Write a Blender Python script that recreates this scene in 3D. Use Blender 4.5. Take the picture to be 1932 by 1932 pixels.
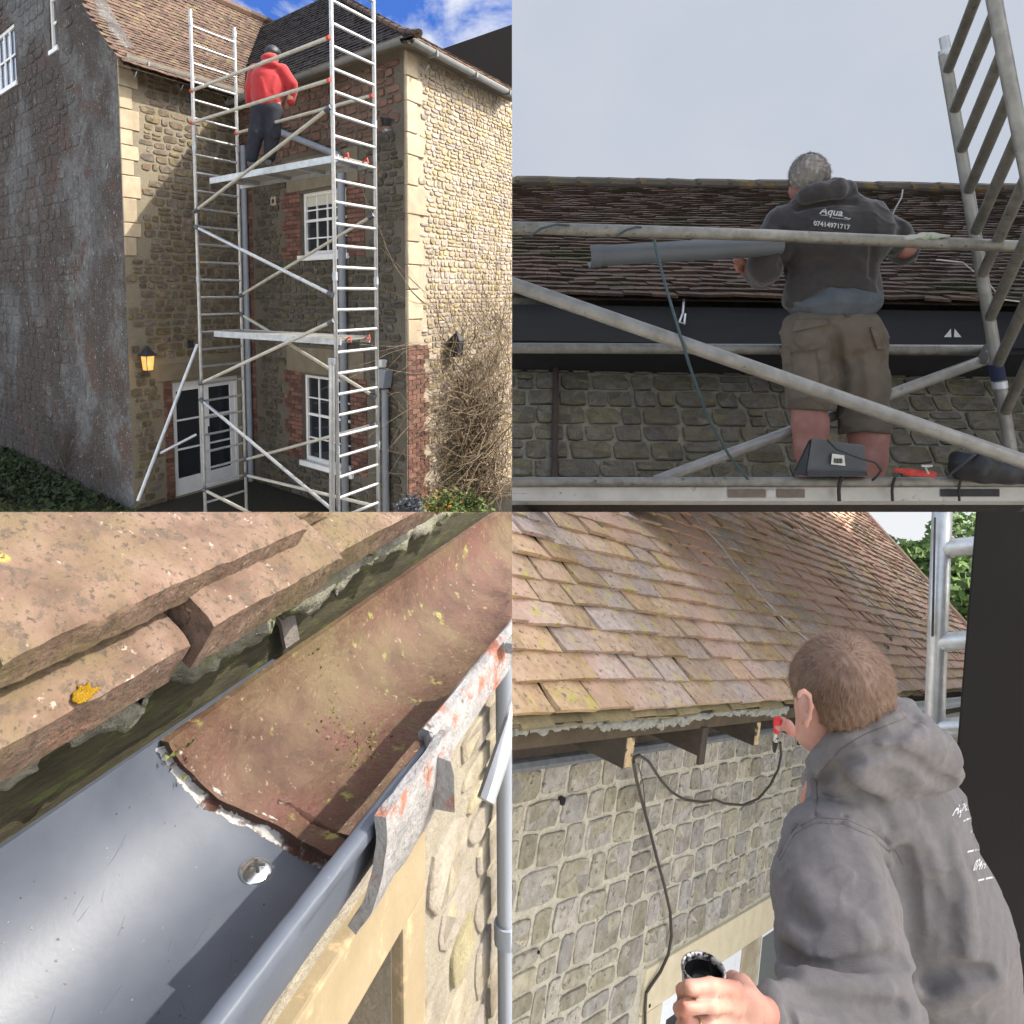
# Four views of the same roofing job, set side by side in one place:
# a stone house with a tower scaffold, a man fitting gutter, a gutter joint close up, a man painting.
import bpy, bmesh, math, random
import numpy as np
from mathutils import Vector, Matrix, noise as mnoise
for o in list(bpy.data.objects): bpy.data.objects.remove(o, do_unlink=True)
scn = bpy.context.scene
col = scn.collection
R = math.radians
# ------------------------------------------------------------------ camera
TAN, U0, V0, FQ = 0.69, -0.10, 0.30, 2800.0
cam_d = bpy.data.cameras.new('camera')
cam = bpy.data.objects.new('camera', cam_d); col.objects.link(cam)
cam.location = (0, 0, 0); cam.rotation_euler = (R(90), 0, 0)
cam_d.sensor_width = 36.0; cam_d.lens = 18.0 / TAN
cam_d.shift_x = -U0 / 2; cam_d.shift_y = -V0 / 2
cam_d.clip_start = 0.01; cam_d.clip_end = 500
scn.camera = cam
# ------------------------------------------------------------------ light
SUN = Vector((0.74, -0.02, 0.67)).normalized()
world = bpy.data.worlds.new('World'); scn.world = world; world.use_nodes = True
wn = world.node_tree.nodes; wl = world.node_tree.links
sky = wn.new('ShaderNodeTexSky'); sky.sky_type = 'NISHITA'; sky.sun_disc = False
sky.sun_elevation = math.asin(SUN.z); sky.sun_rotation = math.atan2(SUN.x, SUN.y)
sky.air_density = 0.9; sky.dust_density = 3.0; sky.ozone_density = 0.6
wn['Background'].inputs['Strength'].default_value = 0.15
hz_ = wn.new('ShaderNodeHueSaturation'); hz_.inputs['Saturation'].default_value = 0.55      # hazy, milky air
wl.new(sky.outputs['Color'], hz_.inputs['Color']); wl.new(hz_.outputs['Color'], wn['Background'].inputs['Color'])
sd = bpy.data.lights.new('sun', 'SUN'); sd.energy = 2.0; sd.angle = R(0.5); sd.color = (1.0, 0.94, 0.84)
so = bpy.data.objects.new('sun', sd); col.objects.link(so)
so.rotation_euler = SUN.to_track_quat('Z', 'Y').to_euler(); so.location = (20, 3, 25)
scn.view_settings.view_transform = 'Standard'; scn.view_settings.look = 'None'
scn.view_settings.exposure = 2.1; scn.view_settings.gamma = 1.0
# ------------------------------------------------------------------ geometry helpers
QUAD = 'TL'
QOFF = {'TL': (-1, 1), 'TR': (0, 1), 'BL': (-1, 0), 'BR': (0, 0)}
def ray(qx, qy, quad=None):
    a, b = QOFF[quad or QUAD]
    return Vector(((qx / 1932 + a - U0) * TAN, 1.0, (b - qy / 1932 - V0) * TAN))
def P(qx, qy, Y): return ray(qx, qy) * Y
def hit(qx, qy, p0, n):
    r = ray(qx, qy); return r * (p0.dot(n) / r.dot(n))
def px(n, Y): return n / FQ * Y
CLIP = {q: [] for q in QOFF}
class Frame:
    def __init__(s, o, ex, ey, ez): s.o, s.ex, s.ey, s.ez = Vector(o), Vector(ex), Vector(ey), Vector(ez)
    def __call__(s, a, b, c=0.0): return s.o + s.ex * a + s.ey * b + s.ez * c
    def coord(s, p):
        d = Vector(p) - s.o
        m = Matrix((s.ex, s.ey, s.ez)).transposed()
        return m.inverted() @ d
    def hit(s, qx, qy, c=0.0):
        n = s.ex.cross(s.ey)
        p = hit(qx, qy, s.o + s.ez * c, n); return s.coord(p)
    def mat(s): 
        m = Matrix((s.ex, s.ey, s.ez)).transposed().to_4x4(); m.translation = s.o; return m
def reg(o):
    col.objects.link(o); CLIP[QUAD].append(o); return o
def setp(o, parent):
    if parent is not None:
        o.parent = parent; o.matrix_parent_inverse = parent.matrix_basis.inverted()
def tag(o, label=None, cat=None, group=None, kind=None):
    if label: o['label'] = label
    if cat: o['category'] = cat
    if group: o['group'] = group
    if kind: o['kind'] = kind
    return o
def thing(name, loc, label, cat, group=None):
    o = bpy.data.objects.new(name, None); o.empty_display_size = 0.1
    o.location = loc; o.matrix_basis = Matrix.Translation(Vector(loc)); col.objects.link(o)
    return tag(o, label, cat, group)
def mesh_obj(name, me, mat, parent=None, M=None, smooth=False):
    o = bpy.data.objects.new(name, me)
    if mat is not None and not me.materials: me.materials.append(mat)
    o.matrix_basis = M if M is not None else Matrix.Identity(4)
    setp(o, parent); reg(o)
    if smooth: me.polygons.foreach_set('use_smooth', [True] * len(me.polygons))
    return o
def mk(name, verts, faces, mat, parent=None, smooth=False):
    v = np.array([tuple(x) for x in verts], dtype=float)
    c = (v.min(0) + v.max(0)) / 2
    me = bpy.data.meshes.new(name); me.from_pydata((v - c).tolist(), [], faces); me.update()
    return mesh_obj(name, me, mat, parent, Matrix.Translation(Vector(c)), smooth)
def link(name, me, M, parent):
    o = bpy.data.objects.new(name, me); o.matrix_basis = M; setp(o, parent); reg(o); return o
class MB:
    """collects shapes into one mesh"""
    def __init__(s): s.v = []; s.f = []
    def add(s, vs, fs):
        b = len(s.v); s.v += [Vector(x) for x in vs]; s.f += [tuple(i + b for i in f) for f in fs]; return s
    def box8(s, p):   # p: 8 corners, bottom 4 ccw then top 4
        return s.add(p, [(3, 2, 1, 0), (4, 5, 6, 7), (0, 1, 5, 4), (1, 2, 6, 5), (2, 3, 7, 6), (3, 0, 4, 7)])
    def box(s, fr, a0, a1, b0, b1, c0, c1):
        return s.box8([fr(a0, b0, c0), fr(a1, b0, c0), fr(a1, b1, c0), fr(a0, b1, c0),
                       fr(a0, b0, c1), fr(a1, b0, c1), fr(a1, b1, c1), fr(a0, b1, c1)])
    def tube(s, pts, r, n=10, caps=True):
        pts = [Vector(p) for p in pts]; rs = r if isinstance(r, (list, tuple)) else [r] * len(pts)
        rings = []; up = None
        for i, p in enumerate(pts):
            d = (pts[min(i + 1, len(pts) - 1)] - pts[max(i - 1, 0)]).normalized()
            if up is None: up = d.orthogonal().normalized()
            a = (up - d * up.dot(d)).normalized(); up = a; b = d.cross(a)
            rings.append([p + (a * math.cos(2 * math.pi * k / n) + b * math.sin(2 * math.pi * k / n)) * rs[i] for k in range(n)])
        vs = [v for r_ in rings for v in r_]; fs = []
        for i in range(len(pts) - 1):
            for k in range(n):
                k2 = (k + 1) % n
                fs.append((i * n + k, i * n + k2, (i + 1) * n + k2, (i + 1) * n + k))
        if caps:
            fs.append(tuple(range(n - 1, -1, -1))); fs.append(tuple((len(pts) - 1) * n + k for k in range(n)))
        return s.add(vs, fs)
    def prism(s, fr, poly, c0, c1):
        n = len(poly); vs = [fr(a, b, c0) for a, b in poly] + [fr(a, b, c1) for a, b in poly]
        fs = [tuple(range(n - 1, -1, -1)), tuple(range(n, 2 * n))] + [(k, (k + 1) % n, n + (k + 1) % n, n + k) for k in range(n)]
        return s.add(vs, fs)
    def build(s, name, mat, parent=None, smooth=False, bevel=0, seg=2, label=None, kind=None):
        o = mk(name, s.v, s.f, mat, parent, smooth)
        if bevel:
            bm = bmesh.new(); bm.from_mesh(o.data)
            bmesh.ops.remove_doubles(bm, verts=bm.verts, dist=1e-6)
            bmesh.ops.bevel(bm, geom=bm.edges[:], offset=bevel, segments=seg, affect='EDGES', profile=0.6, clamp_overlap=True)
            bm.to_mesh(o.data); bm.free()
        if smooth == 'auto': autosmooth(o)
        if label: o['label'] = label
        if kind: o['kind'] = kind
        return o
def autosmooth(o, ang=40):
    me = o.data
    me.polygons.foreach_set('use_smooth', [True] * len(me.polygons))
    try: me.set_sharp_from_angle(angle=R(ang))
    except Exception: pass
def tube(name, pts, r, mat, parent, n=12): return MB().tube(pts, r, n).build(name, mat, parent, smooth='auto')
# ------------------------------------------------------------------ materials
def new_mat(name):
    m = bpy.data.materials.new(name); m.use_nodes = True
    return m, m.node_tree.nodes, m.node_tree.links, m.node_tree.nodes['Principled BSDF']
GK = 1.0      # overall paleness of the materials being made
def MAT(name, cols, scale=8, detail=6, rough=0.85, bump=0.3, bscale=None, rand=0.25, metal=0.0, spots=(), stretch=None,
        huer=0.0, spec=0.3, bdist=0.01, offs=True, broad=None, sheen=0.0, rough2=None, sub=0.0):
    """cols: 2-4 colours over a noise; spots: (colour, scale, threshold, softness[, detail]); broad: (colour, scale, thr, soft) large patches"""
    gk = GK; cols = [tuple(x * gk for x in c) for c in cols]
    m, N, L, B = new_mat(name)
    geo = N.new('ShaderNodeNewGeometry'); oi = N.new('ShaderNodeObjectInfo')
    pos = geo.outputs['Position']
    ra = N.new('ShaderNodeMath'); ra.operation = 'ADD'
    L.new(oi.outputs['Random'], ra.inputs[0]); L.new(geo.outputs['Random Per Island'], ra.inputs[1])
    rf = N.new('ShaderNodeMath'); rf.operation = 'FRACT'; L.new(ra.outputs[0], rf.inputs[0]); RND = rf.outputs[0]
    if offs:
        sc = N.new('ShaderNodeVectorMath'); sc.operation = 'SCALE'; sc.inputs[0].default_value = (37.1, 91.7, 53.3)
        L.new(RND, sc.inputs['Scale'])
        ad = N.new('ShaderNodeVectorMath'); ad.operation = 'ADD'
        L.new(pos, ad.inputs[0]); L.new(sc.outputs[0], ad.inputs[1]); p2 = ad.outputs[0]
    else: p2 = pos
    if stretch:
        mp = N.new('ShaderNodeMapping'); mp.inputs['Scale'].default_value = stretch[0]
        if len(stretch) > 1: mp.inputs['Rotation'].default_value = stretch[1]
        mp.vector_type = 'POINT'
        L.new(p2, mp.inputs['Vector']); p2 = mp.outputs[0]
    def nz(s, d, v=None, rg=0.6):
        n = N.new('ShaderNodeTexNoise'); n.inputs['Scale'].default_value = s; n.inputs['Detail'].default_value = d
        n.inputs['Roughness'].default_value = rg
        L.new(v if v is not None else p2, n.inputs['Vector']); return n
    n1 = nz(scale, detail)
    cr = N.new('ShaderNodeValToRGB'); e = cr.color_ramp.elements
    k = len(cols)
    e[0].position = 0.3; e[0].color = (*cols[0], 1); e[1].position = 0.7; e[1].color = (*cols[-1], 1)
    for i in range(1, k - 1):
        x = e.new(0.3 + 0.4 * i / (k - 1)); x.color = (*cols[i], 1)
    L.new(n1.outputs['Fac'], cr.inputs['Fac']); c = cr.outputs['Color']
    if rand or huer:
        hs = N.new('ShaderNodeHueSaturation')
        mr = N.new('ShaderNodeMapRange'); mr.inputs['To Min'].default_value = 1 - rand; mr.inputs['To Max'].default_value = 1 + rand
        L.new(RND, mr.inputs['Value']); L.new(mr.outputs[0], hs.inputs['Value'])
        if huer:
            wn_ = N.new('ShaderNodeTexWhiteNoise'); wn_.noise_dimensions = '1D'; L.new(RND, wn_.inputs['W'])
            m2 = N.new('ShaderNodeMapRange'); m2.inputs['To Min'].default_value = 0.5 - huer; m2.inputs['To Max'].default_value = 0.5 + huer
            L.new(wn_.outputs['Value'], m2.inputs['Value']); L.new(m2.outputs[0], hs.inputs['Hue'])
            m3 = N.new('ShaderNodeMapRange'); m3.inputs['To Min'].default_value = 0.6; m3.inputs['To Max'].default_value = 1.35
            L.new(wn_.outputs['Value'], m3.inputs['Value']); L.new(m3.outputs[0], hs.inputs['Saturation'])
        L.new(c, hs.inputs['Color']); c = hs.outputs['Color']
    def patch(c, colr, s, thr, soft, d=5, v=None):
        n = nz(s, d, v, 0.65)
        mr = N.new('ShaderNodeMapRange'); mr.interpolation_type = 'SMOOTHSTEP'
        mr.inputs['From Min'].default_value = thr - soft; mr.inputs['From Max'].default_value = thr + soft
        L.new(n.outputs['Fac'], mr.inputs['Value'])
        mx = N.new('ShaderNodeMix'); mx.data_type = 'RGBA'
        L.new(mr.outputs[0], mx.inputs['Factor']); L.new(c, mx.inputs['A']); mx.inputs['B'].default_value = (*[x * gk for x in colr], 1)
        return mx.outputs['Result']
    if broad:
        for b_ in (broad if isinstance(broad[0], tuple) and isinstance(broad[0][0], tuple) else [broad]):
            c = patch(c, *b_, v=pos)
    for s_ in spots: c = patch(c, *s_)
    L.new(c, B.inputs['Base Color'])
    B.inputs['Roughness'].default_value = rough; B.inputs['Metallic'].default_value = metal
    if rough2 is not None:
        mr = N.new('ShaderNodeMapRange'); mr.inputs['To Min'].default_value = rough; mr.inputs['To Max'].default_value = rough2
        L.new(n1.outputs['Fac'], mr.inputs['Value']); L.new(mr.outputs[0], B.inputs['Roughness'])
    B.inputs['Specular IOR Level'].default_value = spec
    if sheen: B.inputs['Sheen Weight'].default_value = sheen; B.inputs['Sheen Roughness'].default_value = 0.5
    if sub: B.inputs['Subsurface Weight'].default_value = sub; B.inputs['Subsurface Radius'].default_value = (0.012, 0.004, 0.002); B.inputs['Subsurface Scale'].default_value = 0.6
    if bump:
        nb = nz(bscale or scale * 4, 8)
        bp = N.new('ShaderNodeBump'); bp.inputs['Strength'].default_value = bump; bp.inputs['Distance'].default_value = bdist
        L.new(nb.outputs['Fac'], bp.inputs['Height']); L.new(bp.outputs['Normal'], B.inputs['Normal'])
    return m
def EMIT(name, colr, s):
    m, N, L, B = new_mat(name); B.inputs['Base Color'].default_value = (0, 0, 0, 1)
    B.inputs['Emission Color'].default_value = (*colr, 1); B.inputs['Emission Strength'].default_value = s; return m
def GLASS(name, colr, rough=0.05, spec=0.6):
    m, N, L, B = new_mat(name); B.inputs['Base Color'].default_value = (*colr, 1)
    B.inputs['Roughness'].default_value = rough; B.inputs['Specular IOR Level'].default_value = spec; return m
# ------------------------------------------------------------------ stones, bricks, walls
random.seed(7)
def stone_meshes(tagname, mat, n=14, jit=0.09, sq=3.2, top=0.80, pts=11):
    """unit stones: footprint -0.5..0.5, height 0..1"""
    out = []; rnd = random.Random(hash(tagname) % 1000 if False else len(tagname) * 17 + 3)
    for i in range(n):
        ring = []
        for k in range(pts):
            a = 2 * math.pi * (k + rnd.uniform(-.25, .25)) / pts
            c, s_ = math.cos(a), math.sin(a)
            r = (abs(c) ** sq + abs(s_) ** sq) ** (-1 / sq) * 0.5 * (1 - rnd.uniform(0, jit * 2))
            ring.append((r * c, r * s_))
        vs = []; fs = []
        for z, sc in ((-0.6, 1.0), (0.5, 1.0), (0.85, 0.72 + top * .28), (1.0, top * 0.97)):
            for (x, y) in ring: vs.append((x * sc, y * sc, z + (rnd.uniform(-.16, .16) if z > .6 else 0)))
        vs.append((rnd.uniform(-.08, .08), rnd.uniform(-.08, .08), 1.02 + rnd.uniform(-.2, .2)))
        for l in range(3):
            for k in range(pts):
                k2 = (k + 1) % pts; fs.append((l * pts + k, l * pts + k2, (l + 1) * pts + k2, (l + 1) * pts + k))
        for k in range(pts): fs.append((3 * pts + k, 3 * pts + (k + 1) % pts, 4 * pts))
        me = bpy.data.meshes.new('stone'); me.from_pydata(vs, [], fs); me.materials.append(mat)
        me.polygons.foreach_set('use_smooth', [True] * len(me.polygons))
        try: me.set_sharp_from_angle(angle=R(50))
        except Exception: pass
        out.append(me)
    return out
def block_mesh(name, mat, bev=0.06, bumpy=0.0, rnd=random):
    """unit block with bevelled front: footprint -0.5..0.5, height 0..1"""
    b = bev; j = lambda: rnd.uniform(-bumpy, bumpy)
    o = [(-.5, -.5), (.5, -.5), (.5, .5), (-.5, .5)]
    vs = [(x, y, -.5) for x, y in o] + [(x + j(), y + j(), .7) for x, y in o] + [(x * (1 - 2 * b) + j(), y * (1 - 2 * b) + j(), 1 + j()) for x, y in o]
    fs = [(0, 1, 5, 4), (1, 2, 6, 5), (2, 3, 7, 6), (3, 0, 4, 7), (4, 5, 9, 8), (5, 6, 10, 9), (6, 7, 11, 10), (7, 4, 8, 11), (8, 9, 10, 11)]
    me = bpy.data.meshes.new(name); me.from_pydata(vs, [], fs); me.materials.append(mat); return me
def courses(a0, a1, b0, b1, hr, wr, gap, rnd, wob=0.0):
    """irregular coursed layout -> (a, b, w, h)"""
    out = []; b = b0; row = 0
    while b < b1:
        h = rnd.uniform(*hr); a = a0 - rnd.uniform(0, wr[1])
        while a < a1:
            w = rnd.uniform(*wr)
            if h > (hr[0] + hr[1]) / 2 and rnd.random() < 0.18 and wob:   # two thin stones instead of one
                h2 = h * rnd.uniform(.42, .58)
                out.append((a + w / 2, b + h2 / 2, w - gap, h2 - gap)); out.append((a + w / 2, b + h2 + (h - h2) / 2, w - gap, h - h2 - gap))
            else:
                out.append((a + w / 2, b + h / 2 + rnd.uniform(-wob, wob), w - gap * rnd.uniform(.6, 1.5), h - gap * rnd.uniform(.5, 1.3)))
            a += w
        b += h
    return out
def slab(fr, a0, a1, b0, b1, thick, holes=()):
    """wall slab with rectangular openings; front face at c=0"""
    A = sorted({a0, a1, *[min(max(x, a0), a1) for h in holes for x in h[:2]]}); Bq = sorted({b0, b1, *[min(max(x, b0), b1) for h in holes for x in h[2:]]})
    mb = MB()
    for i in range(len(A) - 1):
        for j in range(len(Bq) - 1):
            ca, cb = (A[i] + A[i + 1]) / 2, (Bq[j] + Bq[j + 1]) / 2
            if any(h[0] < ca < h[1] and h[2] < cb < h[3] for h in holes): continue
            mb.box(fr, A[i], A[i + 1], Bq[j], Bq[j + 1], -thick, 0)
    return mb
def weld(o):
    bm = bmesh.new(); bm.from_mesh(o.data); bmesh.ops.remove_doubles(bm, verts=bm.verts, dist=1e-5)
    seen = {}; dele = []
    for f in bm.faces:
        k = tuple(sorted(v.index for v in f.verts)); seen.setdefault(k, []).append(f)
    for fs in seen.values():
        if len(fs) > 1: dele += fs
    if dele: bmesh.ops.delete(bm, geom=dele, context='FACES_ONLY')
    bm.to_mesh(o.data); bm.free()
def bound(o, planes):
    """cut an object away on the outer side of (point, outward normal) planes"""
    M = o.matrix_basis; Mi = M.inverted(); N3 = M.to_3x3().transposed()
    me = o.data
    co = np.empty(len(me.vertices) * 3); me.vertices.foreach_get('co', co); co = co.reshape(-1, 3)
    if len(co) == 0: return True
    Mn = np.array(M); w = co @ Mn[:3, :3].T + Mn[:3, 3]
    bm = None
    for p, n in planes:
        d = (w - np.array(p)) @ np.array(n)
        if d.min() >= -1e-6: 
            if bm: bm.free()
            return False
        if d.max() <= 1e-6: continue
        if bm is None:
            if me.users > 1: o.data = me = me.copy()
            bm = bmesh.new(); bm.from_mesh(me)
        lp = Mi @ Vector(p); ln = (N3 @ Vector(n)).normalized()
        r = bmesh.ops.bisect_plane(bm, geom=bm.verts[:] + bm.edges[:] + bm.faces[:], plane_co=lp, plane_no=ln, clear_outer=True, dist=1e-7)
        ed = [e for e in r['geom_cut'] if isinstance(e, bmesh.types.BMEdge)]
        if ed and len(bm.faces) < 60000:
            try: bmesh.ops.holes_fill(bm, edges=ed, sides=0)
            except Exception: pass
    if bm is not None:
        ok = len(bm.faces) > 0
        bm.to_mesh(me); bm.free(); return ok
    return True
def lay_stones(layout, fr, meshes, depth, parent, rnd, keep, name='stone', limit=300, joined_mat=None, tilt=0.03, dj=0.35):
    """the largest as objects, the rest joined into one part"""
    items = [s for s in layout if s[2] > .01 and s[3] > .01 and keep(*s)]
    items.sort(key=lambda s: -s[2] * s[3]); mb_v, mb_f = [], []
    Fm = fr.mat()
    for i, (a, b, w, h) in enumerate(items):
        d = depth * rnd.uniform(1 - dj, 1 + dj)
        flip = rnd.choice((1, -1))
        M = Fm @ Matrix.Translation((a, b, 0)) @ Matrix.Rotation(rnd.uniform(-tilt, tilt), 4, 'Z') @ Matrix.Diagonal((w * flip, h * flip, d, 1))
        me = rnd.choice(meshes)
        if i < limit: link(name, me, M, parent)
        else:
            base = len(mb_v); mb_v += [M @ v.co for v in me.vertices]; mb_f += [tuple(base + x for x in p.vertices) for p in me.polygons]
    if mb_v:
        o = mk('small_' + name + 's', mb_v, mb_f, joined_mat or meshes[0].materials[0], parent, True); o['kind'] = 'stuff'
        autosmooth(o, 50)
# ------------------------------------------------------------------ rounded bodies from distance fields
def surface_nets(F, org, h):
    s = F < 0; c = s[:-1, :-1, :-1].astype(np.int8).copy() * 0
    offs = [(i, j, k) for i in (0, 1) for j in (0, 1) for k in (0, 1)]
    nx, ny, nz = F.shape
    for i, j, k in offs: c += s[i:nx - 1 + i, j:ny - 1 + j, k:nz - 1 + k]
    act = np.argwhere((c > 0) & (c < 8)); idx = -np.ones(c.shape, dtype=np.int64); idx[tuple(act.T)] = np.arange(len(act))
    acc = np.zeros((len(act), 3)); cnt = np.zeros(len(act))
    for ax in range(3):
        for o1 in (0, 1):
            for o2 in (0, 1):
                a = np.zeros(3, int); oth = [x for x in range(3) if x != ax]; a[oth[0]] = o1; a[oth[1]] = o2
                b = a.copy(); b[ax] = 1
                fa = F[tuple((act + a).T)]; fb = F[tuple((act + b).T)]
                m = (fa < 0) != (fb < 0); t = np.where(m, fa / np.where(fa == fb, 1, fa - fb), 0)
                pt = act + a + np.outer(t, np.eye(3)[ax]); acc[m] += pt[m]; cnt[m] += 1
    V = acc / np.maximum(cnt, 1)[:, None] * h + org
    faces = []
    for ax in range(3):
        sl0 = [slice(None)] * 3; sl1 = [slice(None)] * 3; sl0[ax] = slice(0, -1); sl1[ax] = slice(1, None)
        e = s[tuple(sl0)] != s[tuple(sl1)]; pts = np.argwhere(e); u, v = [x for x in range(3) if x != ax]
        ok = (pts[:, u] > 0) & (pts[:, v] > 0) & (pts[:, u] < F.shape[u] - 1) & (pts[:, v] < F.shape[v] - 1); pts = pts[ok]
        q = []
        for du, dv in ((-1, -1), (0, -1), (0, 0), (-1, 0)):
            p = pts.copy(); p[:, u] += du; p[:, v] += dv; q.append(idx[tuple(p.T)])
        q = np.stack(q, 1); ins = s[tuple(pts.T)]
        flip = ins if ax != 1 else ~ins
        q[~flip] = q[~flip][:, ::-1]; faces.append(q)
    Fq = np.concatenate(faces); Fq = Fq[(Fq >= 0).all(1)]
    return V, Fq
class SDF:
    def __init__(s, lo, hi, h):
        s.h = h; s.lo = np.array(lo, float); n = np.ceil((np.array(hi) - s.lo) / h).astype(int) + 1
        s.F = np.full(tuple(n), 10.0, dtype=np.float32); s.ax = [s.lo[i] + h * np.arange(n[i]) for i in range(3)]
    def _win(s, lo, hi, m):
        sl = []
        for i in range(3):
            a = int(np.clip((lo[i] - m - s.lo[i]) / s.h, 0, s.F.shape[i] - 1)); b = int(np.clip((hi[i] + m - s.lo[i]) / s.h + 2, 1, s.F.shape[i]))
            sl.append(slice(a, max(b, a + 1)))
        g = np.meshgrid(*[s.ax[i][sl[i]] for i in range(3)], indexing='ij'); return tuple(sl), g
    def _mix(s, sl, d, k, op='u'):
        f = s.F[sl]
        if op == 'u':
            hh = np.maximum(k - np.abs(f - d), 0) / max(k, 1e-9); s.F[sl] = np.minimum(f, d) - hh * hh * k * .25
        else:   # subtract
            d = -d; hh = np.maximum(k - np.abs(f - d), 0) / max(k, 1e-9); s.F[sl] = np.maximum(f, d) + hh * hh * k * .25
    def cap(s, a, ra, b, rb, k=.02, op='u'):
        a = np.array(a); b = np.array(b); rm = max(ra, rb); m = k + 4 * s.h + rm
        sl, g = s._win(np.minimum(a, b), np.maximum(a, b), m)
        ab = b - a; L2 = max(ab @ ab, 1e-12)
        t = np.clip(sum((g[i] - a[i]) * ab[i] for i in range(3)) / L2, 0, 1)
        d = np.sqrt(sum((g[i] - a[i] - t * ab[i]) ** 2 for i in range(3))) - (ra + (rb - ra) * t)
        s._mix(sl, d.astype(np.float32), k, op); return s
    def chain(s, pts, k=.02, op='u'):
        for (a, ra), (b, rb) in zip(pts[:-1], pts[1:]): s.cap(a, ra, b, rb, k, op)
        return s
    def ell(s, c, r, rot=None, k=.02, op='u'):
        c = np.array(c); r = np.array(r); m = k + 4 * s.h; rm = r.max()
        sl, g = s._win(c - rm, c + rm, m)
        d = np.stack([g[i] - c[i] for i in range(3)], -1)
        if rot is not None: d = d @ np.array(rot)      # columns = axes
        k0 = np.sqrt(((d / r) ** 2).sum(-1)); k1 = np.sqrt(((d / r ** 2) ** 2).sum(-1))
        s._mix(sl, (k0 * (k0 - 1) / np.maximum(k1, 1e-6)).astype(np.float32), k, op); return s
    def ridge(s, pts, amp, wid):
        """raise (amp>0) or sink cloth along a polyline"""
        pts = [np.array(p) for p in pts]; P_ = np.array(pts)
        sl, g = s._win(P_.min(0), P_.max(0), wid * 2.5); dm = None
        for a, b in zip(pts[:-1], pts[1:]):
            ab = b - a; t = np.clip(sum((g[i] - a[i]) * ab[i] for i in range(3)) / max(ab @ ab, 1e-12), 0, 1)
            d = sum((g[i] - a[i] - t * ab[i]) ** 2 for i in range(3)); dm = d if dm is None else np.minimum(dm, d)
        s.F[sl] -= (amp * np.exp(-dm / wid ** 2)).astype(np.float32); return s
    def noise(s, amp, sc, seed=0):
        r = np.random.RandomState(seed); X = np.meshgrid(*s.ax, indexing='ij', sparse=True); f = 0
        for i in range(6):
            kx, ky, kz = r.normal(size=3) * sc; f = f + np.sin(kx * X[0] + ky * X[1] + kz * X[2] + r.uniform(0, 6.28)) / 6 ** .5
        s.F += (amp * f).astype(np.float32); return s
    def wrinkle(s, amp, sc, seed=0, sq=(1, 1, 1), thr=.22):
        """scattered soft creases"""
        r = np.random.RandomState(seed); X = np.meshgrid(*s.ax, indexing='ij', sparse=True)
        def field(k):
            f = 0
            for i in range(5):
                v = r.normal(size=3) * k * np.array(sq); f = f + np.sin(v[0] * X[0] + v[1] * X[1] + v[2] * X[2] + r.uniform(0, 6.28)) / 5 ** .5
            return f
        a = field(sc); m = np.clip(field(sc * .5) + .3, 0, 1)
        s.F -= (amp * (np.exp(-(a / thr) ** 2) * m)).astype(np.float32); return s
    def depth(s, qx, qy, y0, y1):
        """first surface point on the ray through a picture point"""
        r = np.array(ray(qx, qy)); ys = np.arange(y0, y1, s.h * .5); pts = ys[:, None] * r
        ii = np.round((pts - s.lo) / s.h).astype(int); ok = ((ii >= 0) & (ii < np.array(s.F.shape))).all(1)
        for y, i, o in zip(ys, ii, ok):
            if o and s.F[tuple(i)] < 0: return Vector(r * y)
        return None
    def fold(s, qpts, amp, wid, y0, y1):
        pp = [s.depth(a, b, y0, y1) for a, b in qpts]; pp = [p for p in pp if p is not None]
        if len(pp) > 1: s.ridge(pp, amp * 1.7, wid)
        return s
    def build(s, name, mat, parent):
        V, Fq = surface_nets(s.F, s.lo, s.h)
        return mk(name, V, [tuple(int(x) for x in f) for f in Fq], mat, parent, True)
def basis_view(p):
    """right, up, away axes seen from the camera at p"""
    y = Vector(p).normalized(); x = y.cross(Vector((0, 0, 1))).normalized(); z = x.cross(y); return x, y, z
def rot_cols(x, y, z): return np.array([tuple(x), tuple(y), tuple(z)]).T

def tile_rows(name, surf, a0, a1, length, gauge, wid, thick, mat, parent, rnd, keep=None, jit=1.0, lift0=0.0, objs=0, sagk=.25):
    """overlapping roof tiles on surf(a, t, lift); objs = how many of the lowest rows get tiles of their own"""
    mb = MB(); k = 0; t = 0.0; row = 0
    while t < length:
        a = a0 - (wid / 2 if row % 2 else 0) - rnd.uniform(0, wid * .2)
        while a < a1:
            w = wid * rnd.uniform(.97, 1.03); g = wid * .012
            lf = lift0 + thick * 1.25 + rnd.uniform(-.3, .45) * thick * jit; dt = rnd.uniform(-.05, .05) * gauge * jit
            tl = rnd.uniform(-.25, .25) * thick * jit
            if keep is None or keep(a + w / 2, t):
                A0, A1 = a + g, a + w - g
                T0, T1 = t + dt, t + gauge * 1.35
                am = (A0 + A1) / 2; sag = thick * sagk
                top = [surf(A0, T0, lf + tl), surf(am, T0 - .01 * gauge, lf + sag), surf(A1, T0, lf - tl), surf(A1, T1, lift0 + thick * .2 - tl), surf(am, T1, lift0 + thick * .2 + sag), surf(A0, T1, lift0 + thick * .2 + tl)]
                bot = [surf(A0, T0 + thick * .15, lf + tl - thick), surf(am, T0 + thick * .1, lf + sag - thick), surf(A1, T0 + thick * .15, lf - tl - thick)]
                vs = top + bot
                fs = [(0, 1, 4, 5), (1, 2, 3, 4), (6, 7, 1, 0), (7, 8, 2, 1), (6, 0, 5), (8, 3, 2)]
                if row < objs:
                    mk('tile', vs, fs, mat, parent)
                else: mb.add(vs, fs)
            a += w
        t += gauge; row += 1
    if mb.v:
        o = mb.build(name, mat, parent); o['kind'] = 'stuff'; return o
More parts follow.
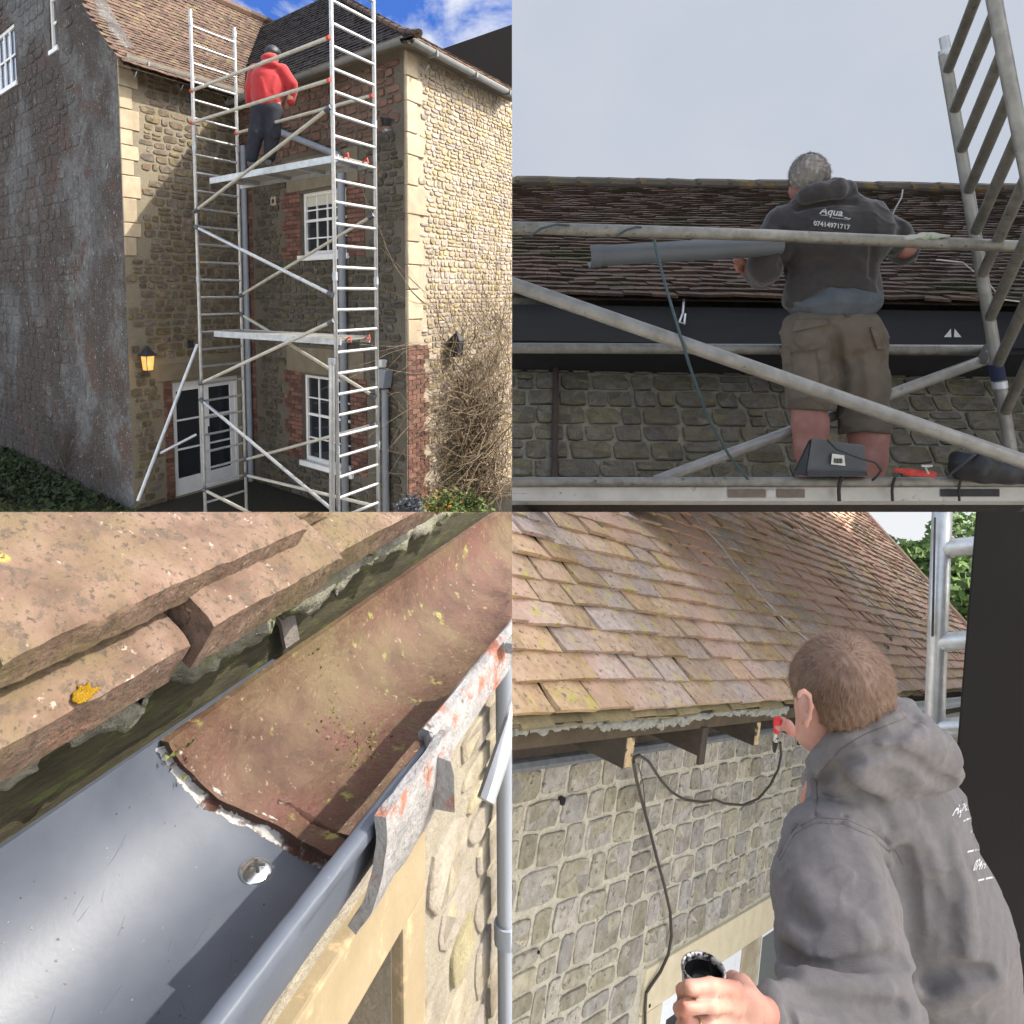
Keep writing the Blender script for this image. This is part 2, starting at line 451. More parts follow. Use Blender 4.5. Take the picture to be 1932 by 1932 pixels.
# ------------------------------------------------------------------ unseen additions: ground to bounce sun, block to keep the two cottages in shade
m_render = MAT('cream_render', [(.70, .68, .63), (.78, .76, .71)], 3, rand=0, bump=.2)
m_slate = MAT('grey_slate', [(.09, .09, .10), (.13, .13, .14)], 6, rand=0, bump=.3)
m_bounce = MAT('bounce_gravel', [(.46, .43, .37), (.56, .52, .45)], 30, rand=0, bump=.5)
o = mk('bounce_ground', [(-30, -30, -5.6), (30, -30, -5.6), (30, 11, -5.6), (-30, 11, -5.6)], [(0, 1, 2, 3)], m_bounce); CLIP[QUAD].remove(o); tag(o, kind='structure')  # out of view, added to throw sunlight back up at the walls
nh = thing('sun_blocker', (11, 6, -5.6), 'unseen cream block added to shade the right-hand views', 'house')
def blocker_part(pts, zt, name, mat, z0=-5.6):
    n = len(pts); vs = [(x, y, z0 if isinstance(z0, (int, float)) else z0[i]) for i, (x, y) in enumerate(pts)] + [(x, y, zt[i]) for i, (x, y) in enumerate(pts)]
    o = mk(name, vs, [tuple(range(n - 1, -1, -1)), tuple(range(n, 2 * n))] + [(k, (k + 1) % n, n + (k + 1) % n, n + k) for k in range(n)], mat, nh); CLIP[QUAD].remove(o); return o
fp_ = [(5.2, .88), (10.6, 8.8), (15, 8.8), (15, .88)]; zt_ = [5.2, 11.0, 11.0, 5.2]
blocker_part(fp_, zt_, 'wall', m_render); blocker_part([(5.1, .84), (10.65, 8.9), (15.1, 8.9), (15.1, .84)], [z + .12 for z in zt_], 'roof', m_slate, [z + .003 for z in zt_])
blocker_part([(10.66, 8.92), (13.0, 12.6), (15, 12.6), (15, 8.92)], [3.2] * 4, 'blocker_wing', m_render)
# ================================================================== stone house with tower scaffold (upper left)
QUAD = 'TL'
rnd = random.Random(11)
HZ = 1110
UP = Vector((0, -.0864, 1)).normalized()
XD = ray(3350, HZ).normalized(); YD = ray(-1150, HZ).normalized()
N2 = XD.cross(UP).normalized(); N1 = UP.cross(YD).normalized()
B1 = Frame(P(1533, HZ, 11), YD, UP, N1); B2 = Frame(B1.o, XD, UP, N2)
sIC = B1.hit(918, HZ)[0]; IC = B1(sIC, 0)
W2 = Frame(IC, -XD, UP, N2); sWC = W2.hit(475, HZ)[0]; WC = W2(sWC, 0)
W1 = Frame(WC, YD, UP, N1)
GRD = -3.6
GK = .76
m_mortar = MAT('shaded_lime_mortar', [(.105, .09, .066), (.165, .142, .106)], 30, bump=.5, rand=.05, bdist=.02)  # mortar and rubble darkened, the wall's shade put into their colour
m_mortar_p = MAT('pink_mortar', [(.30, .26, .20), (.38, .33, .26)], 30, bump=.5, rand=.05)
m_rubble = MAT('shaded_rubble_stone', [(.048, .040, .030), (.092, .076, .056), (.145, .122, .09)], 14, rand=.35, huer=.02, bump=.6, bscale=60, bdist=.02)
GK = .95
m_rubble_sun = MAT('sunlit_rubble', [(.20, .158, .11), (.29, .232, .165), (.36, .295, .215)], 12, rand=.28, huer=.02, bump=.6, bscale=60, bdist=.02, spots=[((.36, .19, .09), 5, .66, .06)])  # lit copies of rubble and mortar, sunlight put into their colour
m_mortar_sun = MAT('sunlit_mortar', [(.29, .24, .17), (.38, .315, .23)], 30, bump=.5, rand=.05, bdist=.02)
GK = .76
m_pinkst = MAT('pink_stone', [(.13, .075, .055), (.20, .112, .082)], 14, rand=.3, bump=.5, bscale=60)
GK = 1.05
m_gable = MAT('lichened_render', [(.07, .066, .062), (.115, .11, .104), (.155, .15, .142)], 9, detail=9, rand=.22, bump=1.0, bscale=45, bdist=.05,
              broad=[((.058, .042, .032), .42, .47, .06), ((.088, .052, .037), 1.3, .59, .05)], spots=[((.27, .26, .235), 10, .645, .025), ((.21, .20, .175), 30, .61, .03), ((.03, .025, .022), 24, .62, .04)])
GK = 1.0
m_quoin = MAT('dressed_stone', [(.27, .215, .145), (.37, .305, .21)], 6, rand=.15, bump=.3, bscale=60, spots=[((.42, .22, .15), 4, .66, .08)])
GK = .8
m_lintel = MAT('stone_lintel', [(.15, .123, .085), (.21, .175, .122)], 5, rand=.1, bump=.25, bscale=60)
m_brick = MAT('red_brick', [(.10, .047, .034), (.145, .068, .048), (.185, .10, .074)], 10, rand=.4, bump=.4, bscale=80)
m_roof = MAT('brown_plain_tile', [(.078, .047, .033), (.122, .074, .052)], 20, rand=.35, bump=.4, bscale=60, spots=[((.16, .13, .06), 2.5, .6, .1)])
m_roof_shade = MAT('shaded_tile', [(.014, .010, .0085), (.025, .0175, .0145)], 20, rand=.3, bump=.3, bscale=60)  # tile colour darkened to paint in the shade of unlit slopes
GK = .9
m_alu = MAT('scaffold_aluminium', [(.36, .36, .36), (.52, .52, .51)], 12, rand=.08, metal=.55, rough=.42, bump=.1, bscale=90)
m_galv = MAT('galvanised_steel', [(.30, .31, .32), (.42, .43, .44)], 15, rand=.1, metal=.6, rough=.5, bump=.1)
m_dullalu = MAT('weathered_tube', [(.34, .31, .25), (.48, .45, .37)], 14, rand=.12, metal=.35, rough=.55, bump=.15, bscale=90)
m_coupler = MAT('dark_coupler', [(.05, .05, .06), (.12, .12, .13)], 30, rand=.1, metal=.4, rough=.5)
m_redclip = MAT('red_clip', [(.4, .05, .03), (.5, .08, .05)], 30, rand=.1)
m_pvc = MAT('grey_pvc', [(.20, .22, .25), (.25, .27, .30)], 5, rand=.05, rough=.45, bump=.03)
m_gutter = MAT('grey_gutter', [(.13, .135, .13), (.19, .195, .19)], 6, rand=.08, rough=.5, bump=.1)
m_whitep = MAT('white_paint', [(.68, .67, .64), (.78, .77, .75)], 8, rand=.04, rough=.45, bump=.08)
m_glassd = GLASS('dark_glass', (.02, .022, .026)); m_glassb = GLASS('sky_glass', (.03, .05, .09), .03, 1.0)
m_blind = MAT('blind', [(.45, .42, .34), (.52, .5, .42)], 20, rand=0)
m_deck = MAT('deck_board', [(.16, .15, .13), (.26, .24, .2)], 20, rand=.1)
m_black = MAT('black_metal', [(.015, .015, .017), (.03, .03, .032)], 30, rand=.1, rough=.5)
GK = .7
m_soil = MAT('soil', [(.02, .018, .012), (.045, .04, .026)], 12, rand=0, bump=.8, bdist=.05)
# blue sky with clouds beyond the house
sm, sN, sL, sB = new_mat('blue_sky'); sB.inputs['Base Color'].default_value = (0, 0, 0, 1); sB.inputs['Roughness'].default_value = 1; sB.inputs['Specular IOR Level'].default_value = 0
sg = sN.new('ShaderNodeNewGeometry'); sn = sN.new('ShaderNodeTexNoise'); sn.inputs['Scale'].default_value = .16; sn.inputs['Detail'].default_value = 9; sn.inputs['Roughness'].default_value = .6; sn.inputs['Distortion'].default_value = .4
scr = sN.new('ShaderNodeValToRGB'); scr.color_ramp.elements[0].color = (.018, .049, .165, 1); scr.color_ramp.elements[1].color = (.19, .20, .228, 1); scr.color_ramp.elements[0].position = .47; scr.color_ramp.elements[1].position = .66
smap = sN.new('ShaderNodeMapping'); smap.inputs['Location'].default_value = (3.0, 0, 9.0); smap.inputs['Scale'].default_value = (1, 1, 1.6)
sL.new(sg.outputs['Position'], smap.inputs['Vector']); sL.new(smap.outputs[0], sn.inputs['Vector']); sL.new(sn.outputs['Fac'], scr.inputs['Fac']); sL.new(scr.outputs['Color'], sB.inputs['Emission Color']); sB.inputs['Emission Strength'].default_value = 1.0
vs = []; fs = []
for i in range(13):
    a = -.75 + i * (.9 / 12)
    for z in (-2, 24): vs.append((42 * math.sin(a), 42 * math.cos(a), z))
for i in range(12): fs.append((2 * i, 2 * i + 2, 2 * i + 3, 2 * i + 1))
tag(mk('sky', vs, fs, sm, None, True), kind='structure')
# ground
mk('ground', [P(-400, 1110, 30) * 0 + W1(20, GRD, 12), W1(-14, GRD, 12), W1(-14, GRD, -14), W1(20, GRD, -14)], [(0, 1, 2, 3)], m_soil)
tag(bpy.data.objects['ground'], kind='structure')
house = thing('stone_house', B1(0, GRD), 'L-shaped old stone house with brown tiled roofs and white sash windows', 'house')
EAVE = 3.62
def wall(name, fr, a0, a1, h0, h1, holes, mortar, th=.35, label=None, cuts=()):
    o = slab(fr, a0, a1, h0, h1, th, holes).build(name, mortar, house); weld(o)
    for p, n in cuts: bound(o, [(p, n)])
    if label: o['label'] = label
    return o
def rect(fr, x0, y0, x1, y1, c=0):
    a = fr.hit(x0, y0, c); b = fr.hit(x1, y1, c)
    return (min(a[0], b[0]), max(a[0], b[0]), min(a[1], b[1]), max(a[1], b[1]))
# ---- windows: openings as (a0, a1, h0, h1)
win_u = (1.42, 2.72, .66, 1.72); win_l = (1.38, 2.77, -2.93, -1.40); door = (.13, 1.70, GRD, -1.55)
gw1 = (5.15, 6.9, 4.36, 5.55); gw2 = (2.66, 3.04, 4.50, 5.45)
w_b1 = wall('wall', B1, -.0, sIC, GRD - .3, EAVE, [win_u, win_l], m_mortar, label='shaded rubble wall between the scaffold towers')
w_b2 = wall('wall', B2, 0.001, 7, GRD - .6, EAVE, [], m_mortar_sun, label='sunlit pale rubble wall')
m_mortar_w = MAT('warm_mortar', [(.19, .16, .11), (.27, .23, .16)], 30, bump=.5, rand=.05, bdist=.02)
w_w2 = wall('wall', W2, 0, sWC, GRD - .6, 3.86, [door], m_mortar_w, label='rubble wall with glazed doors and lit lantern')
gab = [(-.15, 3.78), (.09, 3.98), (.49, 4.31), (.81, 4.57), (1.12, 4.91), (1.7, 5.6), (3.2, 7.5), (3.6, 8)]
w_w1 = wall('wall', W1, 0, 11, GRD - .6, 8, [gw1, gw2], m_gable, label='tall gable wall blotched with dark lichen')
for (a, b), (c, d) in zip(gab[:-1], gab[1:]):      # gable follows the bell-cast roof edge (concave): cut piece by piece
    pass
def gab_h(s_):
    for (a, b), (c, d) in zip(gab[:-1], gab[1:]):
        if a <= s_ <= c: return b + (d - b) * (s_ - a) / (c - a)
    return 8
bm = bmesh.new(); bm.from_mesh(w_w1.data)
# rebuild the gable above the eave as vertical strips under the roof line
bm.free()
def gable():
    mb = MB(); A = [0] + [g[0] for g in gab[1:]] + [gw2[0], gw2[1], gw1[0], gw1[1], 11, 1.4, 2.2]; A = sorted({x for x in A if x >= 0})
    Hs = [GRD - .6, gw1[2], gw2[2], gw2[3], gw1[3]]
    for a0, a1 in zip(A[:-1], A[1:]):
        hb = [GRD - .6, 4.36, 4.5, 5.45, 5.55]
        t0, t1 = gab_h(a0), gab_h(a1)
        for i, h0 in enumerate(hb):
            h1 = hb[i + 1] if i + 1 < len(hb) else 99
            ca, cb = (a0 + a1) / 2, (h0 + min(h1, 6)) / 2
            if any(g[0] - 1e-6 <= ca <= g[1] + 1e-6 and g[2] < cb < g[3] for g in (gw1, gw2)): continue
            y00, y01 = min(h0, t0), min(h0, t1); y10, y11 = min(h1, t0), min(h1, t1)
            if y10 - y00 < 1e-4 and y11 - y01 < 1e-4: continue
            mb.box8([W1(a0, y00, -.35), W1(a1, y01, -.35), W1(a1, y11, -.35), W1(a0, y10, -.35), W1(a0, y00), W1(a1, y01), W1(a1, y11), W1(a0, y10)])
    return mb
CLIP['TL'].remove(w_w1); bpy.data.objects.remove(w_w1)
w_w1 = gable().build('wall', m_gable, house, label='tall gable wall blotched with dark lichen')
for o_, p_, n_ in ((w_b1, B1.o, N2), (w_b2, B1.o, N1), (w_w1, WC, N2), (w_w2, WC, N1)): bound(o_, [(p_ - n_ * .002, n_)])
# ---- stones
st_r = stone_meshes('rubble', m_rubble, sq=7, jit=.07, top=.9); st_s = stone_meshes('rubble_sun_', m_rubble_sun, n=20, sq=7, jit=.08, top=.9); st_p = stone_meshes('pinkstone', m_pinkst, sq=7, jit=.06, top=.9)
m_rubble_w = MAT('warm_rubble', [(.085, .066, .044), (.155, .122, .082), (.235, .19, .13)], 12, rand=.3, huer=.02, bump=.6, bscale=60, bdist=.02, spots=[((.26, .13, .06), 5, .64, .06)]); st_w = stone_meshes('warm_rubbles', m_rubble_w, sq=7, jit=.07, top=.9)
st_g = stone_meshes('gablest', m_gable, sq=6, jit=.05)
def outside(holes, pad=.03): return lambda a, b, w, h: not any(x0 - pad - w / 2 < a < x1 + pad + w / 2 and y0 - pad - h / 2 < b < y1 + pad + h / 2 for x0, x1, y0, y1 in holes)
lint_u = (1.1, 3.1, 1.76, 2.30); lint_l = (1.0, 3.2, -1.36, -.92); jam_u = (2.72, 3.32, .60, 1.76); jam_l = (2.77, 3.32, -2.93, -1.36)
jam_u2 = (.85, 1.42, .60, 1.76); jam_l2 = (.85, 1.38, -2.93, -1.36); bqu = (4.25, 4.72, GRD, 2.6); quB1 = (-.1, .38, GRD, EAVE)
ok1 = outside([win_u, win_l, lint_u, lint_l, jam_u, jam_l, jam_u2, jam_l2, bqu], .0)
lay = [s for s in courses(.0, 4.7, GRD, EAVE - .25, (.10, .16), (.12, .36), .026, rnd, .010) if s[0] - s[2] / 2 > .005]
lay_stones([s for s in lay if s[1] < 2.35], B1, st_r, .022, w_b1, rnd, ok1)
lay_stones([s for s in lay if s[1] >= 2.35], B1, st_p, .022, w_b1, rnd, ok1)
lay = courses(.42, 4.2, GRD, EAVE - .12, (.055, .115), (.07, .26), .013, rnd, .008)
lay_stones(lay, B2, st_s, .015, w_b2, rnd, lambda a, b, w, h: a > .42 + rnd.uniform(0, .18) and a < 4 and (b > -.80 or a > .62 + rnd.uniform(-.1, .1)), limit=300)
lay = courses(0, sWC, GRD, 3.7, (.10, .16), (.12, .36), .026, rnd, .010)
lint_d = (0, 2.0, -1.5, -1.22)
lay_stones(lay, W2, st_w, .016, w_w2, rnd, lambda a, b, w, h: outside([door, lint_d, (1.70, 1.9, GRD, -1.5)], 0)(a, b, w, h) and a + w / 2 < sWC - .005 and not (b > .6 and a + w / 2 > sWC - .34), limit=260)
lay = courses(.15, 8.0, GRD, 6.0, (.18, .30), (.28, .62), .016, rnd, .01)
lay_stones(lay, W1, st_g, .012, w_w1, rnd, lambda a, b, w, h: outside([gw1, gw2], .02)(a, b, w, h) and b + h / 2 < gab_h(max(a - w / 2, 0)) - .12 and a > 2.4 + rnd.uniform(-.8, .8), limit=220)
# quoins, lintels, bricks
bl = [block_mesh('quoin', m_quoin, .03, .01, rnd) for _ in range(4)]
h = -.78; k = 0
while h < EAVE - .3:
    hh = rnd.uniform(.26, .46); w = (.30, .44)[k % 2] * rnd.uniform(.9, 1.15)
    link('quoin', bl[k % 4], B2.mat() @ Matrix.Translation((w / 2 + .002, h + hh / 2, 0)) @ Matrix.Diagonal((w, hh - .012, .035, 1)), w_b2)
    h += hh; k += 1
m_quoin_d = MAT('shaded_quoin', [(.15, .125, .09), (.23, .195, .14)], 8, rand=.2, bump=.5, bscale=50, spots=[((.30, .29, .26), 18, .66, .03)])
bq = [block_mesh('quoin', m_quoin_d, .03, .01, rnd) for _ in range(4)]
h = .62; k = 0
while h < 3.6:
    hh = rnd.uniform(.22, .4); w = (.24, .33)[k % 2] * rnd.uniform(.9, 1.1)
    link('quoin', bl[k % 4], W2.mat() @ Matrix.Translation((sWC - w / 2 - .003, h + hh / 2, 0)) @ Matrix.Diagonal((w, hh - .012, .022, 1)), w_w2)
    h += hh; k += 1
h = GRD; k = 0
while h < EAVE - .2 and False:
    hh = rnd.uniform(.26, .46); w = (.32, .46)[k % 2] * rnd.uniform(.9, 1.1)
    link('quoin', bq[k % 4], B1.mat() @ Matrix.Translation((w / 2 + .002, h + hh / 2, 0)) @ Matrix.Diagonal((w, hh - .012, .030, 1)), w_b1)
    h += hh; k += 1
bk = [block_mesh('brick', m_brick, .04, .012, rnd) for _ in range(4)]
def bricks(fr, a0, a1, h0, h1, parent, tooth=0.0, bw=.225, bh=.075, right=False):
    h = h0; r = 0
    while h < h1 - .02:
        e0, e1 = a0, a1
        if tooth and (r // 3) % 2: e1 = a1 - tooth
        a = e0 - (bw / 2 if r % 2 else 0)
        while a < e1 - .01:
            x0, x1 = max(a, e0), min(a + bw, e1)
            if x1 - x0 > .04: link('brick', rnd.choice(bk), fr.mat() @ Matrix.Translation(((x0 + x1) / 2, h + bh / 2, 0)) @ Matrix.Diagonal((x1 - x0 - .012, bh - .012, .018, 1)), parent)
            a += bw
        h += bh; r += 1
bricks(B1, *jam_u, w_b1, .12); bricks(B1, *jam_l, w_b1, .12); bricks(B1, .95, 1.42, .6, 1.76, w_b1); bricks(B1, .95, 1.38, -2.93, -1.36, w_b1)
bricks(B1, 4.3, 4.69, -2.8, 2.5, w_b1); bricks(B2, .01, .62, -3.25, -.80, w_b2, .12); bricks(W2, 1.72, 1.90, GRD, -1.5, w_w2)
for fr, r_, par in ((B1, lint_u, w_b1), (B1, lint_l, w_b1), (W2, lint_d, w_w2)):
    MB().box(fr, *r_, 0, .028).build('lintel', m_lintel, par, bevel=.006)
MB().box(B1, 3.45, 3.62, 1.58, 1.74, 0, .03).build('vent_plate', m_quoin, w_b1, bevel=.004)
MB().tube([B1(3.535, 1.66, .02), B1(3.535, 1.66, .036)], .04, 14).build('vent_hole', m_black, w_b1)
MB().box(W2, 1.24, 1.36, -.95, -.82, 0, .03).build('air_grille', m_black, w_w2, bevel=.004)
def sash(fr, o, cols_, rows_, parent, blind=0.0, rec=-.07):
    a0, a1, h0, h1 = o; fw = .055
    w = MB()
    w.box(fr, a0, a0 + fw, h0, h1, rec - .08, rec); w.box(fr, a1 - fw, a1, h0, h1, rec - .08, rec)
    w.box(fr, a0 + fw, a1 - fw, h1 - fw, h1, rec - .08, rec); w.box(fr, a0 + fw, a1 - fw, h0, h0 + fw * 1.3, rec - .08, rec)
    win = w.build('window', m_whitep, parent, bevel=.004)
    hm = (h0 + h1) / 2 + .06
    g = MB(); g.box(fr, a0 + fw, a1 - fw, hm - .022, hm + .022, rec - .06, rec - .012)
    g.build('meeting_rail', m_whitep, win)
    for i in range(1, cols_):
        a = a0 + fw + (a1 - a0 - 2 * fw) * i / cols_; MB().box(fr, a - .011, a + .011, h0 + fw, h1 - fw, rec - .055, rec - .018).build('glazing_bar', m_whitep, win)
    for j in range(1, rows_):
        if j * 2 == rows_: continue
        hh = h0 + fw + (h1 - h0 - 2 * fw) * j / rows_; MB().box(fr, a0 + fw, a1 - fw, hh - .011, hh + .011, rec - .052, rec - .020).build('glazing_bar', m_whitep, win)
    for i in range(cols_):
        for j in range(rows_):
            x0 = a0 + fw + (a1 - a0 - 2 * fw) * i / cols_; x1 = a0 + fw + (a1 - a0 - 2 * fw) * (i + 1) / cols_
            y0 = h0 + fw + (h1 - h0 - 2 * fw) * j / rows_; y1 = h0 + fw + (h1 - h0 - 2 * fw) * (j + 1) / rows_
            MB().box(fr, x0 + .002, x1 - .002, y0 + .002, y1 - .002, rec - .045, rec - .040).build('pane', m_glassd, win)
    if blind: MB().box(fr, a0 + fw, a1 - fw, h1 - fw - blind, h1 - fw, rec - .039, rec - .034).build('blind', m_blind, win)
    MB().box(fr, a0 - .06, a1 + .06, h0 - .09, h0, -.2, .05).build('sill', m_whitep, win, bevel=.006)
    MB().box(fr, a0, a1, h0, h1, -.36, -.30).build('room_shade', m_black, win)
sash(B1, win_u, 4, 4, w_b1, .17); sash(B1, win_l, 4, 4, w_b1)
def case(fr, o, parent, cols_, rows_, glass):
    a0, a1, h0, h1 = o; fw = .07; rec = -.03
    w = MB(); w.box(fr, a0, a0 + fw, h0, h1, rec - .06, rec); w.box(fr, a1 - fw, a1, h0, h1, rec - .06, rec); w.box(fr, a0 + fw, a1 - fw, h1 - fw, h1, rec - .06, rec); w.box(fr, a0 + fw, a1 - fw, h0, h0 + fw, rec - .06, rec)
    win = w.build('window', m_whitep, parent)
    for i in range(cols_):
        for j in range(rows_):
            x0 = a0 + fw + (a1 - a0 - 2 * fw) * i / cols_; x1 = a0 + fw + (a1 - a0 - 2 * fw) * (i + 1) / cols_; y0 = h0 + fw + (h1 - h0 - 2 * fw) * j / rows_; y1 = h0 + fw + (h1 - h0 - 2 * fw) * (j + 1) / rows_
            MB().box(fr, x0 + .001, x1 - .001, y0 + .001, y1 - .001, rec - .045, rec - .04).build('pane', glass, win)
            if i: MB().box(fr, x0 - .03, x0 + .03, y0, y1, rec - .03, rec - .004).build('glazing_bar', m_whitep, win)
            if j: MB().box(fr, x0 + .03, x1 - .03, y0 - .02, y0 + .02, rec - .03, rec - .006).build('glazing_bar', m_whitep, win)
    MB().box(fr, a0 - .05, a1 + .05, h0 - .07, h0, -.2, .03).build('sill', m_whitep, win)
case(W1, gw1, w_w1, 4, 2, m_glassb); case(W1, gw2, w_w1, 1, 2, m_glassd)
# glazed double doors
dr = MB(); a0, a1, h0, h1 = door; rec = -.10
dr.box(W2, a0, a0 + .06, h0, h1, rec - .08, rec); dr.box(W2, a1 - .06, a1, h0, h1, rec - .08, rec); dr.box(W2, a0 + .06, a1 - .06, h1 - .07, h1, rec - .08, rec)
dfr = dr.build('door_frame', m_whitep, w_w2, bevel=.004)
mid = (a0 + a1) / 2
for x0, x1 in ((a0 + .06, mid - .003), (mid + .003, a1 - .06)):
    d = MB(); d.box(W2, x0, x0 + .10, h0, h1 - .07, rec - .07, rec - .015); d.box(W2, x1 - .10, x1, h0, h1 - .07, rec - .07, rec - .015)
    d.box(W2, x0 + .10, x1 - .10, h1 - .17, h1 - .07, rec - .07, rec - .015); d.box(W2, x0 + .10, x1 - .10, h0, h0 + .3, rec - .07, rec - .015)
    for j in (1, 2): 
        hh = h0 + .3 + (h1 - .17 - h0 - .3) * j / 3; d.box(W2, x0 + .10, x1 - .10, hh - .015, hh + .015, rec - .06, rec - .02)
    d.build('door', m_whitep, dfr)
    for j in range(3):
        y0 = h0 + .3 + (h1 - .17 - h0 - .3) * j / 3; y1 = h0 + .3 + (h1 - .17 - h0 - .3) * (j + 1) / 3
        MB().box(W2, x0 + .1, x1 - .1, y0 + .001, y1 - .001, rec - .05, rec - .045).build('pane', m_glassd, dfr)
MB().box(W2, mid - .10, mid - .06, -2.62, -2.45, rec - .015, rec + .03).build('door_handle', m_black, dfr, bevel=.004)
# ---- roofs
def prof_surf(o, along, prof):
    """prof: list of (point offset vector) up the slope"""
    pts = [Vector(p) for p in prof]; L_ = [0]
    for a, b in zip(pts[:-1], pts[1:]): L_.append(L_[-1] + (b - a).length)
    def f(a, t, lift=0):
        t2 = min(max(t, 0), L_[-1] - 1e-6)
        for i in range(len(pts) - 1):
            if t2 <= L_[i + 1]: break
        d = (pts[i + 1] - pts[i]).normalized(); p = pts[i] + d * (t - L_[i])
        n = d.cross(along).normalized(); n = n if n.dot(UP) > 0 else -n
        return o + along * a + p + n * lift
    return f, L_[-1]
# wing roof: profile in the gable plane, running along XD from the gable
gp = [(-.42, 3.55)] + gab[:6]
slope = (7.5 - 5.6) / (3.2 - 1.7)
best = None
for i in range(200):      # ridge where the photo's ridge line meets the profile
    s_ = 1.7 + i * .03; fr = Frame(W1(s_, 0), XD, UP, N2); hh = fr.hit(910, 44)[1]; pr = 5.6 + (s_ - 1.7) * slope
    if best is None or abs(hh - pr) < best[0]: best = (abs(hh - pr), s_, pr)
gp.append((best[1], best[2]))
wsurf, wl_ = prof_surf(WC, XD, [YD * a + UP * b for a, b in gp])
tile_rows('roof_tiles', wsurf, -.06, 9, wl_, .115, .17, .016, m_roof, house, rnd)
mk('roof', [wsurf(a, t, -.05) for a in (-.04, 9) for t in np.linspace(0, wl_, 60)], [(i, i + 1, i + 61, i + 60) for i in range(59)], m_roof, house)
rp = [wsurf(a, wl_, .02) for a in np.arange(-.06, 9, .35)]
for a, b in zip(rp[:-1], rp[1:]): MB().tube([a, a.lerp(b, .97)], [.10, .115], 8).build('ridge_tile', m_roof, house)
# main block roofs: two slopes meeting at a hip
T1, T2 = 1.15, .62
def slope_roof(fr, h_e, px_, py_, tn):
    b = None
    for i in range(400):
        k = i * .03; hh = fr.hit(px_, py_, -k)[1]; pr = h_e + .16 + (k - .05) * tn
        if b is None or abs(hh - pr) < b[0]: b = (abs(hh - pr), k, pr)
    return b[1], b[2]
m_roof_b = m_roof_shade
k1, r1 = slope_roof(B1, EAVE - .05, 1120, 44, T1); k2, r2 = slope_roof(B2, EAVE - .05, 1670, 185, T2)
def prof(fr, k, r): return [fr.ez * .28 + UP * (EAVE - .10), fr.ez * .10 + UP * (EAVE + .03), fr.ez * -.12 + UP * (EAVE + .24), fr.ez * -.5 + UP * (EAVE + .24 + .38 * (r - EAVE - .24) / max(k - .12, .1)), fr.ez * -k + UP * r]
s1, l1 = prof_surf(B1.o, YD, prof(B1, k1, r1)); s2, l2 = prof_surf(B1.o, XD, prof(B2, k2, r2))
na = N1 * T1 + UP; nb = N2 * T2 + UP; hip = na.cross(nb).normalized()
if hip.dot(UP) < 0: hip = -hip
cn = hip.cross(UP).normalized()
hp = B1.o + N1 * .28 / 1 + N2 * .28 + UP * EAVE
hp = B1.o + UP * EAVE
if cn.dot(YD) > 0: cn = -cn         # outward for the B1 slope: away from YD
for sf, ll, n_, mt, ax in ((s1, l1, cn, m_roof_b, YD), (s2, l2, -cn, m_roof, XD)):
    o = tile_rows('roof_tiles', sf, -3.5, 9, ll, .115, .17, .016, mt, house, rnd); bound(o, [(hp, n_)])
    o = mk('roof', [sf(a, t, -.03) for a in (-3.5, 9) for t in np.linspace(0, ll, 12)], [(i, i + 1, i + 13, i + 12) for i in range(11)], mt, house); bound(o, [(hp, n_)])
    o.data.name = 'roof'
# hip tiles
hpts = []
for t in np.linspace(.05, min(l1, l2) * .98, 14):
    lo, hi = -4.0, 4.0
    p = None
    for a in np.linspace(-4, 6, 800):
        q_ = s1(a, t, .02)
        if abs((q_ - hp).dot(cn)) < .012: p = q_; break
    if p is not None: hpts.append(p)
for a, b in zip(hpts[:-1], hpts[1:]): MB().tube([a - UP * .02, b - UP * .02], [.062, .05], 8).build('hip_tile', m_roof, house)
rp = [s2(a, l2, .02) for a in np.arange(-2, 9, .4)]
MB().tube([s2(-1.5, l2, .02), s2(9, l2, .02)], .09, 8).build('ridge', m_roof, house)
# far roof behind
far = thing('neighbouring_roof', P(1900, 300, 22), 'plain dark roof slope rising behind the sunlit wall', 'roof')
fp = [P(1600, 208, 22), P(1990, 72, 22), P(1990, 600, 22), P(1600, 600, 22)]
mk('roof_slope', fp + [p * 1.03 for p in fp], [(0, 1, 2, 3), (7, 6, 5, 4), (0, 4, 5, 1), (1, 5, 6, 2), (2, 6, 7, 3), (3, 7, 4, 0)], m_roof_shade, far)
# soffits and gutters
def gutter(fr, a0, a1, h_, c_, parent, r=.065, name='gutter', mat=None):
    mb = MB(); n = 10
    for s_, e in ((a0, a1),):
        vs = []
        for a in (s_, e):
            for k in range(n + 1):
                t = math.pi * k / n; vs.append(fr(a, h_ - r * math.sin(t), c_ + r * math.cos(t)))
            for k in range(n + 1):
                t = math.pi * (n - k) / n; vs.append(fr(a, h_ - (r - .006) * math.sin(t), c_ + (r - .006) * math.cos(t)))
        m = 2 * n + 2
        mb.add(vs, [(k, (k + 1) % m, m + (k + 1) % m, m + k) for k in range(m)])
    g = mb.build(name, mat or m_gutter, parent, smooth='auto')
    return g
g1 = gutter(B1, -.3, sIC - .02, EAVE - .10, .30, house); g2 = gutter(B2, -.3, 7, EAVE - .10, .30, house); g3 = gutter(W2, .02, sWC + .05, 3.70, .25, house)
for fr, g, hh, cc, rng in ((B2, g2, EAVE - .1, .30, (.3, 1.5, 2.7, 3.4)), (W2, g3, 3.7, .25, (.3, 1.3, 2.2))):
    for a in rng:
        MB().box(fr, a - .02, a + .02, hh - .085, hh + .01, cc - .08, cc + .08).build('union_clip', m_gutter, g, bevel=.01)
        MB().tube([fr(a + .1, hh - .12, .02), fr(a + .1, hh - .22, .1), fr(a + .1, hh - .14, .16)], .012, 6).build('hook', m_galv, g)
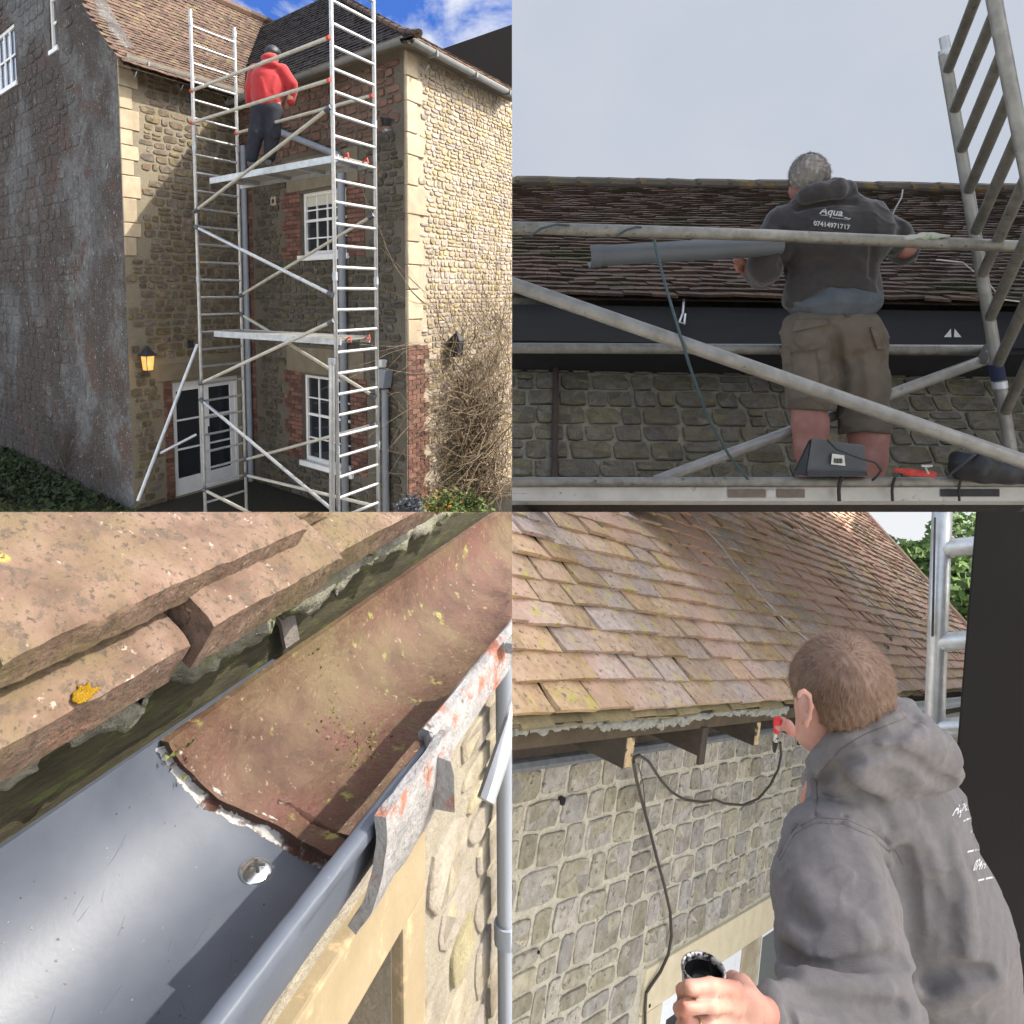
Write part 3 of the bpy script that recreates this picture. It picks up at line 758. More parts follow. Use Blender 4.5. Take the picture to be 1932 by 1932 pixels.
for fr, a0_, a1_, hh in ((B1, -.2, sIC, EAVE - .02), (B2, -.2, 7, EAVE - .02), (W2, 0, sWC, 3.76)):
    MB().box(fr, a0_, a1_, hh - .05, hh, -.02, .25).build('soffit', m_lintel, house)
# downpipes
dp = thing('downpipe', B1(4.55, GRD), 'dark grey downpipe in the inner corner of the house', 'downpipe')
tube('pipe', [B1(4.45, 2.75, .08), B1(4.45, GRD, .08)], .055, m_pvc, dp)
tube('offset', [B1(3.0, 2.95, .08), B1(1.62, 2.20, .10)], .06, m_pvc, dp) if False else None
dp = thing('downpipe', B1(1.45, GRD), 'grey plastic downpipe running down beside the sash windows, with a slanting offset', 'downpipe')
tube('pipe', [B1(1.45, 2.1, .08), B1(1.45, GRD, .08)], .062, m_pvc, dp)
tube('offset_pipe', [B1(3.55, 2.95, .09), B1(1.50, 2.20, .09), B1(1.45, 2.1, .08)], .055, m_pvc, dp)
dp = thing('downpipe', B1(.42, GRD), 'grey hopper-headed downpipe near the sunlit corner of the house', 'downpipe')
tube('pipe', [B1(.40, -1.45, .09), B1(.40, GRD, .09)], .055, m_pvc, dp)
MB().prism(Frame(B1(.40, -1.42, .03), YD, UP, N1), [(-.07, 0), (.07, 0), (.13, .28), (-.13, .28)], 0, .16).build('hopper', m_pvc, dp, bevel=.008)
# lanterns and lights
def lantern(fr, a, h_, label, lit, s=1.0):
    t = thing('wall_lantern', fr(a, h_ - .2, .12), label, 'lantern')
    f2 = Frame(fr(a, h_, .16), fr.ex, fr.ey, fr.ez)
    MB().box(f2, -.02 * s, .02 * s, -.05, .12, -.155, -.02).build('bracket', m_black, t)
    MB().prism(Frame(f2.o, fr.ex, fr.ez, fr.ey), [(-.11 * s, -.11 * s), (.11 * s, -.11 * s), (.11 * s, .11 * s), (-.11 * s, .11 * s)], .10, .115).build('cap_rim', m_black, t)
    b = MB(); b.add([f2(-.1 * s, .115, -.1 * s), f2(.1 * s, .115, -.1 * s), f2(.1 * s, .115, .1 * s), f2(-.1 * s, .115, .1 * s), f2(0, .115 + .16 * s, 0)], [(0, 1, 4), (1, 2, 4), (2, 3, 4), (3, 0, 4), (3, 2, 1, 0)]); b.build('roof', m_black, t)
    for x in (-1, 1):
        for z in (-1, 1): MB().tube([f2(x * .08 * s, .10, z * .08 * s), f2(x * .06 * s, -.14 * s, z * .06 * s)], .008, 6).build('frame_bar', m_black, t)
    MB().box(f2, -.065 * s, .065 * s, -.155 * s, -.14 * s, -.065 * s, .065 * s).build('base', m_black, t)
    gl = MB().box8([f2(-.055 * s, -.135 * s, -.055 * s), f2(.055 * s, -.135 * s, -.055 * s), f2(.055 * s, -.135 * s, .055 * s), f2(-.055 * s, -.135 * s, .055 * s), f2(-.073 * s, .095, -.073 * s), f2(.073 * s, .095, -.073 * s), f2(.073 * s, .095, .073 * s), f2(-.073 * s, .095, .073 * s)])
    gl.build('glass', EMIT('lit_glass', (1, .50, .12), .30) if lit else m_glassd, t)
    if lit:
        l = bpy.data.lights.new('lantern_bulb', 'POINT'); l.energy = 1.2; l.color = (1, .7, .35); l.shadow_soft_size = .05
        lo = bpy.data.objects.new('lantern_bulb', l); lo.location = fr(a, h_ - .05, .36); col.objects.link(lo)
lantern(W2, 2.30, -1.12, 'lit black lantern on the shaded wall by the glazed doors', True)
lantern(B2, 1.22, -.86, 'unlit black lantern on the sunlit wall among bare twigs', False)
t = thing('floodlight', B1(.05, 2.45, .3), 'dark round floodlight on a short arm at the sunlit corner', 'floodlight')
MB().tube([B1(.30, 2.42, .01), B1(.25, 2.36, .2), B1(.10, 2.36, .28)], .022, 8).build('arm', m_galv, t)
MB().tube([B1(.06, 2.40, .30), B1(.04, 2.50, .30)], [.06, .115], 16).build('lamp_head', m_black, t)
t = thing('security_light', B1(.5, -1.1, .1), 'small white security light above the hopper', 'light')
MB().box(B1, .44, .54, -1.12, -1.0, 0, .12).build('housing', m_whitep, t, bevel=.015)
# ---- scaffold tower
tw = thing('scaffold_tower', P(1000, 1900, 10.3), 'tall aluminium tower scaffold with two decks against the stone house', 'scaffold')
def vert(qx, Y): return P(qx, HZ, Y)
R1, L1 = vert(1265, 9.2), vert(750, 11.24); R2 = R1 + XD * .853; L2 = L1 + XD * .85
def at_h(b, qy):   # height above horizon of point on vertical line through b at picture row qy
    n = XD.cross(UP) if False else Vector((0, 1, 0)); 
    k = (HZ - qy) / FQ
    lo, hi = -8, 8
    for _ in range(50):
        m = (lo + hi) / 2; p = b + UP * m
        y = (1 - (p.z / p.y / TAN + V0)) * 1932
        if y > qy: lo = m
        else: hi = m
    return (lo + hi) / 2
T_ = .026
def upr(b, top, bot, name='upright', r=T_, joints=()):
    o = tube(name, [b + UP * at_h(b, top), b + UP * bot], r, m_alu, tw)
    for j in joints:
        MB().tube([b + UP * (at_h(b, j) + .05), b + UP * (at_h(b, j) - .05)], r * 1.25, 12).build('joint', m_galv, o)
upr(R1, -60, GRD, joints=(415, 1043, 1700)); upr(R2, -60, GRD, joints=(470, 1060, 1680)); upr(L1, 35, GRD, joints=(85, 555, 1055)); upr(L2, 105, GRD, joints=(130, 560, 1110))
rr = [-75, 0, 75, 155, 237, 315, 400, 477, 560, 637, 717, 798, 880, 963, 1043, 1125, 1205, 1283, 1370, 1455, 1540, 1627, 1710, 1795, 1880, 1965]
h0_, h1_ = at_h(R1, 0), at_h(R1, 1880); sp = (h0_ - h1_) / 23
h = h0_ + sp
while h > GRD:
    tube('rung', [R1 + UP * h, R2 + UP * h], .021, m_alu, tw, 10); h -= sp
h = at_h(L1, 97)
while h > GRD + .2:
    tube('rung', [L1 + UP * h, L2 + UP * h], .018, m_alu, tw, 10); h -= sp
def brace(A, qa, Bp, qb, name='brace', off=-.03, r=.024, mat=None, ext=0):
    a = A + UP * at_h(A, qa); b = Bp + UP * at_h(Bp, qb); d = (b - a).normalized()
    o = N1 * (-off); a, b = a + o, b + o
    x = tube(name, [a + d * .05, b - d * .02], r, mat or m_dullalu, tw)
    for p, dd in ((a + d * .06, d), (b - d * .04, -d)): MB().tube([p - dd * .05, p + dd * (.06 if name == 'brace' else .0)], r * (1.35 if name == 'brace' else 1.2), 10).build('coupler', m_coupler if name == 'brace' else m_redclip, x)
brace(L1, 345, R1, 143, 'guardrail'); brace(L1, 465, R1, 303, 'guardrail'); brace(L2, 505, R2, 362, 'guardrail')
brace(L2, 620, R2, 500, 'guardrail') if False else None
brace(L1, 800, R1, 405); brace(L1, 855, R1, 1115, mat=m_alu); brace(L2, 1118, R2, 812); brace(L1, 1448, R1, 1210); brace(L1, 1505, R1, 1935, mat=m_alu); brace(L2, 1735, R2, 1600); brace(L2, 1183, R2, 1498); brace(L1, 1845, R1, 2100); brace(L2, 1790, R2, 1910)
def deck(qa, qb, qc, name, label):
    ha, hb = at_h(L1, qa), at_h(R1, qb)
    h_ = (ha + hb) / 2; a = L1 + (R1 - L1) * .02; e = (R1 - L1) * .97; fr = Frame(a + UP * h_ + XD * .12, e, UP, XD)
    d = thing(name, fr(.5, 0, .3), label, 'deck') if False else None
    o = MB().box(fr, .06, 1.0, -.02, .0, .02, .60).build('deck', m_deck, tw, label=label)
    MB().box(fr, .05, 1.0, -.075, .012, 0, .02).build('side_beam', m_alu, o); MB().box(fr, .05, 1.0, -.075, .012, .60, .62).build('side_beam', m_alu, o)
    for x in (.2, .45, .7, .92): MB().box(fr, x, x + .02, -.07, -.02, .02, .60).build('cross_bar', m_galv, o)
    for z in (.1, .5): MB().tube([fr(1.0, -.02, z), fr(1.03, .03, z), fr(1.035, -.04, z)], .012, 6).build('hook', m_redclip, o)
    return fr
dk = deck(672, 583, 0, 'deck', 'upper deck the man stands on'); deck(1245, 1290, 0, 'deck', 'lower deck with red trim')
# stabilisers
sb = MB().tube([P(745, 1300, 11.15), P(520, 1890, 10.6)], .024, 12).build('stabiliser', m_alu, tw)
MB().tube([P(740, 1640, 11.2), P(605, 1710, 10.85)], .02, 10).build('stabiliser_strut', m_alu, tw)
s2_ = R1 - N2 * 0 + N1 * .07
MB().tube([s2_ + UP * at_h(s2_, 1362), s2_ + UP * GRD + N1 * .04], .037, 14).build('stabiliser', m_alu, tw, smooth='auto')
MB().tube([s2_ + UP * at_h(s2_, 1352), s2_ + UP * at_h(s2_, 1375)], .047, 14).build('stabiliser_clamp', m_galv, tw)
# ---- man in a red hooded top on the upper deck
GK = .8
m_red = MAT('red_fleece', [(.30, .012, .014), (.38, .02, .022)], 20, rand=0, bump=.2, sheen=.2)
m_navy = MAT('dark_trousers', [(.012, .013, .02), (.022, .023, .032)], 20, rand=0, bump=.2)
m_skin = MAT('skin', [(.42, .21, .15), (.52, .28, .20)], 25, rand=0, rough=.55, bump=.12, bscale=300, sub=.0)
m_shoe = MAT('shoe', [(.06, .06, .06), (.12, .12, .12)], 20, rand=0)
my = P(1005, 620, 11.15).y
def mp(x, y, dy=0): return P(x, y, my + dy)
pm = thing('person', mp(985, 622), 'man in red hooded top, dark trousers and black cap on the upper deck', 'person')
r_ = lambda n: px(n, my)
S = SDF(mp(880, 680, -.5) - Vector((0, .0, .0)), mp(1170, 150, .5), .022)
S.lo = np.minimum(S.lo, np.array(mp(880, 680, .5))); 
S = SDF([mp(880, 0).x - .1, my - .45, mp(0, 690).z], [mp(1180, 0).x + .1, my + .45, mp(0, 130).z], .018)
S.ell(mp(1025, 205), (r_(24), r_(30), r_(29)), k=.02).cap(mp(1022, 225), r_(17), mp(1015, 260), r_(20), .03)
S.ell(mp(1010, 340), (r_(60), r_(34), r_(90)), k=.03)
S.chain([(mp(965, 262), r_(20)), (mp(948, 330), r_(17)), (mp(945, 390, .08), r_(13)), (mp(960, 415, .15), r_(10))], .03).chain([(mp(1062, 265), r_(20)), (mp(1098, 320), r_(17)), (mp(1098, 370, .05), r_(13)), (mp(1080, 405, .15), r_(10))], .03)
S.chain([(mp(985, 400), r_(30)), (mp(968, 500), r_(24)), (mp(950, 600), r_(15))], .03).chain([(mp(1030, 400), r_(30)), (mp(1022, 500), r_(24)), (mp(1018, 595), r_(15))], .03)
body = S.build('body', m_skin, pm)
S = SDF([mp(880, 0).x - .1, my - .45, mp(0, 690).z], [mp(1180, 0).x + .1, my + .45, mp(0, 130).z], .015)
S.ell(mp(1010, 330), (r_(68), r_(42), r_(80)), k=.03).cap(mp(1000, 300), r_(52), mp(1005, 375), r_(50), .05).cap(mp(968, 268), r_(25), mp(1062, 268), r_(25), .05)
S.chain([(mp(963, 268), r_(27)), (mp(947, 330), r_(22)), (mp(942, 380, .06), r_(17))], .03).chain([(mp(1065, 270), r_(27)), (mp(1100, 318), r_(22)), (mp(1102, 345, .04), r_(19)), (mp(1098, 385, .08), r_(16))], .03)
S.ell(mp(1018, 222, -.03), (r_(33), r_(30), r_(20)), k=.02).ell(mp(1015, 246, -.08), (r_(38), r_(30), r_(18)), k=.03)
S.fold([(985, 300), (1000, 350), (990, 390)], .012, .03, 9, 13).fold([(1040, 290), (1030, 340), (1045, 385)], .012, .03, 9, 13).fold([(950, 385), (1010, 395), (1055, 388)], .012, .02, 9, 13)
S.build('hooded_top', m_red, body)
S = SDF([mp(880, 0).x - .1, my - .45, mp(0, 690).z], [mp(1180, 0).x + .1, my + .45, mp(0, 330).z], .015)
S.ell(mp(1006, 410), (r_(54), r_(42), r_(40)), k=.03).chain([(mp(980, 420), r_(36)), (mp(968, 500), r_(30)), (mp(948, 598), r_(22))], .03).chain([(mp(1032, 420), r_(36)), (mp(1028, 500), r_(30)), (mp(1018, 590), r_(22))], .03)
S.fold([(965, 500), (985, 520)], .015, .03, 9, 13).fold([(1015, 510), (1040, 520)], .015, .03, 9, 13)
S.build('trousers', m_navy, body)
S = SDF([mp(980, 0).x - .05, my - .25, mp(0, 235).z], [mp(1070, 0).x + .05, my + .25, mp(0, 160).z], .012)
S.ell(mp(1026, 200), (r_(27), r_(33), r_(27)), k=.02); S.cap(mp(1030, 197), r_(25), mp(1040, 200, .08), r_(20), .02); S.F = np.maximum(S.F, (mp(0, 208).z - S.ax[2])[None, None, :].astype(np.float32))
S.build('cap', m_black, body)
for x, y in ((945, 615), (1012, 612)): MB().tube([mp(x, y, -.05), mp(x + 3, y + 3, .12)], [.05, .045], 10).build('shoe', m_shoe, body)
# ---- plants
def leaf_mass(name, pts_fn, n, size, mat, parent, rnd):
    mb = MB()
    for _ in range(n):
        p, s = pts_fn(); d = Vector((rnd.gauss(0, 1), rnd.gauss(0, 1), rnd.gauss(0, 1))).normalized(); e = d.orthogonal().normalized(); e = Matrix.Rotation(rnd.uniform(0, 6.28), 3, d) @ e; f = d.cross(e)
        s *= size * rnd.uniform(.6, 1.4); mb.add([p - e * s, p + f * s * .5 - e * .1 * s, p + e * s, p - f * s * .5 + d * s * .2], [(0, 1, 2), (0, 2, 3)])
    o = mb.build(name, mat, parent); o['kind'] = 'stuff'; return o
GK = .9
m_twig = MAT('dry_twig', [(.095, .068, .042), (.20, .148, .092)], 20, rand=.35, bump=.2)
m_twig_d = MAT('dark_twig', [(.06, .05, .04), (.1, .085, .065)], 20, rand=.3)
m_leaf = MAT('shrub_leaf', [(.05, .08, .02), (.11, .13, .035)], 30, rand=.4, bump=0)
m_flower = MAT('orange_flower', [(.45, .25, .03), (.5, .33, .05)], 30, rand=.3, bump=0)
m_lav = MAT('grey_leaf', [(.06, .07, .08), (.12, .13, .14)], 30, rand=.4, bump=0)
cl = thing('climber', B2(1.9, GRD, .2), 'bare straw-coloured climbing shrub tangled over the sunlit corner', 'shrub')
tb = MB()
def twig(a, h_, c, da, dh, dc, n, r0, droop):
    p = [a, h_, c]; v = [da, dh, dc]; pts = [B2(*p)]
    for i in range(n):
        v[0] += rnd.gauss(0, .05); v[1] += rnd.gauss(0, .04) - droop; v[2] += rnd.gauss(0, .03) - .01
        p = [p[0] + v[0], p[1] + v[1], max(p[2] + v[2], .04)]; pts.append(B2(*p))
    tb.tube(pts, [r0 * (1 - .8 * i / n) for i in range(n + 1)], 4, caps=False)
for i in range(520):
    a = 1.72 + rnd.gauss(0, .42); h_ = GRD + abs(rnd.gauss(.9, .8)); twig(max(a, .95), h_, rnd.uniform(.1, .5), rnd.gauss(.015, .085), rnd.uniform(.02, .17), rnd.uniform(-.02, .09), rnd.randint(6, 13), rnd.uniform(.004, .011), rnd.uniform(.004, .028))
for i in range(260):
    twig(.85 + rnd.uniform(-.1, 2.2), rnd.uniform(-2.6, -.4), rnd.uniform(.06, .3), rnd.gauss(.01, .085), rnd.uniform(.0, .16), 0, rnd.randint(6, 12), rnd.uniform(.003, .008), rnd.uniform(.0, .02))
for i in range(60):
    twig(2.6 + rnd.uniform(-.5, 1.2), rnd.uniform(-.9, .3), rnd.uniform(.05, .2), rnd.gauss(0, .1), rnd.uniform(-.06, .10), 0, rnd.randint(6, 10), rnd.uniform(.0025, .005), .01)
o = tb.build('twigs', m_twig, cl); o['kind'] = 'stuff'
leaf_mass('dead_leaves', lambda: (B2(1.85 + rnd.gauss(0, .36), GRD + abs(rnd.gauss(.8, .6)), rnd.uniform(.08, .45)), 1), 900, .03, MAT('dead_leaf', [(.08, .055, .032), (.15, .105, .06)], 20, rand=.4, bump=0), cl, rnd)
for i in range(9):
    pts = [B2(1.6 + .09 * i - .3 + rnd.gauss(0, .04) * j, GRD + j * .32, .22 + rnd.uniform(-.05, .08)) for j in range(8)]
    tube('stem', pts, [.035 * (1 - j * .09) for j in range(8)], m_twig, cl, 7)
def blob(cx, cy, Y, rx, rz): return lambda: ((P(cx, cy, Y) + Vector((rnd.gauss(0, .5) * rx, rnd.gauss(0, .5) * rx * .7, abs(rnd.gauss(0, .5)) * rz)), 1))
sh = thing('flowering_shrub', P(1700, 1925, 10.9), 'low green shrub with orange-yellow flowers under the climber', 'shrub')
leaf_mass('leaves', blob(1720, 1930, 10.9, .45, .22), 900, .045, m_leaf, sh, rnd); leaf_mass('flowers', blob(1680, 1925, 10.8, .3, .2), 70, .03, m_flower, sh, rnd)
sh = thing('grey_shrub', P(1550, 1925, 10.5), 'small grey-leaved bush at the foot of the sunlit corner', 'shrub')
leaf_mass('leaves', blob(1550, 1930, 10.5, .16, .18), 350, .04, m_lav, sh, rnd)
gr = leaf_mass('grass', lambda: (W1(rnd.uniform(-3.5, 7), GRD + rnd.uniform(0, .10), rnd.uniform(.1, 2.2)), 1), 5000, .07, MAT('grass_blade', [(.016, .024, .008), (.035, .05, .015)], 30, rand=.4, bump=0), None, rnd); tag(gr, 'dark rough grass along the foot of the walls', 'grass', kind='stuff')
cr = thing('creeper', W1(3.2, GRD, .05), 'thin bare creeper stems on the lichened gable', 'creeper')
tb = MB()
for i in range(26):
    a, h_ = 3.4 + rnd.gauss(0, .2), GRD + rnd.uniform(0, .4); pts = [W1(a, h_, .03)]
    va, vh = rnd.gauss(0, .10), rnd.uniform(.06, .16)
    for j in range(9): va += rnd.gauss(0, .04); a += va; h_ += vh; pts.append(W1(a, h_, .03 + .01 * (j % 2)))
    tb.tube(pts, [.008 * (1 - .09 * j) for j in range(10)], 4, caps=False)
o = tb.build('stems', m_twig_d, cl if False else cr); o['kind'] = 'stuff'
tag(mk('wire', *[(lambda m: (m.v, m.f))(MB().tube([W1(8.5, -3.05, .03), W1(7, -3.12, .03), W1(5.6, -3.16, .04)], .006, 5))][0], m_black), 'thin dark cable sagging along the foot of the gable', 'cable')
# ================================================================== man fitting gutter under a mossy roof (upper right)
QUAD = 'TR'
rnd = random.Random(23)
GK = .5
ph = R(39); ET = Vector((1, 0, -.015)).normalized(); VT = Vector((0, math.sin(ph), math.cos(ph))); DT = Vector((0, math.cos(ph), -math.sin(ph)))
TW = Frame(P(966, 1340, 4.6), ET, VT, -DT)
m_tmort = MAT('grey_mortar', [(.20, .18, .125), (.29, .265, .20)], 40, bump=.7, rand=.03, bdist=.02)
m_tstone = MAT('olive_greensand', [(.068, .058, .038), (.11, .095, .064), (.15, .13, .09)], 18, rand=.28, huer=.015, bump=.8, bscale=70, bdist=.02, spots=[((.10, .10, .06), 7, .66, .06), ((.09, .05, .035), 5, .70, .05)])
m_tfascia = MAT('black_fascia', [(.013, .0135, .015), (.019, .0195, .0215)], 3, rand=0, rough=.75, spec=.12, bump=.05, stretch=((1, 8, 8),))
m_ttile = MAT('mossy_tile', [(.040, .023, .014), (.078, .043, .025), (.125, .066, .037)], 12, rand=.4, bump=.8, bscale=80, bdist=.02,
              broad=[((.05, .045, .012), 1.6, .60, .08)], spots=[((.10, .075, .015), 6, .68, .05), ((.11, .10, .08), 22, .70, .03)])
m_tridge = MAT('lichened_ridge', [(.05, .042, .03), (.085, .068, .042)], 6, rand=.2, bump=.6, spots=[((.15, .09, .02), 4, .60, .07)])
m_ttube = MAT('weathered_alloy_tube', [(.17, .16, .135), (.30, .285, .25)], 22, detail=8, rand=.12, metal=.45, rough=.5, bump=.25, bscale=120, spots=[((.10, .095, .075), 30, .64, .05)])
m_tbright = MAT('bright_alloy', [(.22, .21, .185), (.36, .345, .31)], 16, rand=.08, metal=.4, rough=.45, bump=.15, bscale=120, spots=[((.16, .15, .13), 25, .68, .04)])
m_beam = MAT('deck_beam', [(.42, .41, .385), (.55, .54, .51)], 10, rand=.03, metal=.2, rough=.45, bump=.1, spots=[((.22, .2, .17), 14, .68, .05)])
# sky beyond this roof
sm, sN, sL, sB = new_mat('overcast_sky'); sB.inputs['Base Color'].default_value = (0, 0, 0, 1); sB.inputs['Roughness'].default_value = 1
sg = sN.new('ShaderNodeNewGeometry'); sn = sN.new('ShaderNodeTexNoise'); sn.inputs['Scale'].default_value = .25; sn.inputs['Detail'].default_value = 3
scr = sN.new('ShaderNodeValToRGB'); scr.color_ramp.elements[0].color = (.126, .138, .160, 1); scr.color_ramp.elements[1].color = (.137, .147, .165, 1); scr.color_ramp.elements[0].position = .3; scr.color_ramp.elements[1].position = .7
sL.new(sg.outputs['Position'], sn.inputs['Vector']); sL.new(sn.outputs['Fac'], scr.inputs['Fac']); sL.new(scr.outputs['Color'], sB.inputs['Emission Color']); sB.inputs['Emission Strength'].default_value = 1.0
OVERCAST = sB
vs = []; fs = []
for i in range(13):
    a = -.2 + i * (.88 / 12)
    for j in range(2): vs.append((26 * math.sin(a), 26 * math.cos(a), (-6, 14)[j]))
for i in range(12): fs.append((2 * i, 2 * i + 2, 2 * i + 3, 2 * i + 1))
tag(mk('sky', vs, fs, sm, None, True), kind='structure')
th = thing('stone_cottage', TW(0, -1.5), 'low stone cottage with mossy plain-tile roof and black fascia', 'house')
tw_ = MB().box(TW, -2.6, 2.6, -2.2, .55, -.3, 0).build('wall', m_tmort, th)
st_t = stone_meshes('greensands', m_tstone, 18, jit=.04, sq=9, top=.93, pts=16)
lay = courses(-2.0, 2.2, -1.25, .3, (.105, .13), (.10, .25), .012, rnd, .003)
lay_stones(lay, TW, st_t, .016, tw_, rnd, lambda *a: True, limit=300, tilt=.02)
tf = MB().box(TW, -2.6, 2.6, -.125, .165, .20, .25).build('fascia', m_tfascia, th, bevel=.004)
MB().box(TW, -2.6, 2.6, -.16, -.128, -.0, .235).build('soffit', m_tfascia, th)
ev = TW(*TW.hit(966, 1128, .30)[:2], .30); p = R(61.5); ST = DT * math.cos(p) + VT * math.sin(p); NT = ET.cross(ST).normalized()
if NT.dot(VT) < 0: NT = -NT
tsurf = lambda a, t, l=0: ev + ET * a + ST * t + NT * l
LT = 4.0
mk('roof', [tsurf(-4, 0, -.02), tsurf(6.5, 0, -.02), tsurf(6.5, LT, -.02), tsurf(-4, LT, -.02)], [(0, 1, 2, 3)], m_ttile, th)
rt = tile_rows('roof_tiles', tsurf, -3, 6, LT, .100, .165, .018, m_ttile, th, rnd, jit=1.0, objs=0, keep=lambda a, t: t > .9, sagk=.05)
rt1 = tile_rows('roof_tiles', tsurf, -2.0, 2.3, .9, .100, .165, .018, m_ttile, th, rnd, jit=1.0, objs=9, sagk=.05)
for i in range(24):
    a = -3.2 + i * .33; MB().tube([tsurf(a, LT + .02, -.03), tsurf(a + .325, LT + .02, -.03 + rnd.uniform(-.01, .01))], [.13, .125], 12).build('ridge_tile', m_tridge, th)
    MB().tube([tsurf(a - .02, LT + .02, -.03), tsurf(a + .02, LT + .02, -.025)], .130, 10).build('ridge_joint', m_tridge, th)
# dark iron strap on the wall, rafter hook and reflective mark on the fascia
o = MB().tube([TW(*TW.hit(165, 1345)[:2], .03), TW(*TW.hit(158, 1860)[:2], .03)], .018, 8).build('waste_pipe', MAT('rusty_pipe', [(.025, .015, .012), (.045, .025, .018)], 20, rand=0), th, label='thin rust-brown pipe down the stone wall')
br = thing('gutter_bracket', TW(*TW.hit(640, 1220, .26)[:2], .27), 'small galvanised bracket hooked on the black fascia', 'bracket')
MB().tube([TW(*TW.hit(648, 1130, .27)[:2], .27), TW(*TW.hit(645, 1180, .27)[:2], .27), TW(*TW.hit(632, 1215, .3)[:2], .30), TW(*TW.hit(650, 1222, .3)[:2], .30), TW(*TW.hit(654, 1185, .3)[:2], .30)], .007, 6).build('hook', m_galv, br)
mk_ = thing('reflective_marker', TW(*TW.hit(1662, 1260, .255)[:2], .255), 'pair of white triangular markers on the black fascia', 'marker')
for x in (1630, 1668): MB().add([TW(*TW.hit(a, b, .254)[:2], .254) for a, b in ((x, 1272), (x + 28, 1272), (x + (26 if x < 1650 else 2), 1240))], [(0, 1, 2)]).build('triangle', m_beam, mk_)
# ---- scaffold
ts = thing('scaffold_tower', P(900, 1850, 3.0), 'weathered alloy tower scaffold with ledgers, braces and a ladder end frame round the man', 'scaffold')
def tt(name, q, r=.0254, mat=None, n=14, parent=None, label=None):
    o = MB().tube([P(*x) for x in q], r, n).build(name, mat or m_ttube, parent or ts, smooth='auto'); 
    if label: o['label'] = label
    return o
tt('guardrail', [(-40, 857, 3.12), (966, 888, 3.12), (1990, 934, 3.12)])
tt('ledger', [(-40, 1313, 3.55), (1825, 1322, 3.55)])
tt('brace', [(-40, 1058, 2.72), (1990, 1762, 2.62)], .0262, m_tbright)
tt('brace', [(540, 1815, 3.45), (1800, 1352, 3.5)], .0254, m_tbright)
upA = [(1632, 205, 3.35), (1700, 600, 3.35), (1760, 960, 3.35), (1822, 1330, 3.35), (1892, 1760, 3.35)]
uA = tt('upright', upA, .0254, m_tbright); upB = [(1812, -40, 2.75), (1880, 320, 2.75), (1975, 800, 2.75), (2060, 1250, 2.75)]
uB = tt('upright', upB, .0262, m_tbright)
tt('spigot', [(1630, 140, 3.35), (1642, 205, 3.35)], .021, m_galv, parent=uA); tt('collar', [(1637, 188, 3.35), (1641, 210, 3.35)], .031, m_galv, parent=uA)
tt('collar', [(1838, 1440, 3.35), (1842, 1465, 3.35)], .031, m_galv, parent=uA); tt('blue_sleeve', [(1826, 1375, 3.35), (1837, 1435, 3.35)], .029, MAT('blue_band', [(.01, .015, .05), (.02, .03, .08)], 9, rand=0), parent=uA)
def on(poly, y):
    for a, b in zip(poly[:-1], poly[1:]):
        if a[1] <= y <= b[1]: t = (y - a[1]) / (b[1] - a[1]); return (a[0] + (b[0] - a[0]) * t, y, a[2])
    return (poly[-1][0], y, poly[-1][2])
for ya, yb in ((270, -110), (420, 38), (570, 188), (725, 342), (880, 498), (1040, 658), (1205, 820), (1380, 990), (1558, 1175)):
    tt('rung', [on(upA, ya), on(upB, yb) if yb > -40 else (1790, yb, 2.75)], .0215, m_ttube)
for q in ((1812, 1325, 3.48), (1800, 1350, 3.46)): MB().tube([P(q[0] - 22, q[1] - 2, q[2]), P(q[0] + 18, q[1] + 2, q[2])], .034, 12).build('coupler', m_ttube, ts, smooth='auto')
tt('toe_rail', [(-40, 1818, 3.0), (1990, 1818, 3.0)], .0195, m_ttube)
bb = [P(-60, 1838, 3.02), P(1990, 1838, 3.02), P(1990, 1890, 3.02), P(-60, 1890, 3.02)]
dkb = DT * .035
bm_ = MB().box8([bb[3], bb[2], bb[2] + dkb, bb[3] + dkb, bb[0], bb[1], bb[1] + dkb, bb[0] + dkb]).build('deck_beam', m_beam, ts, bevel=.003)
d0 = [P(-60, 1868, 3.02) + DT * .04, P(1990, 1868, 3.02) + DT * .04]
MB().box8([d0[0], d0[1], d0[1] + DT * .6, d0[0] + DT * .6] + [x + VT * .012 for x in (d0[0], d0[1], d0[1] + DT * .6, d0[0] + DT * .6)]).build('deck', MAT('dark_ply', [(.02, .015, .012), (.035, .025, .02)], 20, rand=0), ts)
m_stick = MAT('worn_sticker', [(.14, .105, .085), (.2, .16, .135)], 30, rand=.1); m_dkprint = MAT('dark_print', [(.03, .03, .035), (.05, .05, .055)], 20, rand=0)
def sticker(x0, y0, x1, y1, mat, Y=3.015): 
    return MB().box8([P(x0, y1, Y), P(x1, y1, Y), P(x1, y1, Y + .003), P(x0, y1, Y + .003), P(x0, y0, Y), P(x1, y0, Y), P(x1, y0, Y + .003), P(x0, y0, Y + .003)]).build('sticker', mat, bm_)
sticker(815, 1846, 955, 1878, m_stick); sticker(1000, 1846, 1105, 1878, m_stick); sticker(1618, 1846, 1840, 1874, m_dkprint); sticker(960, 1850, 995, 1876, m_beam)
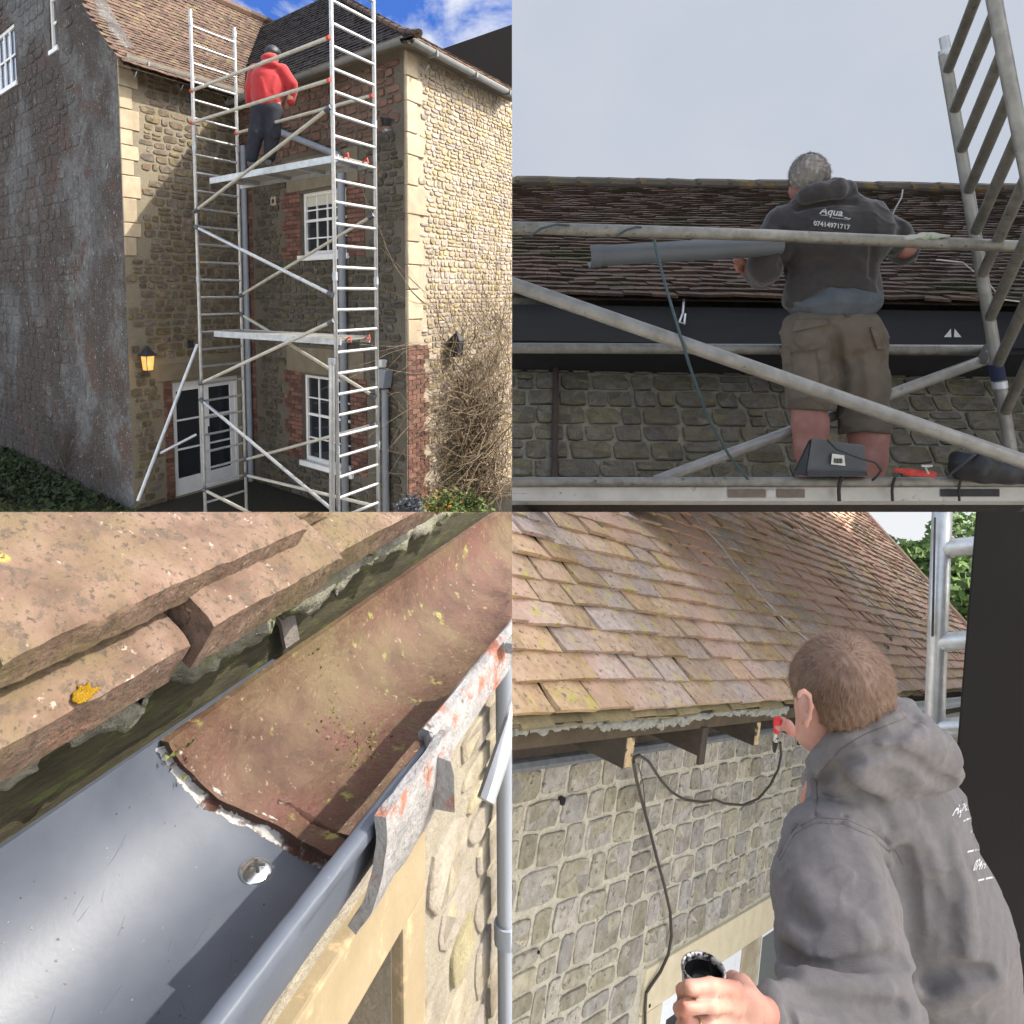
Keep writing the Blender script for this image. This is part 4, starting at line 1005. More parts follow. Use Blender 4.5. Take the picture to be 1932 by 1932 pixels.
def text(body, size, mat, parent, loc, ex, ey, shear=0.0, name='lettering', proj=None, bold=0.0, sx=1.0):
    c = bpy.data.curves.new('lettering', 'FONT'); c.body = body; c.size = size; c.shear = shear; c.offset = bold; c.resolution_u = 2
    t_ = bpy.data.objects.new('tmp', c); col.objects.link(t_)
    dg = bpy.context.evaluated_depsgraph_get(); me = bpy.data.meshes.new_from_object(t_.evaluated_get(dg)); bpy.data.objects.remove(t_)
    bm = bmesh.new(); bm.from_mesh(me); bmesh.ops.triangulate(bm, faces=bm.faces[:])
    if proj: bmesh.ops.subdivide_edges(bm, edges=[e for e in bm.edges if e.calc_length() > size * .25], cuts=1)
    vs = [Vector(loc) + ex * v.co.x * sx + ey * v.co.y for v in bm.verts]; bm.verts.index_update()
    fs = [tuple(v.index for v in f.verts) for f in bm.faces]; bm.free()
    if proj: vs = [proj(v) for v in vs]
    return mk(name, vs, fs, mat, parent)
xe = (P(1000, 1860, 3.01) - P(900, 1860, 3.01)).normalized(); ze = Vector((0, 0, 1))
text('--- -- ------', .014, m_dkprint, bm_, P(5, 1866, 3.012), xe, ze); text('>', .022, m_dkprint, bm_, P(178, 1868, 3.012), xe, ze)
# ---- man
GK = .56
m_hood = MAT('charcoal_hoodie', [(.024, .021, .020), (.036, .031, .030)], 40, rand=0, rough=.95, bump=.35, bscale=400, bdist=.003, sheen=.15)
m_short = MAT('khaki_shorts', [(.098, .078, .057), (.142, .115, .088)], 12, rand=0, rough=.95, bump=.3, bscale=250, bdist=.003)
m_tee = MAT('grey_tshirt', [(.06, .07, .08), (.10, .112, .125)], 12, rand=0, rough=.95)
m_skin2 = MAT('ruddy_skin', [(.27, .115, .09), (.36, .17, .135)], 18, rand=0, rough=.6, bump=.15, bscale=250, bdist=.002)
m_greyh = MAT('greying_hair', [(.24, .21, .18), (.36, .33, .29)], 20, rand=.10, rough=.7, bump=0)
MY = 3.4
tp = thing('person', P(1230, 1900, 3.2), 'grey-haired man in charcoal hoodie and khaki shorts holding a gutter length', 'person')
pT = lambda x, y, dy=0: P(x, y, MY + dy); rT = lambda n: px(n, MY) * .93
def gridT(x0, x1, y0, y1, h, d0=-.45, d1=.5): return SDF([pT(x0, y0, d0).x - .1, MY + d0, min(pT(0, y1, d0).z, pT(0, y1, d1).z)], [pT(x1, y0, d1).x + .1, MY + d1, max(pT(0, y0, d1).z, pT(0, y0, d0).z)], h)
S = gridT(820, 1560, 570, 1960, .009)
vx, vy, vz = basis_view(pT(1122, 660)); Rv = rot_cols(vx, vy, vz)
S.ell(pT(1125, 668), (rT(66), rT(88), rT(80)), Rv, .02).ell(pT(1085, 720, .06), (rT(42), rT(50), rT(50)), Rv, .02)
S.cap(pT(1120, 720), rT(48), pT(1165, 800), rT(58), .03).ell(pT(1200, 950), (rT(170), rT(90), rT(150)), Rv, .03).ell(pT(1205, 1180), (rT(140), rT(80), rT(120)), Rv, .03)
S.ell(pT(1082, 705, -.02), (rT(9), rT(14), rT(19)), Rv, .006)
S.chain([(pT(1005, 860), rT(55)), (pT(950, 1000), rT(42)), (pT(905, 1010, .10), rT(32)), (pT(870, 1010, .12), rT(24))], .03)
for i, (fx, fy) in enumerate(((838, 968), (838, 985), (842, 1003), (850, 1020))): S.chain([(pT(880, 985 + i * 14, .10), rT(12)), (pT((880 + fx) / 2 - 4, fy + 2, .07), rT(10)), (pT(fx, fy, .06), rT(8))], .006)
S.chain([(pT(880, 990, .05), rT(13)), (pT(862, 972, .02), rT(10)), (pT(842, 968, .0), rT(8))], .008)
S.chain([(pT(1400, 860), rT(55)), (pT(1480, 930, .05), rT(42)), (pT(1500, 960, .25), rT(30))], .03)
S.chain([(pT(1125, 1250), rT(80)), (pT(1118, 1480), rT(70)), (pT(1125, 1600), rT(64)), (pT(1128, 1690), rT(60)), (pT(1125, 1850), rT(38)), (pT(1120, 1940), rT(36))], .04)
S.chain([(pT(1315, 1250), rT(78)), (pT(1338, 1500), rT(72)), (pT(1345, 1640), rT(70)), (pT(1345, 1730), rT(64)), (pT(1350, 1880), rT(40)), (pT(1350, 1950), rT(38))], .04)
bT = S.build('body', m_skin2, tp)
# hoodie
S = gridT(860, 1560, 640, 1260, .008)
S.cap(pT(1160, 885), rT(150), pT(1285, 885), rT(150), .04).ell(pT(1200, 1010), (rT(170), rT(110), rT(210)), Rv, .05).cap(pT(1140, 1100, .02), rT(112), pT(1272, 1090, .02), rT(118), .04)
S.ell(pT(1205, 1130, .02), (rT(182), rT(112), rT(72)), Rv, .04)
S.cap(pT(1130, 800), rT(70), pT(1250, 800), rT(80), .06)
S.chain([(pT(1030, 850), rT(82)), (pT(955, 1000), rT(68)), (pT(940, 1030, .10), rT(56)), (pT(905, 1020, .16), rT(42))], .04)
S.chain([(pT(1350, 845), rT(82)), (pT(1440, 890, .04), rT(64)), (pT(1475, 940, .12), rT(56)), (pT(1490, 960, .26), rT(44))], .04)
S.chain([(pT(1085, 765, -.01), rT(28)), (pT(1112, 738, -.09), rT(32)), (pT(1165, 722, -.125), rT(38)), (pT(1222, 714, -.10), rT(40)), (pT(1256, 722, -.03), rT(38)), (pT(1268, 750, .03), rT(34))], .015); S.ell(pT(1175, 725, -.03), (rT(92), rT(75), rT(30)), rot_cols(vx * .97 + vz * .22, vy, vz * .97 - vx * .22), .02).ell(pT(1210, 712, -.05), (rT(50), rT(60), rT(33)), Rv, .02)
S.ell(pT(1095, 690, .02), (rT(58), rT(100), rT(70)), Rv, .02, 's')
F_ = lambda q, a, w: S.fold(q, a, w, 2.7, 4.2)
F_([(1030, 880), (1020, 960), (1025, 1060)], -.026, .016); F_([(1365, 930), (1362, 980), (1350, 1040)], -.02, .016)
F_([(1050, 1090), (1130, 1040), (1230, 1020), (1330, 1060)], .010, .022); F_([(1040, 1150), (1100, 1090), (1210, 1065), (1300, 1075), (1370, 1130)], .012, .018); F_([(1060, 1010), (1130, 960), (1190, 950)], .008, .02); F_([(1310, 990), (1350, 1050), (1375, 1130)], .010, .018)
F_([(1250, 960), (1330, 1010)], .007, .02); F_([(985, 880), (1000, 960)], .008, .02); F_([(1075, 792), (1110, 784), (1170, 772), (1230, 766), (1290, 765)], -.018, .012); F_([(1130, 735), (1200, 745), (1250, 735)], .008, .012); F_([(1010, 860), (1015, 930), (1008, 1000)], -.010, .010)
F_([(1040, 1190), (1130, 1165), (1200, 1160)], -.006, .008)
S.noise(.003, 28, 3); S.wrinkle(.007, 26, 13, (.7, 1, 1.4)); S.wrinkle(.004, 55, 14)
hemz = pT(0, 1215).z
# hem rides up at the back
X, Y_, Z = np.meshgrid(*S.ax, indexing='ij', sparse=True)
xq = (X / Y_ / TAN + U0) * 1932; zq = (1 - (Z / Y_ / TAN + V0)) * 1932
hem = 1085 + np.clip(np.abs(xq - 1205) / 175, 0, 1) ** 1.7 * 120
S.F = np.maximum(S.F, ((zq - hem) / FQ * Y_).astype(np.float32))
hood = S.build('hoodie', m_hood, bT)
# t-shirt
S = gridT(980, 1450, 1020, 1260, .008)
S.ell(pT(1210, 1135, .0), (rT(182), rT(126), rT(96)), Rv, .03)
for q in ([(1070, 1140), (1130, 1095), (1200, 1085)], [(1090, 1150), (1200, 1115), (1340, 1120)], [(1120, 1155), (1240, 1135), (1365, 1140)], [(1200, 1095), (1260, 1110)]): S.fold(q, .016, .012, 2.7, 4.2)
S.build('tshirt', m_tee, bT)
# shorts
S = gridT(980, 1470, 1120, 1720, .008)
S.ell(pT(1205, 1240), (rT(178), rT(118), rT(105)), Rv, .04).cap(pT(1120, 1270), rT(98), pT(1295, 1270), rT(102), .05)
S.chain([(pT(1118, 1280), rT(96)), (pT(1124, 1400), rT(96)), (pT(1130, 1500, .0), rT(90)), (pT(1130, 1560), rT(82))], .03).chain([(pT(1305, 1290), rT(104)), (pT(1318, 1450), rT(98)), (pT(1328, 1580), rT(95)), (pT(1330, 1640), rT(90))], .03)
F_ = lambda q, a, w: S.fold(q, a, w, 2.7, 4.2)
F_([(1215, 1250), (1225, 1330), (1222, 1450)], -.03, .022); F_([(1060, 1245), (1120, 1240), (1195, 1215)], .010, .008); F_([(1060, 1250), (1050, 1215)], .008, .01); F_([(1350, 1240), (1380, 1280), (1400, 1320)], .012, .010)
F_([(1035, 1370), (1100, 1345), (1160, 1350)], .013, .014); F_([(1040, 1410), (1110, 1380), (1200, 1430)], .014, .016); F_([(1050, 1450), (1130, 1460), (1190, 1440)], .014, .016); F_([(1060, 1510), (1120, 1490), (1180, 1510)], .012, .014); F_([(1250, 1330), (1290, 1400), (1280, 1480)], .010, .02); F_([(1330, 1360), (1350, 1460), (1340, 1560)], .010, .018); F_([(1290, 1560), (1350, 1545), (1400, 1560)], .009, .014); F_([(1080, 1190), (1100, 1300)], .006, .02)
S.noise(.003, 30, 5); S.wrinkle(.008, 30, 17); S.wrinkle(.004, 62, 18)
X, Y_, Z = np.meshgrid(*S.ax, indexing='ij', sparse=True)
xq = (X / Y_ / TAN + U0) * 1932; zq = (1 - (Z / Y_ / TAN + V0)) * 1932
low = np.where(xq < 1228, 1548 + (xq - 1130) * .05, 1628 + np.abs(xq - 1330) * .12)
S.F = np.maximum(S.F, ((zq - low) / FQ * Y_).astype(np.float32)); S.F = np.maximum(S.F, ((1150 - zq) / FQ * Y_).astype(np.float32))
shorts = S.build('shorts', m_short, bT)
def on_sdf(S_, q, y0=2.7, y1=4.2): return S_.depth(q[0], q[1], y0, y1)
# hair
def hair(name, pts, n, ln, wid, mat, parent, center, rnd, lift=.3, down=Vector((0, 0, -1)), swirl=None):
    mb = MB()
    for _ in range(n):
        p, nn = pts(); d = (down - nn * down.dot(nn)); d = d.normalized() if d.length > 1e-3 else nn.orthogonal()
        if swirl is not None:
            e = p - swirl; e = e - nn * e.dot(nn); d = (e.normalized() * .8 + d * .6 + Vector((rnd.gauss(0, .25), rnd.gauss(0, .25), rnd.gauss(0, .25)))).normalized()
        else: d = (d + Vector((rnd.gauss(0, .3), rnd.gauss(0, .3), rnd.gauss(0, .3)))).normalized()
        s_ = nn.cross(d).normalized() * wid; L_ = ln * rnd.uniform(.6, 1.3); p1 = p + d * L_ * .5 + nn * L_ * lift * rnd.uniform(.4, 1); p2 = p + d * L_ + nn * L_ * lift * .9 * rnd.uniform(.2, 1)
        mb.add([p - s_, p + s_, p1 + s_ * .7, p1 - s_ * .7, p2], [(0, 1, 2, 3), (3, 2, 4)])
    o = mb.build(name, mat, parent); o['kind'] = 'stuff'; return o
hc = pT(1122, 662); hr = (rT(76), rT(96), rT(86))
def cap_pts(c, r, ax, ok):
    def f():
        while True:
            v = Vector((rnd.gauss(0, 1), rnd.gauss(0, 1), rnd.gauss(0, 1))).normalized()
            if ok(v): break
        p = Vector(c) + ax[0] * v.x * r[0] + ax[1] * v.y * r[1] + ax[2] * v.z * r[2]
        n = (ax[0] * v.x / r[0] + ax[1] * v.y / r[1] + ax[2] * v.z / r[2]).normalized(); return p, n
    return f
S = gridT(1000, 1260, 560, 820, .006, -.25, .3)
S.ell(hc, hr, Rv, .01); S.noise(.004, 120, 2)
X, Y_, Z = np.meshgrid(*S.ax, indexing='ij', sparse=True); zq = (1 - (Z / Y_ / TAN + V0)) * 1932; xq = (X / Y_ / TAN + U0) * 1932
S.F = np.maximum(S.F, ((zq - 715 - (1125 - xq) * -.1) / FQ * Y_).astype(np.float32)); S.ell(pT(1050, 720, .1), (rT(52), rT(90), rT(45)), Rv, .01, 's')
hrO = S.build('hair', m_greyh, bT)
hair('strands', cap_pts(hc, hr, (vx, vy, vz), lambda v: v.z > -.45 and v.y < .6), 5000, .020, .0009, m_greyh, hrO, hc, rnd, .12, Vector((-.2, -.2, -1)))
# lettering on the back
GK = .8
m_print = MAT('white_print', [(.30, .30, .29), (.38, .38, .37)], 60, rand=0, rough=.8)
from mathutils.bvhtree import BVHTree
def projector(o, lift):
    me = o.data; M = o.matrix_basis
    bv = BVHTree.FromPolygons([M @ v.co for v in me.vertices], [tuple(p.vertices) for p in me.polygons])
    def f(v):
        d = v.normalized(); h_ = bv.ray_cast(Vector((0, 0, 0)), d)
        return h_[0] - d * lift if h_[0] else v
    return f
pj = projector(hood, .004)
Lc = pT(1160, 806); ex = (pT(1260, 818) - Lc).normalized(); ey = (pT(1160, 706) - Lc).normalized()
text('Aqua', rT(42), m_print, hood, Lc, ex, ey, .35, proj=pj, bold=.0008, sx=1.05)
text('07414971717', rT(27), m_print, hood, pT(1138, 850), ex, ey, 0, proj=pj, bold=.0010, sx=1.0)
text('-----', rT(26), m_print, hood, pT(1212, 816), ex, ey, .2, proj=pj); text('--------', rT(24), m_print, hood, pT(1206, 826), ex, ey, .1, proj=pj, sx=1.15)
text('~', rT(50), m_print, hood, pT(1252, 834), ex, ey, 0, proj=pj); text('—', rT(30), m_print, hood, pT(1165, 818), ex, ey, 0, proj=pj)
m_faint = MAT('faint_print', [(.07, .07, .068), (.10, .10, .098)], 60, rand=0, rough=.8)
text('----- ---- -- --- -------', rT(18), m_faint, hood, pT(1124, 830), ex, ey, 0, proj=pj, sx=1.15); text('--- -------- --------', rT(18), m_faint, hood, pT(1128, 864), ex, ey, 0, proj=pj, sx=1.3)
# pocket flaps, waistband and belt loop
def patch(name, q4, on_, lift, mat, n=8):
    me = on_.data; bv = BVHTree.FromPolygons([on_.matrix_basis @ v.co for v in me.vertices], [tuple(p.vertices) for p in me.polygons])
    top, bot = [], []
    for j in range(n + 1):
        for i in range(n + 1):
            u, w = i / n, j / n; x = (q4[0][0] * (1 - u) + q4[1][0] * u) * (1 - w) + (q4[3][0] * (1 - u) + q4[2][0] * u) * w; y = (q4[0][1] * (1 - u) + q4[1][1] * u) * (1 - w) + (q4[3][1] * (1 - u) + q4[2][1] * u) * w
            d = ray(x, y).normalized(); h_ = bv.ray_cast(Vector((0, 0, 0)), d); p = h_[0] if h_[0] else d * 3.3
            top.append(p - d * lift); bot.append(p + d * .004)
    W_ = n + 1; o_ = W_ * W_; fs = []
    for j in range(n):
        for i in range(n): a = j * W_ + i; fs.append((a, a + 1, a + W_ + 1, a + W_))
    rim = [i for i in range(W_)] + [j * W_ + n for j in range(1, W_)] + [n * W_ + i for i in range(n - 1, -1, -1)] + [j * W_ for j in range(n - 1, 0, -1)]
    for a, b in zip(rim, rim[1:] + rim[:1]): fs.append((a, b, b + o_, a + o_))
    return mk(name, top + bot, fs, mat, on_, True)
patch('pocket_flap', [(1068, 1206), (1190, 1202), (1198, 1222), (1058, 1252)], shorts, .012, m_short); patch('pocket_flap', [(1352, 1232), (1372, 1240), (1402, 1318), (1378, 1316)], shorts, .014, m_short)
patch('belt_loop', [(1258, 1150), (1274, 1150), (1276, 1192), (1260, 1192)], shorts, .013, m_short, 4)
patch('cargo_pocket', [(1052, 1330), (1150, 1322), (1165, 1440), (1060, 1450)], shorts, .010, m_short)
# ---- gutter length in his hands
gp_ = thing('gutter_length', P(620, 985, 3.3), 'new grey half-round gutter length with socket end, held by the man', 'gutter')
def halfpipe(name, a, b, r, mat, parent, up, th=.004, n=14):
    d = (b - a).normalized(); s_ = d.cross(up).normalized(); u = s_.cross(d)
    vs = []
    for p in (a, b):
        for k in range(n + 1): t = math.pi * k / n; vs.append(p + s_ * r * math.cos(t) - u * r * math.sin(t))
        for k in range(n + 1): t = math.pi * (n - k) / n; vs.append(p + s_ * (r - th) * math.cos(t) - u * (r - th) * math.sin(t))
    m = 2 * n + 2; fs = [(k, (k + 1) % m, m + (k + 1) % m, m + k) for k in range(m)] + [tuple(range(m - 1, -1, -1)), tuple(range(m, 2 * m))]
    o = mk(name, vs, fs, mat, parent); autosmooth(o); return o
m_newg = MAT('blue_grey_gutter', [(.05, .058, .067), (.068, .079, .09)], 5, rand=0, rough=.45, bump=.04)
ga, gb = P(318, 958, 3.33), P(1010, 918, 3.33)
upg = (VT * .9 - DT * .1)
halfpipe('channel', ga, gb, .056, m_newg, gp_, upg); halfpipe('socket', P(290, 960, 3.33), P(332, 957, 3.33), .062, m_newg, gp_, upg, .009)
# ---- rope, radio, bag, tools
m_rope = MAT('teal_rope', [(.02, .035, .04), (.03, .05, .055)], 30, rand=0); m_cable = MAT('black_cable', [(.008, .008, .009), (.014, .014, .015)], 20, rand=0, rough=.5)
rp_ = thing('rope', P(640, 1300, 2.95), 'thin dark teal rope tied on the guardrail and hanging across the braces', 'rope')
tt('strand', [(538, 905, 3.06), (545, 950, 2.98), (580, 1080, 2.9), (630, 1250, 2.66), (670, 1380, 2.66), (740, 1580, 2.8), (820, 1720, 2.9), (890, 1808, 2.95)], .0055, m_rope, 8, rp_)
tt('strand', [(70, 890, 3.075), (110, 862, 3.06), (170, 846, 3.08), (215, 850, 3.1)], .005, m_rope, 8, rp_); tt('strand', [(390, 892, 3.075), (430, 868, 3.06), (470, 855, 3.09), (488, 858, 3.1)], .005, m_rope, 8, rp_)
rd = thing('site_radio', P(1225, 1790, 2.95), 'dark grey site radio with barcode label on the deck behind the man', 'radio')
m_radio = MAT('radio_plastic', [(.035, .037, .04), (.05, .053, .057)], 12, rand=0, rough=.5, bump=.1)
def hexa(name, q8, mat, parent, bev=.006): return MB().box8([P(*q) for q in q8]).build(name, mat, parent, bevel=bev)
hexa('case', [(1108, 1797, 2.93), (1340, 1792, 2.93), (1335, 1785, 3.12), (1070, 1785, 3.12), (1130, 1652, 2.95), (1330, 1680, 2.95), (1325, 1690, 3.12), (1118, 1668, 3.12)], m_radio, rd)
hexa('side_guard', [(1062, 1790, 2.97), (1108, 1797, 2.93), (1100, 1790, 3.05), (1062, 1780, 3.05), (1110, 1690, 2.99), (1128, 1655, 2.94), (1120, 1660, 3.05), (1105, 1690, 3.05)], m_cable, rd)
hexa('skirt', [(1112, 1800, 2.915), (1342, 1796, 2.915), (1340, 1796, 2.96), (1112, 1798, 2.96), (1118, 1775, 2.918), (1338, 1780, 2.918), (1338, 1780, 2.96), (1118, 1775, 2.96)], m_cable, rd, .003)
lb = hexa('label', [(1204, 1752, 2.925), (1258, 1758, 2.925), (1258, 1758, 2.94), (1204, 1752, 2.94), (1208, 1712, 2.925), (1254, 1718, 2.925), (1254, 1718, 2.94), (1208, 1712, 2.94)], MAT('paper_label', [(.42, .41, .37), (.5, .49, .45)], 30, rand=0), rd, .001)
for i in range(6):
    x = 1216 + i * 5.5; hexa('barcode_bar', [(x, 1748, 2.921), (x + 3, 1748, 2.921), (x + 3, 1748, 2.926), (x, 1748, 2.926), (x, 1730, 2.921), (x + 3, 1730, 2.921), (x + 3, 1730, 2.926), (x, 1730, 2.926)], m_cable, lb, 0)
cb = thing('power_cable', P(1300, 1790, 2.9), 'black power cable looping from the radio over the deck edge', 'cable')
tt('lead', [(1190, 1660, 2.93), (1225, 1695, 2.9), (1300, 1725, 2.89), (1370, 1745, 2.89), (1393, 1775, 2.89), (1375, 1800, 2.9), (1360, 1812, 2.92)], .0045, m_cable, 8, cb)
for x, w in ((1237, .0075), (1438, .006), (1690, .005)): tt('lead', [(x + 8, 1800, 2.95), (x, 1822, 2.955), (x - 4, 1850, 2.99), (x - 2, 1890, 2.995)], w, m_cable, 8, cb)
bg = thing('tool_bag', P(1800, 1790, 2.95), 'black tool bag slumped at the ladder end of the deck', 'bag')
S = SDF([P(1640, 0, 2.8).x - .1, 2.75, P(0, 1830, 2.9).z], [P(2010, 0, 3.1).x + .1, 3.2, P(0, 1660, 2.9).z], .008)
S.ell(P(1830, 1765, 2.97), (px(165, 3), .12, px(62, 3)), k=.02).ell(P(1740, 1745, 2.95), (px(70, 3), .09, px(50, 3)), k=.03).ell(P(1900, 1770, 2.97), (px(120, 3), .1, px(55, 3)), k=.03); S.noise(.008, 40, 9)
S.build('bag_body', m_cable, bg); tt('handle', [(1640, 1800, 2.9), (1690, 1760, 2.88), (1760, 1705, 2.9), (1850, 1700, 2.92)], .006, m_cable, 6, bg)
tl = thing('clamp_tool', P(1520, 1790, 2.95), 'red-handled tool with pale metal jaw lying on the deck', 'tool')
S = SDF([P(1430, 0, 2.9).x - .05, 2.85, P(0, 1812, 2.95).z], [P(1600, 0, 3).x + .05, 3.05, P(0, 1750, 2.95).z], .006)
S.chain([(P(1445, 1772, 2.97), .008), (P(1500, 1782, 2.96), .014), (P(1590, 1790, 2.95), .013)], .01); S.build('handle', MAT('red_handle', [(.30, .03, .022), (.38, .05, .035)], 30, rand=0), tl)
tt('jaw', [(1545, 1758, 2.93), (1585, 1758, 2.93), (1560, 1765, 2.93), (1572, 1788, 2.92)], .005, m_beam, 6, tl)
# loose wires on the roof
for q, lb_ in (([(1475, 715, 3.6), (1470, 745, 3.6), (1445, 790, 3.6), (1420, 845, 3.6)], 'pale wire dangling beside the man against the roof'), ([(1600, 980, 3.6), (1700, 990, 3.6), (1750, 1030, 3.5), (1790, 1060, 3.35), (1850, 1130, 3.4), (1932, 1140, 3.4)], 'thin wire looped through the ladder frame')):
    m__ = MB().tube([P(*x) for x in q], .0035, 6); tag(m__.build('loose_wire', m_beam), lb_, 'wire')
rg = thing('paint_rag', P(1560, 893, 3.06), 'pale rag with green stain laid along the guardrail', 'rag')
S = SDF([P(1460, 0, 3.0).x - .03, 2.98, P(0, 915, 3.1).z], [P(1670, 0, 3.2).x + .03, 3.2, P(0, 870, 3.1).z], .004)
S.chain([(P(1485, 898, 3.10), .012), (P(1560, 890, 3.10), .016), (P(1650, 889, 3.10), .007)], .01); S.noise(.003, 90, 4); S.build('cloth', MAT('rag_cloth', [(.26, .27, .24), (.34, .34, .31)], 12, rand=0, spots=[((.10, .2, .06), 12, .55, .08)]), rg)
# ================================================================== gutter joint close up (lower left)
QUAD = 'BL'
rnd = random.Random(31)
GD = ray(2800, -650).normalized(); GN = Vector((GD.y, -GD.x, 0)).normalized(); GU = GD.cross(GN); GU = GU if GU.z > 0 else -GU
GL = Frame((0, 0, 0), GD, GN, GU)       # along, outward, up
GK = .92
def gl(g, n, z): return GL(g, n, z)
m_tileb = MAT('old_clay_tile', [(.080, .049, .034), (.130, .082, .058), (.176, .118, .088)], 60, detail=8, rand=.12, rough=.9, bump=.55, bscale=260, bdist=.003,
              broad=[((.12, .09, .045), 9, .56, .10), ((.18, .10, .066), 14, .64, .06)], spots=[((.34, .25, .05), 38, .725, .03), ((.085, .06, .042), 150, .58, .05), ((.27, .22, .18), 190, .66, .04), ((.06, .045, .032), 420, .60, .05)])
m_edgeb = m_tileb
m_mortb = MAT('lime_bedding', [(.13, .125, .092), (.20, .19, .15)], 90, rand=0, bump=.9, bscale=300, bdist=.004, spots=[((.12, .13, .06), 30, .58, .07)])
m_fascb = MAT('mossy_board', [(.020, .016, .010), (.045, .040, .016)], 60, rand=0, bump=.6, bscale=200, bdist=.003, stretch=((1, 1, 8),), spots=[((.055, .065, .015), 40, .60, .06)])
m_newb = MAT('grey_coated_gutter', [(.050, .058, .075), (.074, .083, .102)], 30, detail=8, rand=0, rough=.38, rough2=.5, spec=.45, bump=.06, bscale=500, bdist=.001, spots=[((.30, .31, .33), 420, .74, .02), ((.03, .03, .03), 300, .765, .01)])
m_rust = MAT('rusted_iron', [(.042, .0205, .0125), (.072, .037, .0225), (.106, .062, .0375)], 34, detail=9, rand=0, rough=.75, rough2=.55, bump=.7, bscale=200, bdist=.0025,
             broad=[((.095, .042, .030), 12, .54, .10), ((.11, .08, .04), 8, .58, .10)], spots=[((.20, .19, .05), 60, .66, .05), ((.20, .16, .11), 240, .66, .04), ((.05, .03, .02), 110, .68, .03)])
m_flake = MAT('flaking_paint', [(.185, .178, .172), (.27, .262, .255)], 120, detail=8, rand=0, rough=.5, bump=.8, bscale=300, bdist=.003, spots=[((.26, .10, .06), 45, .58, .06), ((.08, .05, .035), 70, .66, .04)])
m_seal = MAT('brushed_sealant', [(.25, .24, .225), (.37, .355, .335)], 90, detail=8, rand=0, rough=.35, bump=.3, bscale=160, bdist=.003, spots=[((.055, .025, .018), 60, .50, .05)])
m_wallb = MAT('pale_limestone', [(.15, .126, .09), (.20, .172, .125), (.245, .215, .16)], 22, rand=.2, huer=.02, bump=.8, bscale=80, bdist=.006)
m_wallm = MAT('cream_mortar', [(.185, .163, .122), (.235, .208, .16)], 40, rand=0, bump=.7, bdist=.006)
m_lintb = MAT('buff_lintel', [(.19, .147, .085), (.235, .187, .115)], 14, rand=.08, bump=.3, bscale=100, bdist=.003, spots=[((.36, .26, .15), 22, .62, .06)])
eh = thing('eaves', gl(.3, -.3, -.2), 'tiled eaves of an old house with mossy board, clay tiles and bedding mortar', 'eaves')
# fascia
MB().box(GL, -.2, 1.4, -.275, -.250, -.22, -.105).build('fascia_board', m_fascb, eh)
# tiles: roof plane pitch
pb = R(35); TN = (math.sin(pb), math.cos(pb)); TS = (-math.cos(pb), math.sin(pb))     # normal and up-slope in (n, z)
def tile(g0, g1, n0, z0, th, length, name='tile', skew=0.0, seed=0, lab=None):
    """worn clay tile: lower front edge at (n0, z0) underside"""
    r2 = random.Random(seed); K, J = 40, 26; grid = {}
    vs, fs = [], []
    def pos(i, j, top):
        u, w = i / K, j / J
        g = g0 + (g1 - g0) * u; s_ = length * (w ** 1.5) + skew * (u - .5)
        e = mnoise.noise(Vector((g * 40, seed, top))) * .0009 + mnoise.noise(Vector((g * 170, seed + 9, top))) * .0009
        s_ += e * (1 - w) 
        t_ = th if top else 0
        edge = min(u, 1 - u) * (g1 - g0); rd = max(0, .006 - edge) / .006; rw = max(0, .007 - (s_ - e)) / .007 if top else 0
        if top: t_ -= .0016 * rd ** 2 + .0018 * rw ** 2
        t_ += mnoise.noise(Vector((g * 60, s_ * 60, seed))) * .0012 + (mnoise.noise(Vector((g * 15, s_ * 15, seed))) * .002 if top else 0)
        return gl(g, n0 + TS[0] * s_ + TN[0] * t_, z0 + TS[1] * s_ + TN[1] * t_)
    W_ = K + 1
    for top in (1, 0):
        for j in range(J + 1):
            for i in range(K + 1): vs.append(pos(i, j, top))
    o_ = W_ * (J + 1)
    for j in range(J):
        for i in range(K):
            a = j * W_ + i; fs.append((a, a + 1, a + W_ + 1, a + W_)); fs.append((o_ + a, o_ + a + W_, o_ + a + W_ + 1, o_ + a + 1))
    # subdivided front edge with chips
    L_ = 5
    def skirt(idx):
        nonlocal vs, fs
        prev = idx
        for l in range(1, L_ + 1):
            cur = []
            for k_, a in enumerate(idx):
                if l == L_: cur.append(a + o_); continue
                p = vs[a].lerp(vs[a + o_], l / L_); q = p + (GN * mnoise.noise(p * 150) + GU * mnoise.noise(p * 90 + Vector((5, 5, 5)))) * .0010 * math.sin(math.pi * l / L_) ** .5
                vs.append(q); cur.append(len(vs) - 1)
            for k_ in range(len(idx) - 1): fs.append((prev[k_], cur[k_], cur[k_ + 1], prev[k_ + 1]))
            prev = cur
    skirt(list(range(W_))); skirt([j * W_ for j in range(J, -1, -1)]); skirt([j * W_ + K for j in range(J + 1)])
    o = mk(name, vs, fs, m_tileb, eh, True); autosmooth(o, 55)
    if lab: o['label'] = lab
    return o
n0, z0 = -.194, -.12
tile(-.06, .214, n0 - .003, z0 - .004, .021, .2, seed=1); tile(.217, .309, n0 + .004, z0 + .001, .023, .2, seed=2); tile(.312, .47, n0 - .006, z0 - .001, .021, .2, seed=3); tile(.473, .63, n0 - .004, z0, .021, .2, seed=4); tile(.633, .8, n0, z0, .021, .2, seed=12); tile(.803, 1.0, n0, z0, .021, .2, seed=13)
n1, z1 = -.191, -.0945
